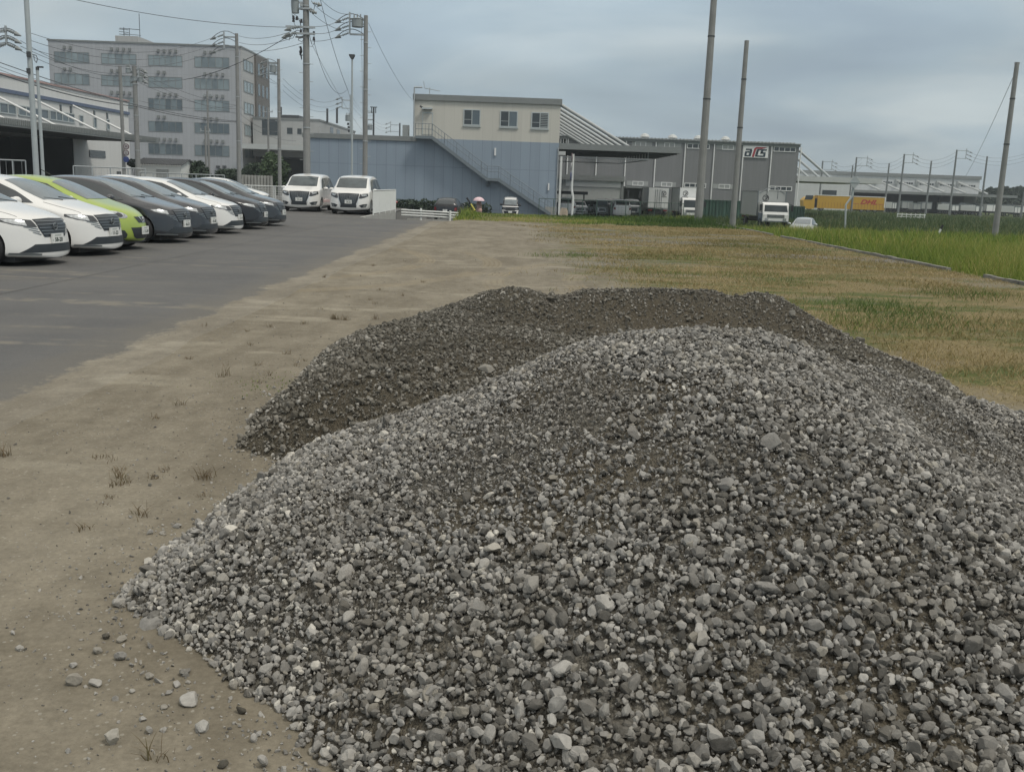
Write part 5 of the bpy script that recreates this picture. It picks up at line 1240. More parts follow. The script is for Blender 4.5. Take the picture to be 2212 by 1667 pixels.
# white people carriers
VAN = dict(st=[(2.40, 1.04, 1.03, 1.0, .70, .90, (0, .02, .09, .36)), (2.05, 1.14, 1.125, 1.07, .74, .93, (0, 0, 0, .08)), (1.66, 1.22, 1.21, 1.12, .80, .935), (1.26, 1.52, 1.49, 1.13, .77, .935), (.84, 1.80, 1.755, 1.14, .73, .935), (-.6, 1.88, 1.825, 1.15, .73, .935), (-1.98, 1.84, 1.775, 1.16, .71, .93), (-2.32, 1.50, 1.46, 1.14, .74, .91), (-2.42, 1.05, 1.03, 1.0, .70, .86, (0, -.02, -.06, -.20))],
    zl=[.72, .50, .32, .19], off=dict(f=[.06, .09, .09, .03], s=[.02, .02, .0, -.05], c=[.05, .08, .09, 0], r=[.03, .05, .04, 0]), wheels=(1.52, -1.48), r=.345, w=.93, c0=3, spokes=7)
def van(label):
    S = VAN; t = thing('people_carrier', label, 'car', group='white people carriers parked by the mesh fence'); body, tree = make_body(S); body.parent = t
    patch(tree, [(-.72, 1.245), (-.4, 1.235), (0, 1.23), (.4, 1.235), (.72, 1.245), (.665, 1.70), (.3, 1.72), (-.3, 1.72), (-.665, 1.70)], 'f', 'van_glass', 'windscreen', t)
    for s in (1, -1):
        for nm, P in (('side_window', [(1.40, 1.14), (1.05, 1.36), (.78, 1.55), (.45, 1.64), (.30, 1.65), (.28, 1.14)]), ('side_window', [(.22, 1.14), (.24, 1.655), (-.85, 1.68), (-.85, 1.14)]), ('side_window', [(-.93, 1.14), (-.93, 1.68), (-1.85, 1.64), (-2.05, 1.30), (-2.02, 1.17)])):
            patch(tree, P, 's', 'glass_dark', nm, t, side=s)
        P = [(.53, .975), (.66, .99), (.86, 1.0), (.885, .88), (.76, .81), (.59, .755), (.49, .765)]
        hl = patch(tree, P if s > 0 else mir(P), 'f', 'lamp_dark', 'headlight', t)
        P = [(.56, .94), (.80, .965), (.83, .90), (.66, .865)]; patch(tree, P if s > 0 else mir(P), 'f', 'lamp_bright', 'lamp_lens', hl, off=.012)
        P = [(.50, .44), (.60, .34), (.80, .36), (.86, .52), (.66, .50)]; fg = patch(tree, P if s > 0 else mir(P), 'f', 'grille_dark', 'fog_recess', t)
        P = [(.68, .38), (.80, .40), (.80, .45), (.70, .44)]; patch(tree, P if s > 0 else mir(P), 'f', 'lamp_glass', 'fog_lamp', fg, off=.012)
        P = [(.70, .95), (.86, .96), (.86, 1.32), (.72, 1.30)]; patch(tree, P if s > 0 else mir(P), 'r', 'tail_red', 'tail_light', t)
        g_ = [(1.35, .74), (-2.1, .74), (-2.1, .728), (1.35, .728)]
        patch(tree, [(.25, 1.10), (.25, .30), (.238, .30), (.238, 1.10)], 's', 'trim_black', 'door_gap', t, off=.003, res=.1, side=s); patch(tree, [(-.88, 1.10), (-.88, .30), (-.892, .30), (-.892, 1.10)], 's', 'trim_black', 'door_gap', t, off=.003, res=.1, side=s)
    gg = patch(tree, [(-.50, .985), (0, 1.0), (.50, .985), (.45, .72), (.37, .50), (.38, .34), (-.38, .34), (-.37, .50), (-.45, .72)], 'f', 'grille_dark', 'grille', t, off=.007)
    for k in range(8):       # rows of short chrome chevrons
        z0 = .925 - k * .052
        for s in (1, -1):
            ye = .43 - k * .018
            for j in range(4):
                a0 = .02 + j * ye / 4 + (k % 2) * .03; a1 = min(a0 + ye / 4 - .022, ye)
                if a1 <= a0: continue
                dz0, dz1 = -.05 + a0 * .16, -.05 + a1 * .16
                P = [(a0, z0 + dz0), (a1, z0 + dz1), (a1, z0 + dz1 + .017), (a0, z0 + dz0 + .017)]
                if j == 0 or True:
                    patch(tree, P if s > 0 else mir(P), 'f', 'bar_grey', 'grille_bar', gg, off=.013, res=.2)
    for s in (1, -1):
        P = [(.51, .98), (.53, .98), (.405, .42), (.385, .42)]; patch(tree, P if s > 0 else mir(P), 'f', 'chrome', 'grille_edge', gg, off=.012)
    e = MB(); h, nr, _, _ = tree.ray_cast(Vector((6, 0, .78)), Vector((-1, 0, 0))); e.tube([(h.x + .03, .065 * math.cos(a * math.pi / 8), .78 + .065 * math.sin(a * math.pi / 8)) for a in range(17)], .011, 5); e.box(h.x + .024, h.x + .036, -.075, .075, .77, .79); e.build('emblem', M['bar_grey'], t, world=False)
    patch(tree, [(-.66, 1.22), (.66, 1.22), (.58, 1.66), (-.58, 1.66)], 'r', 'glass_dark', 'rear_window', t)
    mirror_part(t, 1.02, 1.05, 1.14); add_wheels(S, t); underbody(S, t)
    w_ = MB(); w_.tube([(1.66, .5, 1.20), (1.53, -.08, 1.26)], .012); w_.tube([(1.68, -.10, 1.21), (1.50, -.58, 1.26)], .012); w_.build('wiper', M['trim_black'], t, world=False)
    return t, tree
v0, vtree = van('white people carrier, the farther left of the pair by the mesh fence')
v1 = copy_tree(v0); v1['label'] = 'white people carrier with its flank behind the white mesh fence'
for t, u, vb, yaw, txt in ((v0, 641, 457.5, .5, '17-14'), (v1, 748, 464, 0, '19-01')):
    g_ = gr(u, vb); t.location = (g_.x + .1, g_.y + 2.42, .007); t.rotation_euler = (0, 0, R(-90 + yaw)); plate(t, vtree, 0, .60, txt)

# a simple car seen small or partly hidden: same body builder, fewer fittings
BOXY = dict(st=[(1.66, .92, .91, .87, .52, .66, (0, .02, .05, .20)), (1.52, 1.0, .99, .92, .56, .71, (0, 0, 0, .02)), (1.34, 1.08, 1.06, 1.0, .62, .735), (1.18, 1.42, 1.40, 1.02, .60, .735), (1.0, 1.72, 1.68, 1.03, .58, .735), (-.4, 1.80, 1.75, 1.04, .58, .735), (-1.45, 1.76, 1.70, 1.05, .57, .735), (-1.62, 1.4, 1.36, 1.04, .60, .73), (-1.68, .95, .94, .92, .58, .70, (0, 0, -.02, -.10))],
    zl=[.64, .45, .30, .20], off=dict(f=[.02, .04, .04, .02], s=[.01, .01, 0, -.03], c=[.02, .03, .04, 0], r=[.02, .03, .03, 0]), wheels=(1.16, -1.26), r=.29, w=.737, c0=2)
SUV = dict(st=[(2.26, .98, .97, .92, .62, .86, (0, .02, .08, .36)), (1.8, 1.06, 1.04, .98, .66, .91, (0, 0, 0, .1)), (1.15, 1.14, 1.12, 1.04, .74, .92), (.75, 1.38, 1.34, 1.05, .69, .92), (.30, 1.60, 1.55, 1.06, .63, .92), (-.6, 1.68, 1.62, 1.08, .63, .92), (-1.7, 1.62, 1.56, 1.12, .60, .91), (-2.12, 1.34, 1.30, 1.10, .66, .88), (-2.28, 1.0, .98, .94, .66, .84, (0, -.02, -.07, -.22))],
    zl=[.70, .50, .34, .22], off=dict(f=[.04, .06, .06, .02], s=[.02, .02, 0, -.05], c=[.04, .06, .06, 0], r=[.04, .06, .05, 0]), wheels=(1.38, -1.38), r=.35, w=.92, c0=3)
def simple_car(S, name, label, paint, loc, yaw, kind='car', group=None, ws=None, side=None, rw=None, face=True, dirt=None):
    t = thing(name, label, kind, group=group); body, tree = make_body(S); body.parent = t
    st = S['st']; zr = max(q[1] for q in st); zb = st[4][3]
    z0, z1 = zb + .06, zr - .14; xr_ = st[6][0]
    y0, y1 = st[2][4] - .08, st[4][4] - .05
    patch(tree, [(-y0, z0 + .03), (y0, z0 + .03), (y1, z1), (-y1, z1)], 'f', 'windshield', 'windscreen', t)
    patch(tree, [(-y0 + .04, z0 + .06), (y0 - .04, z0 + .06), (y1, z1), (-y1, z1)], 'r', 'glass_dark', 'rear_window', t)
    xa, xb, xc, xd = st[2][0] - .12, st[4][0] - .02, xr_ + .1, st[7][0] + .18
    for s in (1, -1):
        patch(tree, [(xa, z0), (xb, z1 - .02), (.0, z1 + .0), (.0, z0)], 's', 'glass_dark', 'side_window', t, side=s); patch(tree, [(-.08, z0), (-.08, z1), (xc, z1 - .02), (xd, z0 + .03)], 's', 'glass_dark', 'side_window', t, side=s)
        wq = st[0][5]; zh = st[0][3]
        P = [(wq * .58, zh - .04), (wq * .97, zh - .03), (wq * .95, zh - .14), (wq * .62, zh - .17)]; patch(tree, P if s > 0 else mir(P), 'f', 'lamp_bright', 'headlight', t)
        P = [(wq * .76, zh - .20), (wq * .98, zh - .19), (wq * .98, zh + .04), (wq * .80, zh + .02)]; patch(tree, P if s > 0 else mir(P), 'r', 'tail_red', 'tail_light', t)
    wq = st[0][5]; patch(tree, [(-wq * .5, st[0][3] - .06), (wq * .5, st[0][3] - .06), (wq * .44, .52), (-wq * .44, .52)], 'f', 'grille_dark', 'grille', t)
    patch(tree, [(-wq * .7, .42), (wq * .7, .42), (wq * .6, .28), (-wq * .6, .28)], 'f', 'trim_black', 'lower_intake', t)
    mirror_part(t, st[2][0] - .35, S['w'] + .09, z0 + .02); add_wheels(S, t); underbody(S, t)
    for rear in (0, 1): plate(t, tree, 0, .50 if not rear else .72, '', rear=bool(rear))
    repaint(t, paint); t.location = loc; t.rotation_euler = (0, 0, R(yaw)); return t, tree
def street(u, v, Y, z=SZ): p = at(u, v, Y); return (p.x, Y, z)
simple_car(SUV, 'dark_suv', 'dark suv seen from behind beside the hedge and the person with the parasol', 'paint_black', street(971, 440, 77, -1.08), 86)
kv, ktree = simple_car(BOXY, 'mini_van', 'tiny boxy black and white van facing the camera by the blue wall', 'paint_black', street(1103, 440, 91, -1.18), -90)
patch(ktree, [(-.72, .93), (.72, .93), (.70, .985), (-.70, .985)], 'f', 'paint_white', 'nose_band', kv, off=.014)
patch(ktree, [(1.05, -.62), (1.05, .62), (-1.5, .62), (-1.5, -.62)], 't', 'paint_white', 'white_roof', kv, off=.012, res=.1)
patch(ktree, [(-.68, 1.66), (.68, 1.66), (.60, 1.76), (-.60, 1.76)], 'f', 'paint_white', 'white_roof', kv, off=.012)
patch(ktree, [(-.72, .58), (.72, .58), (.72, .68), (.45, .66), (.38, .60), (-.38, .60), (-.45, .66), (-.72, .68)], 'f', 'paint_white', 'bumper_band', kv, off=.018)
for s in (1, -1):
    P = [(.52, .30), (.70, .32), (.70, .60), (.56, .56)]; patch(ktree, P if s > 0 else mir(P), 'f', 'paint_white', 'bumper_corner', kv, off=.018)
patch(ktree, [(-.55, .58), (.55, .58), (.58, .80), (-.58, .80)], 'f', 'trim_black', 'nose_panel', kv, off=.012)
patch(ktree, [(-.3, .33), (.3, .33), (.34, .50), (-.34, .50)], 'f', 'trim_black', 'bumper_panel', kv, off=.016)
simple_car(VAN, 'white_mpv', 'white family van with its rear towards the camera behind the green fence', 'paint_white', street(1338, 450, 107), 92)
simple_car(NOTE, 'silver_compact', 'silver grey compact car half hidden by the tall grass below the yellow lorry', 'paint_silver', street(1737, 470, 74, -1.42), -112)
simple_car(SUV, 'red_car', 'red car mostly hidden behind the far end of the white mesh fence', 'paint_red', (at(817, 430, 63).x, 63, -.80), 90)
# second row seen only as roofs behind the first
for k, (u, Y, lab) in enumerate(((300, 40.5, 'white car whose roof shows behind the grey and white hatchbacks'), (492, 50, 'white car whose roof shows behind the black hatchbacks at the row end'))):
    simple_car(NOTE, 'hatchback_car', lab, 'paint_white', (at(u, 378, Y).x, Y, .007), 8, group='white cars behind the parked row')
# cars behind the green fence
for k, (u, Y, S, pm, lab, yaw) in enumerate(((1222, 106, VAN, 'paint_white', 'white van behind the beige block, left end of the fenced car park', 90), (1252, 110, NOTE, 'paint_white', 'white small car behind the bent sign pole in the fenced car park', -90), (1275, 112, SUV, 'paint_black', 'dark car under the end of the carport in the fenced car park', 90),
     (1298, 109, BOXY, 'paint_silver', 'pale boxy car behind the fence, right of the dark one', -90), (1322, 115, VAN, 'paint_white', 'white roofed van behind the rear facing family van', -90), (1365, 113, VAN, 'paint_silver', 'silver van between the white family van and the box lorry', -92))):
    simple_car(S, 'parked_car', lab, pm, street(u, 450, Y), yaw, group='cars in the fenced car park')

# lorries
def truck(name, label, loc, yaw, W=2.2, Lc=1.7, Lb=6.0, Hc=2.3, Hb=3.2, paint='paint_white', boxm='sign_white', low=.75, skirt=None, emblem=True, group=None, roofline=False, sidem=None):
    """cab at +x, box behind; rear doors, wheels, lamps"""
    t = thing(name, label, 'lorry', group=group)
    hw = W / 2; xf = (Lc + Lb) / 2; xc = xf - Lc
    c = MB(); prof = [(xc + .12, .55), (xf - .02, .55), (xf, 1.15), (xf - .06, 1.35), (xf - .30, Hc - .12), (xf - .48, Hc), (xc + .12, Hc)]
    c.prism(prof, 'y', -hw + .08, hw - .08); cb = c.build('cab', M[paint], t, world=False)
    bv = cb.modifiers.new('bevel', 'BEVEL'); bv.width = .06; bv.segments = 2
    fx = lambda z: xf - .06 - (z - 1.35) / (Hc - .12 - 1.35) * .24 + .012
    w_ = MB(); za, zb_ = 1.38, Hc - .22; w_.add([(fx(za), -hw + .2, za), (fx(za), hw - .2, za), (fx(zb_), hw - .26, zb_), (fx(zb_), -hw + .26, zb_)], [(0, 1, 2, 3)]); w_.build('windscreen', M['lorry_glass'], t, world=False)
    for s in (1, -1):
        y = s * (hw - .08 + .006); sw = MB(); sw.add([(xc + .45, y, 1.3), (xf - .25, y, 1.3), (xf - .48, y, Hc - .25), (xc + .45, y, Hc - .25)], [(0, 1, 2, 3)]); sw.build('side_window', M['glass_dark'], t, world=False)
        MB().box(xf - .08, xf + .01, s * (hw - .42) - .14, s * (hw - .42) + .14, .68, .88).build('headlight', M['lamp_bright'], t, world=False)
        m_ = MB(); m_.box(xf - .02, xf + .10, s * (hw + .10) - .10, s * (hw + .10) + .10, 1.45, 1.95); m_.tube([(xf - .2, s * (hw - .1), 2.0), (xf + .04, s * (hw + .08), 2.0)], .02); m_.build('mirror', M['trim_black'], t, world=False)
    MB().box(xf - .02, xf + .03, -hw + .16, hw - .16, .58, .66).build('bumper_trim', M['bar_grey'], t, world=False)
    g = MB()
    for k in range(3): g.box(xf, xf + .02, -hw + .45, hw - .45, .92 + k * .09, .97 + k * .09)
    g.build('grille', M['grille_dark'], t, world=False)
    bo = MB(); bo.box(-xf, xc, -hw, hw, low + .25, Hb); box_o = bo.build('cargo_box', M[boxm], t, world=False)
    ed = MB()
    for s in (1, -1): ed.box(-xf - .02, xc + .02, s * hw - .04, s * hw + .04, Hb - .05, Hb + .02); ed.box(-xf - .02, -xf + .05, s * hw - .05, s * hw + .03, low + .2, Hb); ed.box(xc - .05, xc + .025, s * hw - .05, s * hw + .03, low + .2, Hb)
    ed.build('edge_trim', M['bar_grey'], box_o, world=False)
    dr = MB()
    for s in (1, -1): dr.box(-xf - .03, -xf - .002, min(s * .02, s * (hw - .07)), max(s * .02, s * (hw - .07)), low + .32, Hb - .1)
    do = dr.build('rear_doors', M[boxm], t, world=False)
    rd = MB()
    for y in (-hw * .30, -hw * .12, hw * .12, hw * .30): rd.cyl((-xf - .05, y, low + .3), (-xf - .05, y, Hb - .12), .022, n=5)
    rd.build('lock_rod', M['bar_grey'], do, world=False)
    fr = MB(); fr.box(-xf + .1, xf - .2, -hw * .4, hw * .4, .55, .85); fr.box(-xf + .02, -xf + .12, -hw + .1, hw - .1, .42, .55); fr.build('chassis', M['black'], t, world=False)
    for s in (1, -1): MB().box(-xf - .03, -xf + .03, s * hw * .72 - .2, s * hw * .72 + .2, .72, .86).build('tail_light', M['tail_red'], t, world=False)
    for wx in (xf - .75, -xf + 1.5):
        for s in (1, -1):
            tb, rb, hub = wheel_proto(.42, .26, 8); o = tb.build('wheel', M['rubber'], t, world=False, smooth=True); o.location = (wx, s * (hw - .18), .42); rb.build('rim', M['bar_grey'], o, world=False)
    if emblem:
        for (x_, sg) in ((-xf - .036, -1), (xc + .012, 1)):
            yy = hw * .52 * sg * (1 if sg < 0 else -1) * 1.0; e = MB(); zz = Hb - .55
            yy = -hw * .5 if sg < 0 else hw * -.45
            e.tube([(x_ , yy + .24 * math.cos(a * math.pi / 8), zz + .24 * math.sin(a * math.pi / 8)) for a in range(17)], .028, 4)
            e.add([(x_, yy - .12, zz - .14), (x_, yy + .02, zz - .02), (x_, yy + .13, zz + .16), (x_, yy + .16, zz + .02), (x_, yy + .05, zz - .16)], [(0, 1, 2, 3, 4)]); e.add([(x_, yy - .14, zz + .06), (x_, yy - .02, zz + .14), (x_, yy - .0, zz + .02)], [(0, 1, 2)])
            for k in range(6): e.box(x_ - .005, x_ + .005, yy - .30 + k * .1, yy - .23 + k * .1, zz - .42, zz - .33)
            e.build('emblem', M['trim_black'], t, world=False)
    t.location = loc; t.rotation_euler = (0, 0, R(yaw)); return t, xf, hw, xc
truck('box_lorry', 'white box lorry with closed rear doors towards the camera', street(1411, 460, 113), 90, W=2.25, Lb=5.2, Hb=3.15)
tk2, xf, hw, xc = truck('box_lorry', 'white cab box lorry facing the camera partly behind the tall bare pole', street(1482, 470, 102), -90, W=2.15, Lb=5.0, Hb=3.25)
tk3, xf, hw, xc = truck('blue_lorry', 'blue and white lorry with grey box facing the camera, nearest of the lorries', street(1650, 470, 86, -1.1), -90, W=2.3, Lb=6.2, Hc=2.12, Hb=3.0, boxm='panel_light')
for s in (1, -1): MB().box(xc + .2, xf - .1, s * (hw - .07) - .012, s * (hw - .07) + .012, .56, 1.25).build('cab_panel', M['paint_blue'], tk3, world=False)
rf = MB(); rf.tube([(xc + .02, -hw + .1, 2.85), (xc + .02, -.35, 3.28), (xc + .02, .35, 3.28), (xc + .02, hw - .1, 2.85)], .03, 4); rf.tube([(xc + .02, -.45, 2.4), (xc + .02, -.45, 3.2)], .02, 4); rf.tube([(xc + .02, .45, 2.4), (xc + .02, .45, 3.2)], .02, 4); rf.build('box_seam', M['bar_grey'], tk3, world=False)
# yellow articulated lorry, side on
def yellow_lorry():
    Y = 200.0; mat('courier_yellow', (0.46, 0.27, 0.020), .5, var=.08, scale=.6); mat('courier_red', (0.36, 0.025, 0.03), .5, var=0); mat('curtain_strap', (0.30, 0.15, 0.02), .6, var=.1)
    xa, xb = at(1765.5, 440, Y).x, at(1911, 445, Y).x; zt = at(1830, 424.5, Y).z; z0 = SZ + .05; xc0 = at(1736, 440, Y).x
    t = thing('articulated_lorry', 'yellow articulated curtain side lorry seen side on beyond the field', 'lorry', ((xa + xb) / 2, Y, SZ))
    tr_ = bx(xa, xb, Y, Y + 2.5, z0 + .55, zt).build('trailer', M['courier_yellow'], t)
    bx(xa - .05, xb + .05, Y - .04, Y + 2.54, zt, zt + .14).build('roof_rail', M['sign_white'], tr_); bx(xb - .12, xb + .06, Y - .05, Y - .001, z0 + 1.05, zt).build('corner_post', M['sign_white'], tr_)
    s_ = MB()
    for k in range(22): xx = xa + .4 + k * (xb - xa - .8) / 21; s_.box(xx - .03, xx + .03, Y - .03, Y - .002, z0 + .6, z0 + 1.75)
    s_.build('strap', M['curtain_strap'], tr_)
    vs, fs = text_mb('DHL', 1.5, shear=.35, bold=.06); xm = at(1876, 437, Y).x; zm = at(1876, 437.5, Y).z; q = MB(); q.add([(xm + p[0] * 1.12, Y - .02, zm + p[1] * .82) for p in vs], fs)
    q.box(xm - 3.0, xm - 1.9, Y - .02, Y - .012, zm - .34, zm - .26); q.box(xm + 1.95, xm + 3.0, Y - .02, Y - .012, zm - .34, zm - .26); q.build('lettering', M['courier_red'], tr_)
    c = MB(); prof = [(xc0 + .25, z0 + .35), (xa - .55, z0 + .35), (xa - .55, zt - .15), (xc0 + .65, zt - .35), (xc0 + .25, zt - .6), (xc0 - .1, z0 + 2.0), (xc0 + .02, z0 + .9)]
    c.prism(prof, 'y', Y + .02, Y + 2.48); cab = c.build('cab', M['courier_yellow'], t)
    g = MB(); g.prism([(xc0 + .12, z0 + 2.1), (xc0 + 1.5, z0 + 2.1), (xc0 + 1.75, z0 + 2.4), (xc0 + 1.75, z0 + 2.95), (xc0 + .3, z0 + 2.95)], 'y', Y + .0, Y + .019); g.build('side_window', M['glass_dark'], cab)
    bx(xa - .5, xa, Y + .3, Y + 2.2, z0 + .7, zt - .6).build('gap', M['black'], t); bx(xa + 1, xb - .5, Y + .5, Y + 2, z0 + .7, z0 + 1.04).build('chassis', M['black'], t)
    for xx in (xc0 + 1.2, xa + .9, xb - 4.4, xb - 3.1, xb - 1.8):
        tb, rb, hub = wheel_proto(.5, .3, 8); o = tb.build('wheel', M['rubber'], t, world=False, smooth=True); o.location = Vector((xx, Y + .2, z0 + .5)) - Vector(t.location); rb.build('rim', M['bar_grey'], o, world=False)
yellow_lorry()
# white lorries and trailers on the depot apron
def Z7(X, Yp): return (X / 3.282 + 2350) / 1.367, (Yp / 3.282 + 400) / 1.367
DEP = [(880, 935, 645, 'small white lorry left of the first bare pole on the depot apron', 212), (938, 982, 648, 'white lorry rear beside the first far pole on the depot apron', 206), (1032, 1135, 636, 'grey trailer left of a white lorry rear on the depot apron', 222), (1143, 1217, 655, 'white lorry rear in front of two grey trailers', 206), (1222, 1322, 645, 'grey trailer right of the white lorry rear', 222),
       (1412, 1510, 650, 'grey trailer left of the tall pole with insulators', 222), (1515, 1587, 672, 'white lorry rear right of the tall pole with insulators', 208), (1590, 1650, 655, 'short grey trailer behind a white lorry rear', 224), (1662, 1742, 668, 'grey trailer left of the rightmost bare far pole', 222), (1746, 1818, 680, 'white lorry rear behind the rightmost bare far pole', 208),
       (1850, 1985, 665, 'long white trailer behind the thick pole at the right', 222), (1992, 2110, 672, 'long grey trailer right of the thick pole at the right', 222), (2122, 2186, 688, 'white lorry rear nearest the right edge of the depot', 208), (2192, 2300, 680, 'white trailer cut by the right edge of the depot', 222)]
for i, (X0, X1, Yt, lab, Y) in enumerate(DEP):
    u0, v0_ = Z7(X0, Yt); u1, _ = Z7(X1, Yt); a, b_ = at(u0, v0_, Y), at(u1, v0_, Y)
    t = thing('depot_lorry', lab, 'lorry', ((a.x + b_.x) / 2, Y, SZ), group='lorries and trailers on the depot apron')
    zt = max(a.z, .9); grey = 'grey' in lab; m_ = M['panel_light'] if grey else M['sign_white']
    bo = bx(a.x, b_.x, Y, Y + (2.5 if grey else 7), SZ + 1.0, zt).build('cargo_box', m_, t)
    e = MB(); e.box(a.x - .05, b_.x + .05, Y - .05, Y - .002, zt - .12, zt + .05); e.box(a.x - .05, a.x + .08, Y - .05, Y - .002, SZ + 1.0, zt - .12); e.box(b_.x - .08, b_.x + .05, Y - .05, Y - .002, SZ + 1.0, zt - .12); e.box((a.x + b_.x) / 2 - .04, (a.x + b_.x) / 2 + .04, Y - .04, Y - .002, SZ + 1.0, zt - .12); e.build('edge_trim', M['bar_grey'], bo)
    bx(a.x + .3, b_.x - .3, Y + .3, Y + 2.2, SZ + .6, SZ + .99).build('chassis', M['black'], t)
    for xx in ((a.x + .5, b_.x - .5) if not grey else (a.x + .8, b_.x - 2.2, b_.x - 1.0)):
        tb, rb, hub = wheel_proto(.48, .3, 8); o = tb.build('wheel', M['rubber'], t, world=False, smooth=True); o.location = Vector((xx, Y + .25, SZ + .48)) - Vector(t.location)
# ------------------------------------------------------------------ poles, wires, fences, plants, people
mat('far_grey', (0.17, 0.185, 0.19), .7, var=.1); mat('insulator', (0.22, 0.24, 0.24), .4, var=.1); mat('transformer', (0.24, 0.27, 0.28), .5, .1, var=.1); mat('white_pole', (0.36, 0.40, 0.41), .5, .1, var=.08)
mat('yellow', (0.55, 0.50, 0.10), .5, var=.05); mat('sign_ring', (0.13, 0.085, 0.095), .5, var=.1); mat('sign_blue', (0.035, 0.055, 0.17), .5, var=.1); mat('sign_face', (0.36, 0.36, 0.36), .5, var=.15, scale=8)
mat('feather', (0.012, 0.013, 0.018), .6, var=0)
def zof(u, v, Y): return at(u, v, Y).z
def xof(u, v, Y): return at(u, v, Y).x
def pole(name, label, ub, vb, Y, vt, ut, rb, rt, zb=None, m='pole_concrete', group=None, pegs=True, cat='utility pole', n=12):
    x = xof(ub, vb, Y); zt = zof(ut, vt, Y); zb = float(H_ground(x, Y)) - .3 if zb is None else zb
    t = thing(name, label, cat, (x, Y, zb), group=group)
    MB().cyl((x, Y, zb), (x, Y, zt), rb, rt, n).build('pole_shaft', M[m], t, smooth=False)
    if pegs:
        p = MB(); z = zb + 2.6; k = 0
        while z < zt - .8: s = 1 if k % 2 else -1; p.cyl((x, Y - .02, z), (x + s * (rb + .17), Y - .02, z), .014, n=4); z += .45; k += 1
        p.build('step_pegs', M['galv'], t)
        bd = MB()
        for f in (.35, .62, .86): zz = zb + (zt - zb) * f; bd.cyl((x, Y, zz), (x, Y, zz + .06), rb + (rt - rb) * f + .02, n=12)
        bd.build('band', M['galv'], t)
    return t, x, zt
def insul(p0, d, L_=.8, cone=True, s=1.0):
    """string insulator from p0 along direction d; returns mesh builder and tip"""
    m = MB(); p0 = Vector(p0); d = Vector(d).normalized(); p = p0.copy()
    for k in range(4): m.cyl(p + d * (.10 + k * .10) * s, p + d * (.14 + k * .10) * s, .085 * s, .06 * s, 8)
    m.cyl(p, p + d * L_ * s, .028 * s, n=5); 
    if cone: m.cyl(p + d * L_ * .62 * s, p + d * L_ * s, .13 * s, .03 * s, 8)
    return m, p + d * L_ * s
def loop(p0, p1, sag, r_=.018, n=7):
    p0, p1 = Vector(p0), Vector(p1); return [p0.lerp(p1, k / n) + Vector((0, 0, -sag * math.sin(math.pi * k / n))) for k in range(n + 1)]
def arm_frame(t, x, Y, ubar, vtop, vbot, arms, levels, dirs=(-1,), s=1.0, jump=True):
    """two horizontal arms to a vertical bar with strain insulators; arms: v of each arm; levels: v of insulator anchors"""
    xb = xof(ubar, (vtop + vbot) / 2, Y)
    m = MB()
    for v in arms: zz = zof((ubar + ubar) / 2, v, Y); m.box(min(x, xb), max(x, xb), Y - .05, Y + .05, zz - .05, zz + .05)
    m.box(xb - .045, xb + .045, Y - .05, Y + .05, zof(ubar, vbot, Y), zof(ubar, vtop, Y)); m.build('crossarm', M['galv'], t)
    tips = []
    for v in levels:
        z = zof(ubar, v, Y); row = []
        for d in dirs:
            im, tip = insul((xb, Y, z), (d, 0, -.38), .95 * s, s=1.0); im.build('insulator', M['insulator'], t); row.append(tip)
        tips.append(row)
        if jump:
            w_ = MB(); a = row[0]; b_ = row[-1] if len(row) > 1 else Vector((xb + (.9 if dirs[0] < 0 else -.9) * s, Y, z - .1))
            pts = [a.lerp(b_, k / 8) + Vector((0, 0, .42 * s * math.sin(math.pi * k / 8))) for k in range(9)]; w_.tube(pts, .022, 4); w_.build('jumper_wire', M['wire'], t)
    return tips, xb
def transformer(t, x, Y, z, r_=.28, h=.75, attach=None):
    m = MB(); m.cyl((x, Y, z), (x, Y, z + h), r_, r_, 14); m.cyl((x, Y, z + h), (x, Y, z + h + .06), r_ + .03, r_ * .6, 14)
    o = m.build('transformer', M['transformer'], t, smooth=False)
    b = MB()
    for k in (-1, 0, 1): b.cyl((x + k * r_ * .55, Y, z + h + .05), (x + k * r_ * .55, Y, z + h + .28), .05, .035, 6)
    b.build('bushing', M['insulator'], o)
    if attach is not None: MB().box(min(x, attach), max(x, attach), Y - .04, Y + .04, z + h * .3, z + h * .3 + .08).box(min(x, attach), max(x, attach), Y - .04, Y + .04, z + h * .8, z + h * .8 + .08).build('bracket', M['galv'], t)
    return o
# H: the big concrete pole behind the people carriers
tH, xH, zH = pole('utility_pole', 'thickest concrete utility pole rising out of the frame behind the white people carriers', 663, 378, 55, -60, 658, .205, .155, 0, group=None)
YH = 55
transformer(tH, xof(638, 20, YH), YH, zof(638, 29, YH), .19, .62, xH); 
m = MB(); z = zof(655, 60, YH); m.box(xof(619, 60, YH), xof(682, 60, YH), YH - .22, YH - .12, z - .05, z + .05); m.build('crossarm', M['galv'], tH)
m = MB(); z = zof(655, 74, YH); m.box(xof(632, 74, YH), xof(682, 76, YH), YH - .22, YH - .12, z - .05, z + .05); m.build('crossarm', M['galv'], tH)
m = MB(); z = zof(655, 80, YH); m.box(xof(637, 80, YH), xH, YH + .12, YH + .2, z - .04, z + .04); m.build('crossarm', M['galv'], tH)
for (u, v, dx, L_) in ((652, 59, -1, .9), (645, 72, -1, .75), (634, 78, -1, .6), (676, 8, 1, .5), (668, 25, 1, .4)):
    im, tip = insul((xof(u, v, YH), YH - .2, zof(u, v, YH)), (dx, 0, -.25), L_); im.build('insulator', M['insulator'], tH)
for (u, v) in ((634, 38), (634, 44), (651, 46), (641, 40), (678, 72), (678, 84), (650, 68)):
    q = at(u, v, YH - .15); MB().cyl((q.x, q.y, q.z - .09), (q.x, q.y, q.z + .09), .075, .05, 8).build('insulator', M['feather'], tH)
m = MB()
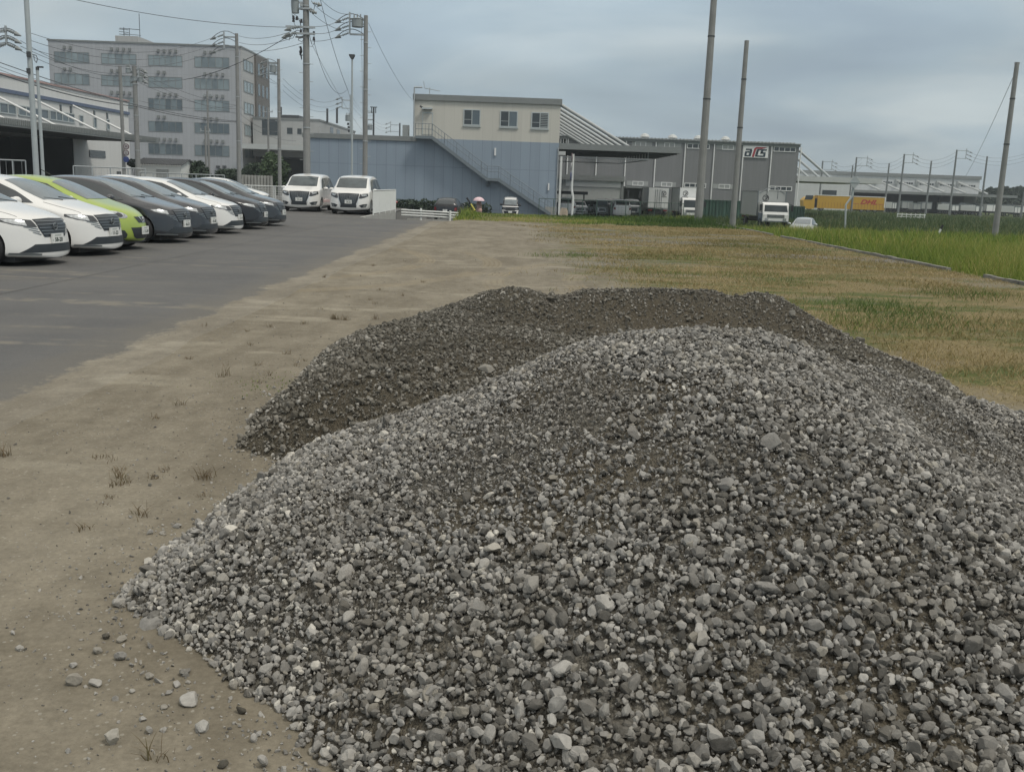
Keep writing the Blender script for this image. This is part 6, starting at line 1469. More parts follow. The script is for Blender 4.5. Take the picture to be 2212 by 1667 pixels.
def polyline(mb, pts, Y, r_=.014): mb.tube([at(u, v, Y) for u, v in pts], r_, 4)
for pts in ([(629, 2), (630, 20), (632, 40), (636, 52), (639, 58)], [(633, 30), (643, 36), (646, 44), (652, 60), (655, 70)], [(640, 36), (650, 48), (648, 58), (652, 72)], [(628, 80), (634, 70), (642, 66), (652, 68)], [(632, 84), (638, 74), (650, 73)], [(648, 80), (644, 87), (652, 91), (658, 84), (654, 78), (648, 80)], [(640, 75), (645, 84), (656, 82)], [(672, 2), (680, 12), (678, 22), (670, 20)], [(678, 74), (680, 90), (677, 98)], [(669, 76), (671, 88), (674, 96)], [(624, 88), (628, 78)]): polyline(m, pts, YH - .18)
m.build('jumper_wire', M['wire'], tH)
MB().box(xH - .28, xH - .12, YH - .25, YH, zof(655, 16, YH), zof(655, 10, YH)).build('bracket', M['galv'], tH); MB().box(xH - .30, xH + .30, YH - .2, YH + .1, zof(660, 22, YH), zof(660, 18, YH)).build('bracket', M['galv'], tH)
# bird clinging beside it
def bird():
    b = bmesh.new(); bmesh.ops.create_uvsphere(b, u_segments=14, v_segments=10, radius=1)
    for v in b.verts:
        x, y, z = v.co; k = 1.0 - .25 * max(z, 0) - .45 * max(-z, 0); v.co = Vector((x * .085 * k + .03 * z, y * .08 * k, z * .20))
    me = bpy.data.meshes.new('bird'); b.to_mesh(me); b.free(); me.materials.append(M['feather'])
    t = thing('bird', 'dark bird perched beside the thick utility pole', 'bird', (xof(651.5, 112, YH), YH - .2, zof(651.5, 113, YH)))
    o = bpy.data.objects.new('body', me); C.objects.link(o); o.parent = t
    h = MB(); h.cyl((-.0, 0, .16), (-.02, 0, .26), .065, .05, 10).cyl((-.03, 0, .235), (-.12, 0, .225), .018, .004, 6); h.build('head', M['feather'], t, world=False, smooth=True)
    q = MB(); q.prism([(-.03, -.16), (.05, -.15), (.06, -.40), (.02, -.40)], 'y', -.025, .025); q.build('tail', M['feather'], t, world=False)
    MB().cyl((.02, -.02, -.15), (.10, -.02, -.20), .01, n=4).cyl((.02, .02, -.15), (.10, .02, -.20), .01, n=4).build('leg', M['feather'], t, world=False)
bird()
# I: pole right of the big one with transformer and three strain insulators
tI, xI, zI = pole('utility_pole', 'utility pole with transformer rising behind the right-hand people carrier', 788.5, 378, 62, 34, 790, .165, .12, 0)
tipsI, xb = arm_frame(tI, xI, 62, 755.5, 26.5, 73, (41.5, 74.5), (38, 55, 71), dirs=(-1,)); transformer(tI, xof(772, 50, 62), 62, zof(772, 59, 62), .34, .45, xI)
# E: pole over the last dark cars
tE, xE, zE = pole('utility_pole', 'utility pole with insulator arms standing in front of the office block', 517, 400, 76, 73, 514, .17, .12, 0)
tipsE, xb = arm_frame(tE, xE, 76, 484, 69, 108, (80, 107), (75, 90, 105), dirs=(-1,), s=1.15)
# G: pole with boxed transformer
tG, xG, zG = pole('utility_pole', 'utility pole with a transformer box beside the office block edge', 604.5, 400, 85, 128, 603, .17, .12, 0)
arm_frame(tG, xG, 85, 579, 126, 160, (135.5, 160, 137.5), (132, 145, 158), dirs=(-1,), s=.8); transformer(tG, xof(590, 150, 85), 85, zof(590, 157, 85), .27, .52, xG)
# D: cluttered pole between shed and warehouse
tD, xD, zD = pole('utility_pole', 'concrete utility pole crowded with equipment above the white warehouse end', 299, 380, 72, 143, 294, .19, .15, 0)
for (u, v) in ((277, 158), (291, 176), (304, 178)): transformer(tD, xof(u, v, 72), 72, zof(u, v, 72), .17, .3, xD)
arm_frame(tD, xD, 72, 300, 142, 178, (150, 172), (150, 160, 172), dirs=(-1, 1), s=.7)
# C: sign pole at the warehouse corner
tC, xC, zC = pole('sign_pole', 'slim concrete pole carrying three round road signs', 268.5, 378, 64, 143, 263, .12, .10, 0, pegs=False)
for k, v in enumerate((316.8, 330.5, 344.5)):
    q = at(272.4, v, 63.7); d = MB(); d.cyl((q.x, q.y, q.z), (q.x, q.y + .03, q.z), .185, n=24)
    o = d.build('road_sign', M['sign_ring' if k < 2 else 'sign_blue'], tC)
    if k < 2:
        MB().cyl((q.x, q.y - .008, q.z), (q.x, q.y - .001, q.z), .135, n=20).build('sign_face', M['sign_face'], o)
        g = MB()
        if k: g.beam((q.x - .05, q.y - .012, q.z + .09), (q.x + .05, q.y - .012, q.z - .09), .03, .006); g.beam((q.x + .03, q.y - .012, q.z + .08), (q.x - .02, q.y - .012, q.z - .08), .05, .006)
        else: g.box(q.x - .07, q.x - .015, q.y - .013, q.y - .009, q.z - .06, q.z + .07); g.box(q.x + .015, q.x + .07, q.y - .013, q.y - .009, q.z - .06, q.z + .07)
        g.build('sign_mark', M['sign_ring'], o)
# left white steel poles
tA, xA, zA = pole('steel_pole', 'tall pale steel pole rising out of the frame above the lime green car', 78.5, 372, 44, -40, 62, .125, .10, 0, m='white_pole', pegs=False, cat='pole')
m = MB()
for v in (118, 154): q = at(67, v, 43.9); m.box(q.x - .16, q.x - .02, q.y - .08, q.y + .05, q.z - .11, q.z + .11)
m.build('junction_box', M['dark_metal'], tA); m = MB(); polyline(m, [(70, 118), (78, 120), (81, 127), (79, 136), (74, 130), (73, 119)], 43.9, .018); m.build('cable_loop', M['wire'], tA)
tB, xB, zB = pole('lamp_pole', 'slim pale lamp pole with a small arm lamp in front of the white warehouse', 93, 372, 50, 146, 81, .085, .07, 0, m='white_pole', pegs=False, cat='street lamp')
m = MB(); q0, q1 = at(80.5, 145, 50), at(93, 145.5, 50); m.beam(q0, q1, .12, .07); m.cyl(q0, (q0.x, q0.y, q0.z - .15), .08); m.build('lamp_head', M['dark_metal'], tB)
tJ, xJ, zJ = pole('lamp_pole', 'slender pale lamp pole with a floodlight standing between two utility poles', 760, 378, 60, 122, 760, .065, .05, 0, m='white_pole', pegs=False, cat='street lamp')
m = MB(); q = at(760.5, 123, 60); m.prism([(q.x - .16, q.z + .12), (q.x + .16, q.z + .12), (q.x + .14, q.z + .02), (q.x + .04, q.z - .15), (q.x - .03, q.z - .15), (q.x - .15, q.z + .02)], 'y', q.y - .15, q.y + .15); m.build('lamp_head', M['dark_metal'], tJ)
# farther poles
tK, xK, zK = pole('utility_pole', 'distant utility pole with arms and transformer behind the slender lamp pole', 757.5, 340, 112, 205, 758, .14, .11, -1.25, m='white_pole')
arm_frame(tK, xK, 112, 739, 209, 234, (216.5, 234), (211, 221, 230), dirs=(-1,), s=.8, jump=False); transformer(tK, xof(752, 256, 112), 112, zof(752, 262, 112), .30, .6, xK)
for k, v in enumerate((268, 275, 283)): q = at(752 + k, v, 112); MB().cyl((q.x, q.y, q.z - .12), (q.x, q.y, q.z + .12), .13, .09, 8).build('insulator', M['feather'], tK)
for (ub, ut, vt, Y, lab, tr_) in ((806.5, 806.5, 231, 150, 'distant dark utility pole just right of the transformer pole above the blue roof', 1), (863, 862, 266, 190, 'smallest distant utility pole above the blue roof edge', 0)):
    t, x, z = pole('utility_pole', lab, ub, 330, Y, vt, ut, .16, .13, -1.25, m='dark_metal', pegs=False)
    if tr_: transformer(t, xof(799, 276, Y), Y, zof(799, 281, Y), .34, .7, x); MB().box(xof(795, 244, Y), x, Y - .06, Y + .06, zof(800, 243, Y) - .08, zof(800, 243, Y) + .08).box(xof(795, 259, Y), x, Y - .06, Y + .06, zof(800, 259, Y) - .08, zof(800, 259, Y) + .08).build('crossarm', M['galv'], t); MB().box(x - .5, x + .5, Y - .1, Y + .1, z - .1, z).box(x - .35, x - .25, Y - .1, Y + .1, z - .9, z).box(x + .25, x + .35, Y - .1, Y + .1, z - .9, z).build('top_frame', M['dark_metal'], t)
    else: arm_frame(t, x, Y, 844, 262, 287, (270, 284), (265, 274, 283), dirs=(-1,), s=1.2, jump=False)
for (ub, ut, vb, vt, Y, lab) in ((452, 450.5, 380, 196, 100, 'thin grey pole in front of the office block centre'), (446, 445, 380, 273, 98, 'short thin grey pole in front of the office block'), (581, 580, 400, 232, 105, 'slim pole with small insulators beside the office block brown louvres')):
    t, x, z = pole('thin_pole', lab, ub, vb, Y, vt, ut, .12, .09, -.9, pegs=False)
    q = MB(); q.box(x - .5, x + .5, Y - .05, Y + .05, z - .5, z - .42)
    for k in (-1, 0, 1): q.cyl((x + k * .42, Y, z - .42), (x + k * .42, Y, z - .2), .05, .03, 6)
    q.build('crossarm', M['galv'], t)
# pole off the left edge whose arms reach into frame
tL, xL, zL = pole('utility_pole', 'utility pole just past the left edge, its insulator arms reaching in', -22, 372, 55, 45, -30, .17, .12, 0)
arm_frame(tL, xL, 55, 13, 56, 97, (69, 95), (64, 80, 95), dirs=(-1, 1), s=.9)
# right: tall bare poles on the lot edge
for (ub, vb, ut, vt, Y, rb, rt, lab) in ((1508, 478, 1545, -30, 57, .235, .17, 'tallest bare concrete pole rising out of the frame beside the white cab lorry'), (1583, 476, 1611, 88, 60, .185, .13, 'bare concrete pole right of the tallest one, crossing the company sign wall'), (2150, 500, 2197, 135, 58, .175, .12, 'bare pole standing in the tall grass at the right edge')):
    t, x, z = pole('bare_pole', lab, ub, vb, Y, vt, ut, rb, rt, -.6, pegs=False, cat='pole')
    b_ = MB()
    for f in (.55, .8): zz = -.6 + (z + .6) * f; b_.cyl((x, Y, zz), (x, Y, zz + .07), rb + (rt - rb) * f + .018, n=12)
    b_.build('band', M['dark_metal'], t)
    if ub > 2000: MB().box(x - .14, x + .14, Y - .03, Y + .03, z - .1, z).build('cap', M['galv'], t)
# far right row of poles
FP = [(1771, 417, 1777, 348, 205, 1, 'leftmost far pole, with arms, behind the three tie rods'), (1836, 420, 1842, 358, 215, 0, 'far bare pole left of the diamond road sign'), (1843, 415, 1853, 340, 200, 1, 'far pole with arms directly behind the diamond road sign'), (1911, 446, 1920, 353, 205, 0, 'far bare pole at the tail of the yellow lorry'),
      (1940, 458, 1952, 333, 195, 1, 'far pole with square top arm right of the yellow lorry'), (1999, 462, 2011, 348, 200, 0, 'far bare pole between the two tall armed far poles'), (2050, 467, 2067, 324, 190, 1, 'tallest far pole with arms in the middle of the depot'), (2117, 463, 2132, 338, 195, 0, 'far bare pole in front of the depot right end'), (2205, 470, 2212, 415, 195, 0, 'far bare pole cut by the right edge of the picture')]
ftips = {}
for (ub, vb, ut, vt, Y, arms, lab) in FP:
    t, x, z = pole('far_pole', lab, ub, vb, Y, vt, ut, .21, .15, -1.3, pegs=False, m='far_grey', group='row of far poles along the depot road')
    if arms:
        tips, xb = arm_frame(t, x, Y, ut + 20, vt - 3, vt + 20, (vt + 2, vt + 19), (vt + 1, vt + 9, vt + 17), dirs=(1,), s=1.3, jump=False); ftips[ub] = tips
# road sign with bent post (its back faces us)
t = thing('road_sign', 'back of a diamond road sign on a bent pale post in the tall grass', 'road sign', (xof(1826, 493, 88), 88, -1.2))
pts = [at(1825.5, 496, 88), at(1827, 443, 88), at(1841, 424, 88), at(1844, 399, 88)]; pts[0].z = -1.2
MB().tube(pts, .085, 8).build('post', M['white_pole'], t); q = at(1846.5, 394, 87.8); r_ = .47
MB().prism([(q.x - r_, q.z), (q.x - .04, q.z - r_ * 1.12), (q.x + .04, q.z - r_ * 1.12), (q.x + r_, q.z), (q.x + .04, q.z + r_ * 1.12), (q.x - .04, q.z + r_ * 1.12)], 'y', q.y - .03, q.y).build('sign_plate', M['galv'], t)
MB().box(q.x - .3, q.x + .3, q.y - .07, q.y - .031, q.z - .03, q.z + .03).build('bracket', M['white_pole'], t)
# bent sign pole and square post by the blue building
t = thing('road_sign', 'tall bent white post carrying road signs seen edge on, right of the blue wall', 'road sign', (xof(1237, 466, 90), 90, -1.25))
pts = [at(1235, 470, 90), at(1238, 428, 90), at(1235, 410, 90), at(1238.5, 333, 90)]; pts[0].z = -1.25; MB().tube(pts, .10, 8).build('post', M['white_paint'], t)
for (u, v0, v1, mm) in ((1235.5, 331, 350, 'sign_ring'), (1234, 352, 367, 'sign_face'), (1233, 372, 390, 'sign_blue')):
    q = at(u, (v0 + v1) / 2, 89.8); h = (at(u, v0, 89.8).z - at(u, v1, 89.8).z) / 2
    d = MB(); d.cyl((q.x - .03, q.y, q.z), (q.x + .02, q.y, q.z), h, n=16); d.build('sign_disc', M[mm], t)
t = thing('post', 'pale square post at the right corner of the blue wall', 'post', (xof(1208, 466, 92), 92, -1.25)); x = xof(1208.5, 440, 92)
m = MB(); m.box(x - .09, x + .09, 91.9, 92.1, -1.25, zof(1211, 338, 92)); m.build('shaft', M['white_paint'], t); MB().box(x - .25, x + .35, 91.85, 92.15, zof(1211, 335, 92), zof(1211, 327, 92)).build('box', M['shutter'], t)
# slanting guy-wire guards
def guard(u0, v0, u1, v1, Y, lab, c1='yellow'):
    a, b_ = at(u0, v0, Y), at(u1, v1, Y); t = thing('guy_guard', lab, 'cable guard', b_); md = a.lerp(b_, .48)
    MB().cyl(b_, md, .055).build('lower_sleeve', M[c1], t); MB().cyl(md, a, .06).build('upper_sleeve', M['black'], t)
guard(1008.5, 427.5, 1026, 455, 68, 'slanting black and yellow guy wire guard beside the dark suv')
guard(2037, 486, 2027, 505, 52, 'small slanting black and white marker stake in the tall grass', 'white_paint')

# ---- wires
def wire(p0, p1, sag, label, group=None, r_=.013, name='power_line', pts=None):
    a, b_ = at(*p0), at(*p1); n = 14
    P = [a.lerp(b_, k / n) - Vector((0, 0, sag * 4 * (k / n) * (1 - k / n))) for k in range(n + 1)]
    m = MB(); m.tube(P, r_, 4); o = m.build(name, M['wire'], None); o.data.name = name
    # origin at the wire's start
    return tag(o, label, 'cable', group)
W = []
for k, (a, b_) in enumerate((((54, 68, 54.5), (461, 81, 76)), ((57, 85, 54.5), (463, 96, 76)), ((59, 103, 54.5), (464, 111, 76)))): wire(a, b_, 1.05, 'one of three sagging power lines crossing the top of the office block', 'three lines over the office block')
wire((150, -3, 45), (622, 59.5, 55), .25, 'single thin line running down from the top edge to the thick pole')
for a, b_ in (((516, 78, 76), (628, 69, 55)), ((516, 92, 76), (630, 83, 55)), ((517, 107, 76), (655, 93, 55))): wire(a, b_, .25, 'one of three power lines between the office block pole and the thick pole', 'three lines left of the thick pole')
for a, b_ in (((672, 58, 55), (735, 44, 62)), ((681, 73, 55), (735, 60, 62)), ((670, 89, 55), (735, 77, 62))): wire(a, b_, .12, 'one of three power lines between the thick pole and the transformer pole', 'three lower lines right of the thick pole')
for a, b_ in (((690, -4, 52), (752, 31, 62)), ((674, 6, 55), (751, 51, 62)), ((668, 24, 55), (752, 68, 62))): wire(a, b_, .22, 'one of three lines falling steeply from the top edge to the transformer pole', 'three steep lines right of the thick pole')
wire((691, -4, 52), (751, 194, 60), .3, 'long thin cable hanging from the top edge to the lamp pole, upper span'); wire((751, 194, 60), (757, 214, 112), .02, 'short end of the long thin cable at the lamp pole')
wire((677, 86, 55), (749, 195, 60), 1.1, 'deeply sagging thin cable between the thick pole and the lamp pole', r_=.012)
wire((672, 93, 55), (783, 283, 98), .3, 'faint thin cable slanting down behind the lamp pole to the blue roof', r_=.010)
wire((796, 50, 62), (896, 222, 97), .5, 'thin cable from the transformer pole down to the cream building corner', r_=.012)
wire((781, 60, 62), (784, 290, 62), 0, 'thin vertical cable running down beside the transformer pole', r_=.010)
for a, b_ in (((611, 170, 85), (734, 212, 112)), ((611, 183, 85), (735, 222, 112)), ((611, 195, 85), (734, 231, 112))): wire(a, b_, 1.05, 'one of three sagging lines from the boxed transformer pole toward the distant pole', 'three sagging lines above the blue roof')
for a, b_ in (((762, 212, 112), (800, 245, 150)), ((762, 222, 112), (806, 250, 150)), ((762, 232, 112), (806, 259, 150))): wire(a, b_, .5, 'one of three faint lines right of the lamp pole above the blue roof', 'three faint lines right of the lamp pole')
for a, b_ in (((810, 262, 150), (842, 266, 190)), ((810, 268, 150), (842, 273, 190)), ((810, 274, 150), (842, 281, 190))): wire(a, b_, .4, 'one of three tiny lines between the two dark distant poles', 'three tiny lines above the blue roof')
for a, b_ in (((545, 158, 76), (604, 184, 85)), ((560, 150, 85), (603, 183, 85))): wire(a, b_, .1, 'short drop cable beside the boxed transformer pole', 'drop cables by the boxed transformer pole')
wire((327, 176, 72), (628, 75, 55), .7, 'line rising across the office block to the thick pole, upper of two', 'two lines rising across the office block'); wire((357, 175, 80), (626, 77, 55), .6, 'line rising across the office block to the thick pole, lower of two', 'two lines rising across the office block')
for v0, u1, v1, s_, rr_ in ((134, 512, 262, .5, .020), (143, 290, 214, .3, .012), (150, 290, 219, .35, .012)): wire((-4, v0, 48), (u1, v1, 76 if u1 > 400 else 72), s_, 'cable descending from the left edge across the white warehouse', 'cables above the white warehouse', rr_)
wire((-4, 159, 48), (297, 230, 72), .25, 'thick dark cable slanting along the white warehouse roof', None, .032); wire((299, 231, 72), (512, 264, 76), .2, 'thick dark cable continuing across the office block base', None, .028)
for v0, u1, v1 in ((88, 270, 196), (100, 290, 188), (110, 296, 205)): wire((44, v0, 54.5), (u1, v1 - 30, 72), .5, 'thin line sloping from the left insulators past the pale steel pole', 'thin lines behind the pale steel pole', .014)
for (u0, v0, u1, v1) in ((300, 155, 514, 228), (305, 166, 514, 246), (303, 180, 514, 236), (519, 232, 604, 262), (519, 246, 604, 285), (519, 262, 640, 305), (300, 218, 514, 228)): wire((u0, v0, 72 if u0 < 400 else 76), (u1, v1, 76 if u1 < 520 else 85), .35, 'faint cable crossing the office block between utility poles', 'faint cables across the office block', .012)
for (x0, v0, x1, v1) in ((1797, 349, 1862, 343), (1797, 357, 1862, 352), (1797, 365, 1862, 360), (1873, 343, 1955, 336), (1873, 351, 1955, 344), (1873, 359, 1955, 352), (1974, 336, 2068, 327), (1974, 344, 2068, 335), (1974, 352, 2068, 343), (2088, 327, 2230, 327), (2088, 335, 2230, 334), (2088, 343, 2230, 342)): wire((x0, v0, 200), (x1, v1, 193), 1.3, 'faint sagging line between the far poles along the depot road', 'lines between the far poles', .016)
wire((2196, 150, 58), (2084, 384, 120), .4, 'thin stay wire slanting down left from the top of the right edge pole', None, .014, 'stay_wire')
# wire from M pole etc. is too faint in the photo

# ---- fences and rails
def mesh_fence(name, label, p0, p1, h, post_n, vstep=.07, hstep=.16, r_=.008, m='white_paint', zfun=None, z0=0.0, post_r=.028, cat='fence', top_r=.028):
    p0, p1 = Vector(p0), Vector(p1); t = thing(name, label, cat, p0); d = p1 - p0; Ln = d.length
    zf = zfun or (lambda f: z0)
    for k in range(post_n + 1):
        f = k / post_n; p = p0 + d * f; MB().cyl((p.x, p.y, zf(f) - .1), (p.x, p.y, zf(f) + h), post_r, n=6).build('post', M[m], t)
    w_ = MB(); n = int(Ln / vstep)
    for k in range(n): f = (k + .5) / n; p = p0 + d * f; w_.cyl((p.x, p.y, zf(f) + .06), (p.x, p.y, zf(f) + h - .03), r_, n=4, caps=False)
    nh = int(h / hstep)
    for k in range(nh + 1):
        z = .06 + (h - .09) * k / nh; w_.tube([(p0.x, p0.y, zf(0) + z), (p1.x, p1.y, zf(1) + z)], r_, 4)
    w_.build('mesh_panel', M[m], t)
    MB().tube([(p0.x, p0.y, zf(0) + h), (p1.x, p1.y, zf(1) + h)], top_r, 6).build('top_rail', M[m], t)
    return t
mesh_fence('mesh_fence', 'white wire mesh fence on the retaining wall beside the people carrier', (-6.78, 47.2, 0), (-6.74, 55.4, 0), 1.12, 4, .05, .05, .0065, z0=.06)
mesh_fence('mesh_fence', 'pale low mesh fence behind the far end of the parked row', (xof(495, 400, 56), 56, 0), (xof(672, 400, 56), 57.5, 0), 1.12, 4, .09, .14, .006)
mesh_fence('mesh_fence', 'grey mesh fence before the dark dock, left of the pale steel poles', (xof(-30, 350, 44), 44, 0), (xof(48, 353, 44), 44.3, 0), 1.95, 3, .3, .5, .006, 'galv')
mesh_fence('mesh_fence', 'grey mesh fence before the white warehouse end wall', (xof(158, 360, 47), 47, 0), (xof(262, 366, 47), 50, 0), 1.80, 4, .3, .5, .005, 'galv')
mesh_fence('mesh_fence', 'grey mesh fence before the storage shed', (xof(300, 372, 60), 60, 0), (xof(485, 380, 60), 60, 0), 1.62, 6, .25, .4, .006, 'galv')
mat('fence_green', (0.045, 0.085, 0.068), .6, var=.05); mat('net_green', (0.030, 0.075, 0.055), .8, var=.35, scale=.8)
mesh_fence('mesh_fence', 'thin green mesh fence in front of the fenced car park', (xof(1165, 440, 92), 93, -1.25), (xof(1480, 460, 92), 93, -1.25), 1.75, 10, .32, .55, .005, 'fence_green', z0=-1.2, post_r=.04)
# green windbreak net right of the car park
def net(u0, u1, Y, v, lab):
    x0, x1 = xof(u0, 450, Y), xof(u1, 450, Y); zt = zof((u0 + u1) / 2, v, Y); t = thing('green_net', lab, 'net', (x0, Y, -1.25)); m = MB(); n = 40
    for k in range(n):
        a, b_ = x0 + (x1 - x0) * k / n, x0 + (x1 - x0) * (k + 1) / n; ya, yb = Y + .04 * math.sin(k * 1.7), Y + .04 * math.sin((k + 1) * 1.7); m.add([(a, ya, -1.2), (b_, yb, -1.2), (b_, yb, zt), (a, ya, zt)], [(0, 1, 2, 3)])
    m.build('net_sheet', M['net_green'], t); r = MB()
    for k in range(7): xx = x0 + (x1 - x0) * k / 6; r.cyl((xx, Y - .08, -1.25), (xx, Y - .08, zt + .08), .035, n=6)
    r.build('posts', M['fence_green'], t); MB().tube([(x0, Y - .08, zt), (x1, Y - .08, zt)], .03, 5).build('top_rail', M['fence_green'], t)
net(1520, 1602, 112, 433, 'green windbreak net between the two bare poles'); net(1700, 1738, 112, 446, 'green windbreak net right of the blue lorry')
# white three-rail guard rail by the ramp
t = thing('guard_rail', 'low white three-rail guard rail at the foot of the ramp', 'guard rail', (xof(909, 475, 57), 57, -.55)); x0, x1 = -6.6, xof(990, 462, 57.4)
for v in (0, 1, 2):
    z0_ = zof(849, 452.5 + v * 5.6, 57); z1_ = zof(968, 459.5 + v * 5.3, 57.4); MB().cyl((x0, 57, z0_), (x1, 57.4, z1_), .042, n=8).build('rail', M['white_paint'], t)
for u in (909, 972, 856): q = at(u, 470, 57.15); MB().cyl((q.x, 57.2, -.75), (q.x, 57.2, zof(u, 450 if u == 909 else 455, 57.2)), .06, n=8).build('post', M['white_paint'], t)
# small rail in the far field
t = thing('guard_rail', 'far short white guard rail in the weeds right of the yellow lorry', 'guard rail', (xof(1950, 455, 150), 150, -1.25))
for k in range(2): MB().box(xof(1939, 455, 150), xof(2000, 458, 150), 149.9, 150, -.95 + k * .35, -.82 + k * .35).build('rail', M['white_paint'], t)
for k in range(7): xx = xof(1940 + k * 9.8, 455, 150); MB().box(xx - .06, xx + .06, 150.01, 150.1, -1.25, -.4).build('post', M['white_paint'], t)
# small white bollards beyond the left mesh fence
for k, u in enumerate((582, 588, 594)):
    q = at(u, 410, 64); tag(MB().cyl((q.x, 64, -.3), (q.x, 64, q.z + .25), .05, .045, 8).build('bollard', M['white_paint']), 'slim white bollard beyond the low mesh fence, left of the people carriers', 'bollard', 'white bollards beyond the mesh fence')

# ---- greenery in the distance
mat('leaf_dark', (0.030, 0.052, 0.028), .7, var=.5, scale=1.5); mat('leaf_mid', (0.05, 0.085, 0.035), .7, var=.5, scale=1.5); mat('bark', (0.06, 0.05, 0.04), .9, var=.2)
def leaf_cloud(centers, n, size, seed, flat=.8):
    """many small leaf faces spread in several blobs"""
    r = np.random.default_rng(seed); c = np.array(centers); pk = r.integers(0, len(c), n); d = r.normal(size=(n, 3)); d /= np.linalg.norm(d, axis=1)[:, None]
    p = c[pk, :3] + d * (c[pk, 3] * r.uniform(.45, 1.0, n) ** .5)[:, None] * np.array([1, 1, flat]); a = r.normal(size=(n, 3)); b_ = r.normal(size=(n, 3)); a /= np.linalg.norm(a, axis=1)[:, None]; b_ /= np.linalg.norm(b_, axis=1)[:, None]
    s = size * r.uniform(.6, 1.5, n)[:, None]; V = np.stack([p - a * s, p + b_ * s * .5, p + a * s, p - b_ * s * .5], 1).reshape(-1, 3); F = np.arange(n * 4).reshape(-1, 4); return V, F
def shrub(name, label, cat, blobs, n, size, seed, m='leaf_dark', trunk=None, group=None):
    x = np.mean([q[0] for q in blobs]); y = np.mean([q[1] for q in blobs]); zb = trunk if trunk is not None else min(q[2] - q[3] for q in blobs)
    t = thing(name, label, cat, (x, y, zb), group=group); V, F = leaf_cloud(blobs, n, size, seed); V = V - np.array([x, y, zb]); np_mesh('crown', V, F, M[m], parent=t)
    k = MB(); top = max(q[2] for q in blobs); k.cyl((x, y, zb), (x + .05, y, zb + (top - zb) * .6), .10, .05, 7)
    for q in blobs[:5]: k.cyl((x + .02, y, zb + (top - zb) * .3), (q[0], q[1], q[2]), .05, .02, 5)
    k.build('trunk', M['bark'], t); return t
rb = random.Random(3)
def hedge(u0, u1, Y, v, label, seed, n=2600):
    x0, x1 = xof(u0, 450, Y), xof(u1, 450, Y); zt = zof((u0 + u1) / 2, v, Y); bl = []; x = x0
    while x < x1: h = rb.uniform(-.15, .12); bl += [(x, Y, zt - .5 + h, .55), (x, Y, zt - 1.1, .6), (x, Y, zt - 1.7, .6)]; x += .42
    V, F = leaf_cloud(bl, n, .14, seed); o = np_mesh('hedge', V, F, M['leaf_dark']); return tag(o, label, 'hedge')
hedge(850, 948, 94, 429, 'dark green hedge at the foot of the blue wall, left of the suv', 4, 5200); hedge(1002, 1058, 94, 438, 'low dark hedge behind the person with the parasol', 5, 2200)
def bl(u, v, Y, r_): q = at(u, v, Y); return (q.x, q.y, q.z, r_)
shrub('bush', 'dark pointed bush in front of the office block', 'bush', [bl(424, 362, 95, .7), bl(430, 372, 95, 1.0), bl(420, 380, 95, 1.0), bl(440, 382, 95, .9), bl(432, 356, 95, .4)], 1600, .16, 7, trunk=-.9)
shrub('tree', 'leafy green tree below the pale factory by the boxed transformer pole', 'tree', [bl(590, 352, 100, 1.1), bl(596, 368, 100, 1.5), bl(588, 386, 100, 1.4), bl(598, 398, 100, 1.3), bl(586, 340, 100, .6)], 3200, .17, 8, 'leaf_mid', trunk=-1.0)
shrub('bush', 'dark bushes under the brown louvred end of the office block', 'bush', [bl(545, 368, 110, 1.0), bl(555, 372, 110, 1.2), bl(567, 368, 110, 1.1), bl(535, 378, 110, .9), bl(562, 383, 110, 1.0)], 2200, .17, 9, trunk=-1.1)
shrub('bush', 'small dark bush beside the storage shed roof', 'bush', [bl(285, 352, 98, .5), bl(291, 356, 98, .45)], 500, .12, 10, trunk=-.9)
shrub('bush', 'low dark planting below the vents of the office block', 'bush', [bl(480 + k * 9, 378, 108, .8) for k in range(4)], 1500, .16, 11, trunk=-1.1)
# conifer wood far right: too many crowns merge, but its edge trees read as single trees
r = random.Random(12); Yw = 300
V0, F0 = leaf_cloud([(xof(2120 + k * 2.2, 430, Yw) + r.uniform(-1, 1), Yw + 6 + r.uniform(0, 10), -1.2 + 1.6 + r.uniform(0, 3.6), 2.3) for k in range(70)], 9000, .55, 13)
o = np_mesh('far_wood', V0, F0, M['leaf_dark']); tag(o, 'dark far-off conifer wood behind the depot at the right', 'wood', kind='stuff')
for k in range(17):
    u = 2124 + k * 7.1 + r.uniform(-1.5, 1.5); zt = zof(u, 403 + r.uniform(0, 7) + (6 if k < 2 else 0), Yw); x = xof(u, 420, Yw); h = zt + 1.2
    blb = [(x + r.uniform(-.3, .3), Yw + r.uniform(-1, 1), -1.2 + h * f, (1 - f) * 2.0 + .35) for f in (.35, .5, .62, .74, .84, .92, .98)]
    shrub('conifer', 'dark conifer standing out along the far wood edge', 'tree', blb, 520, .42, 40 + k, trunk=-1.25, group='conifers along the far wood')

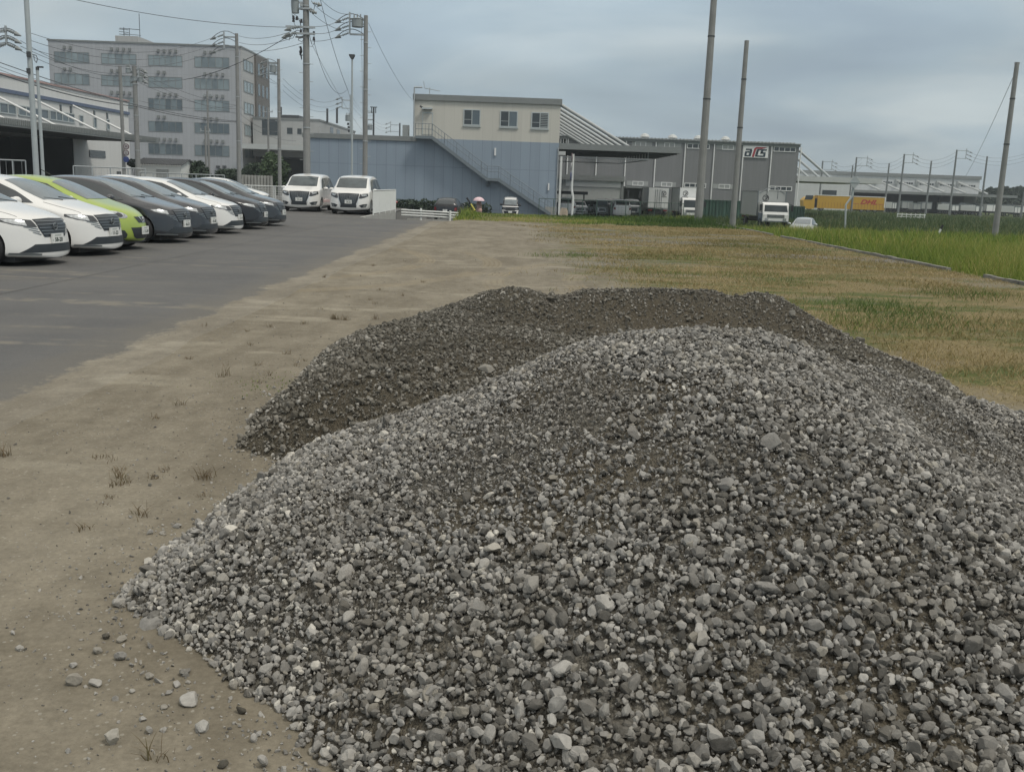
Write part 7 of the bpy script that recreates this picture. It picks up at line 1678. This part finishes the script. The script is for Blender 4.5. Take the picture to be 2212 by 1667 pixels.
# ---- person with parasol
def person():
    Y = 90.0; q = at(1034.5, 450, Y); t = thing('person', 'person in a long pinkish dress holding a pink parasol by the hedge', 'person', (q.x, Y, -1.27), R(8))
    J = {'pelvis': (0, 0, .92, .14), 'waist': (0, 0, 1.08, .115), 'chest': (0, -.01, 1.28, .135), 'neck0': (0, -.01, 1.41, .06), 'neck': (0, -.02, 1.47, .048), 'head': (0, -.03, 1.56, .085), 'crown': (0, -.02, 1.63, .075),
         'shR': (-.15, 0, 1.37, .055), 'elR': (-.22, -.05, 1.12, .04), 'wrR': (-.12, -.22, 1.18, .027), 'haR': (-.07, -.25, 1.20, .03), 'shL': (.15, 0, 1.37, .055), 'elL': (.21, .0, 1.10, .04), 'wrL': (.20, -.10, .90, .027), 'haL': (.20, -.12, .83, .03),
         'hiR': (-.09, 0, .86, .095), 'knR': (-.09, -.01, .48, .06), 'anR': (-.09, .01, .08, .038), 'toR': (-.10, -.13, .03, .034), 'hiL': (.09, 0, .86, .095), 'knL': (.10, -.04, .48, .06), 'anL': (.10, .02, .08, .038), 'toL': (.11, -.12, .03, .034)}
    E = [('pelvis', 'waist'), ('waist', 'chest'), ('chest', 'neck0'), ('neck0', 'neck'), ('neck', 'head'), ('head', 'crown'), ('chest', 'shR'), ('shR', 'elR'), ('elR', 'wrR'), ('wrR', 'haR'), ('chest', 'shL'), ('shL', 'elL'), ('elL', 'wrL'), ('wrL', 'haL'), ('pelvis', 'hiR'), ('hiR', 'knR'), ('knR', 'anR'), ('anR', 'toR'), ('pelvis', 'hiL'), ('hiL', 'knL'), ('knL', 'anL'), ('anL', 'toL')]
    for side, hx in (('R', -1), ('L', 1)):
        for k in range(4): J['f%s%d' % (side, k)] = (J['ha' + side][0] + (k - 1.5) * .018, J['ha' + side][1] - .045, J['ha' + side][2] - (.04 if side == 'L' else -.0) , .009); E.append(('ha' + side, 'f%s%d' % (side, k)))
        J['t' + side] = (J['ha' + side][0] - hx * .04, J['ha' + side][1] - .02, J['ha' + side][2] + .02, .01); E.append(('wr' + side, 't' + side))
    ks = list(J); me = bpy.data.meshes.new('body'); me.from_pydata([J[k][:3] for k in ks], [(ks.index(a), ks.index(b_)) for a, b_ in E], []); o = bpy.data.objects.new('body', me); C.objects.link(o)
    md = o.modifiers.new('skin', 'SKIN')
    for i, k in enumerate(ks): me.skin_vertices[0].data[i].radius = (J[k][3], J[k][3])
    me.skin_vertices[0].data[0].use_root = True; s2 = o.modifiers.new('sub', 'SUBSURF'); s2.levels = s2.render_levels = 1
    bpy.context.view_layer.update(); me2 = bpy.data.meshes.new_from_object(o.evaluated_get(bpy.context.evaluated_depsgraph_get())); bpy.data.objects.remove(o)
    mat('skin', (0.42, 0.27, 0.20), .6, var=.05); mat('dress', (0.30, 0.215, 0.195), .8, var=.25, scale=9); mat('parasol', (0.62, 0.46, 0.49), .7, var=.12, scale=4); mat('hair', (0.02, 0.017, 0.015), .6, var=.1)
    me2.materials.clear(); me2.materials.append(M['skin']); me2.polygons.foreach_set('use_smooth', np.ones(len(me2.polygons), bool)); b2 = bpy.data.objects.new('body', me2); C.objects.link(b2); b2.parent = t
    # dress: lathe following the body
    d = MB(); prof = [(.16, 1.40), (.175, 1.30), (.15, 1.10), (.19, .92), (.24, .60), (.30, .28), (.31, .22)]; n = 20; vs = [(r_ * math.cos(2 * math.pi * k / n) * (1 + .04 * math.cos(k * 5)), r_ * .72 * math.sin(2 * math.pi * k / n), z) for r_, z in prof for k in range(n)]
    d.add(vs, [(i * n + k, i * n + (k + 1) % n, (i + 1) * n + (k + 1) % n, (i + 1) * n + k) for i in range(len(prof) - 1) for k in range(n)]); d.build('dress', M['dress'], t, world=False, smooth=True)
    h = MB(); b = bmesh.new(); bmesh.ops.create_icosphere(b, subdivisions=2, radius=1)
    for v in b.verts: v.co = Vector((v.co.x * .10, v.co.y * .10 + .015, v.co.z * .12 + 1.605)) if v.co.z > -.2 or v.co.y > 0 else Vector((v.co.x * .09, .04, v.co.z * .12 + 1.58))
    mh = bpy.data.meshes.new('hair'); b.to_mesh(mh); b.free(); mh.materials.append(M['hair']); ho = bpy.data.objects.new('hair', mh); C.objects.link(ho); ho.parent = t
    f = MB()
    for s in (-1, 1): f.box(s * .035 - .012, s * .035 + .012, -.118, -.108, 1.56, 1.572)
    f.box(-.02, .02, -.118, -.108, 1.505, 1.513); f.build('face_features', M['hair'], t, world=False); MB().cyl((0, -.10, 1.555), (0, -.13, 1.53), .012, .016, 6).build('nose', M['skin'], t, world=False)
    # bag
    bg_ = thing('handbag', 'pale pink bag hanging at the side of the person with the parasol', 'bag', (q.x + .12, Y - .2, -.60)); a = MB(); b = bmesh.new(); bmesh.ops.create_icosphere(b, subdivisions=3, radius=1)
    for v in b.verts: v.co = Vector((v.co.x * .18, v.co.y * .09, v.co.z * .19 - .05))
    mb_ = bpy.data.meshes.new('bag_body'); b.to_mesh(mb_); b.free(); mb_.materials.append(mat('bag_pink', (0.50, 0.33, 0.28), .6)); bo = bpy.data.objects.new('bag_body', mb_); C.objects.link(bo); bo.parent = bg_
    MB().tube([(.12 * math.cos(math.pi * k / 8), 0, .10 + .18 * math.sin(math.pi * k / 8)) for k in range(9)], .012, 5).build('strap', M['dress'], bg_, world=False)
    # parasol
    p = thing('parasol', 'pale pink open parasol held above the person', 'parasol', (q.x - .02, Y - .25, -.10)); zc_ = .62; R_ = .52; n = 16; c = MB()
    vs = [(0, 0, zc_)]; rings = 5
    for i in range(1, rings + 1):
        f_ = i / rings
        for k in range(n): rr_ = R_ * math.sin(f_ * 1.35) / math.sin(1.35) * (1 - .03 * (k % 2)); a_ = 2 * math.pi * k / n; vs.append((rr_ * math.cos(a_), rr_ * math.sin(a_), zc_ - .34 * (1 - math.cos(f_ * 1.35)) / (1 - math.cos(1.35))))
    fs = [(0, 1 + k, 1 + (k + 1) % n) for k in range(n)] + [(1 + (i - 1) * n + k, 1 + i * n + k, 1 + i * n + (k + 1) % n, 1 + (i - 1) * n + (k + 1) % n) for i in range(1, rings) for k in range(n)]
    c.add(vs, fs); c.build('canopy', M['parasol'], p, world=False); MB().cyl((0, 0, .02), (0, 0, zc_ + .05), .010, n=6).build('shaft', M['dark_metal'], p, world=False); MB().cyl((0, 0, -.04), (0, 0, .04), .018, n=6).build('handle', M['bark'], p, world=False)
person()
# beige block at the corner of the fenced car park
q = at(1217, 466, 91); m = MB(); z1_ = zof(1217, 450, 91)
m.prism([(q.x - .33, -1.25), (q.x + .40, -1.25), (q.x + .36, z1_ - .2), (q.x + .28, z1_), (q.x - .22, z1_ + .04), (q.x - .32, z1_ - .3)], 'y', 90.6, 91.2); mat('beige_bag', (0.46, 0.38, 0.29), .85, var=.25, scale=4, bump=.5, bscale=8)
tag(m.build('sack', M['beige_bag']), 'beige sack like block at the corner of the fence, right of the blue wall', 'sack')
# pale tufts/clods on far verge

# ------------------------------------------------------------------ thin summer haze
hm = bpy.data.materials.new('haze'); hm.use_nodes = True; t = hm.node_tree; t.nodes.clear()
o_ = nd(t, 'ShaderNodeOutputMaterial'); pv = nd(t, 'ShaderNodeVolumePrincipled'); pv.inputs['Density'].default_value = 0.00045; pv.inputs['Color'].default_value = (0.80, 0.88, 0.93, 1); pv.inputs['Anisotropy'].default_value = 0.2
L(t, pv.outputs[0], o_.inputs['Volume'])
hz = MB().box(-910, 910, -70, 2510, -2.6, 46).build('haze', hm); hz['kind'] = 'stuff'; hz['label'] = 'thin pale summer haze softening the far buildings'; hz['category'] = 'haze'
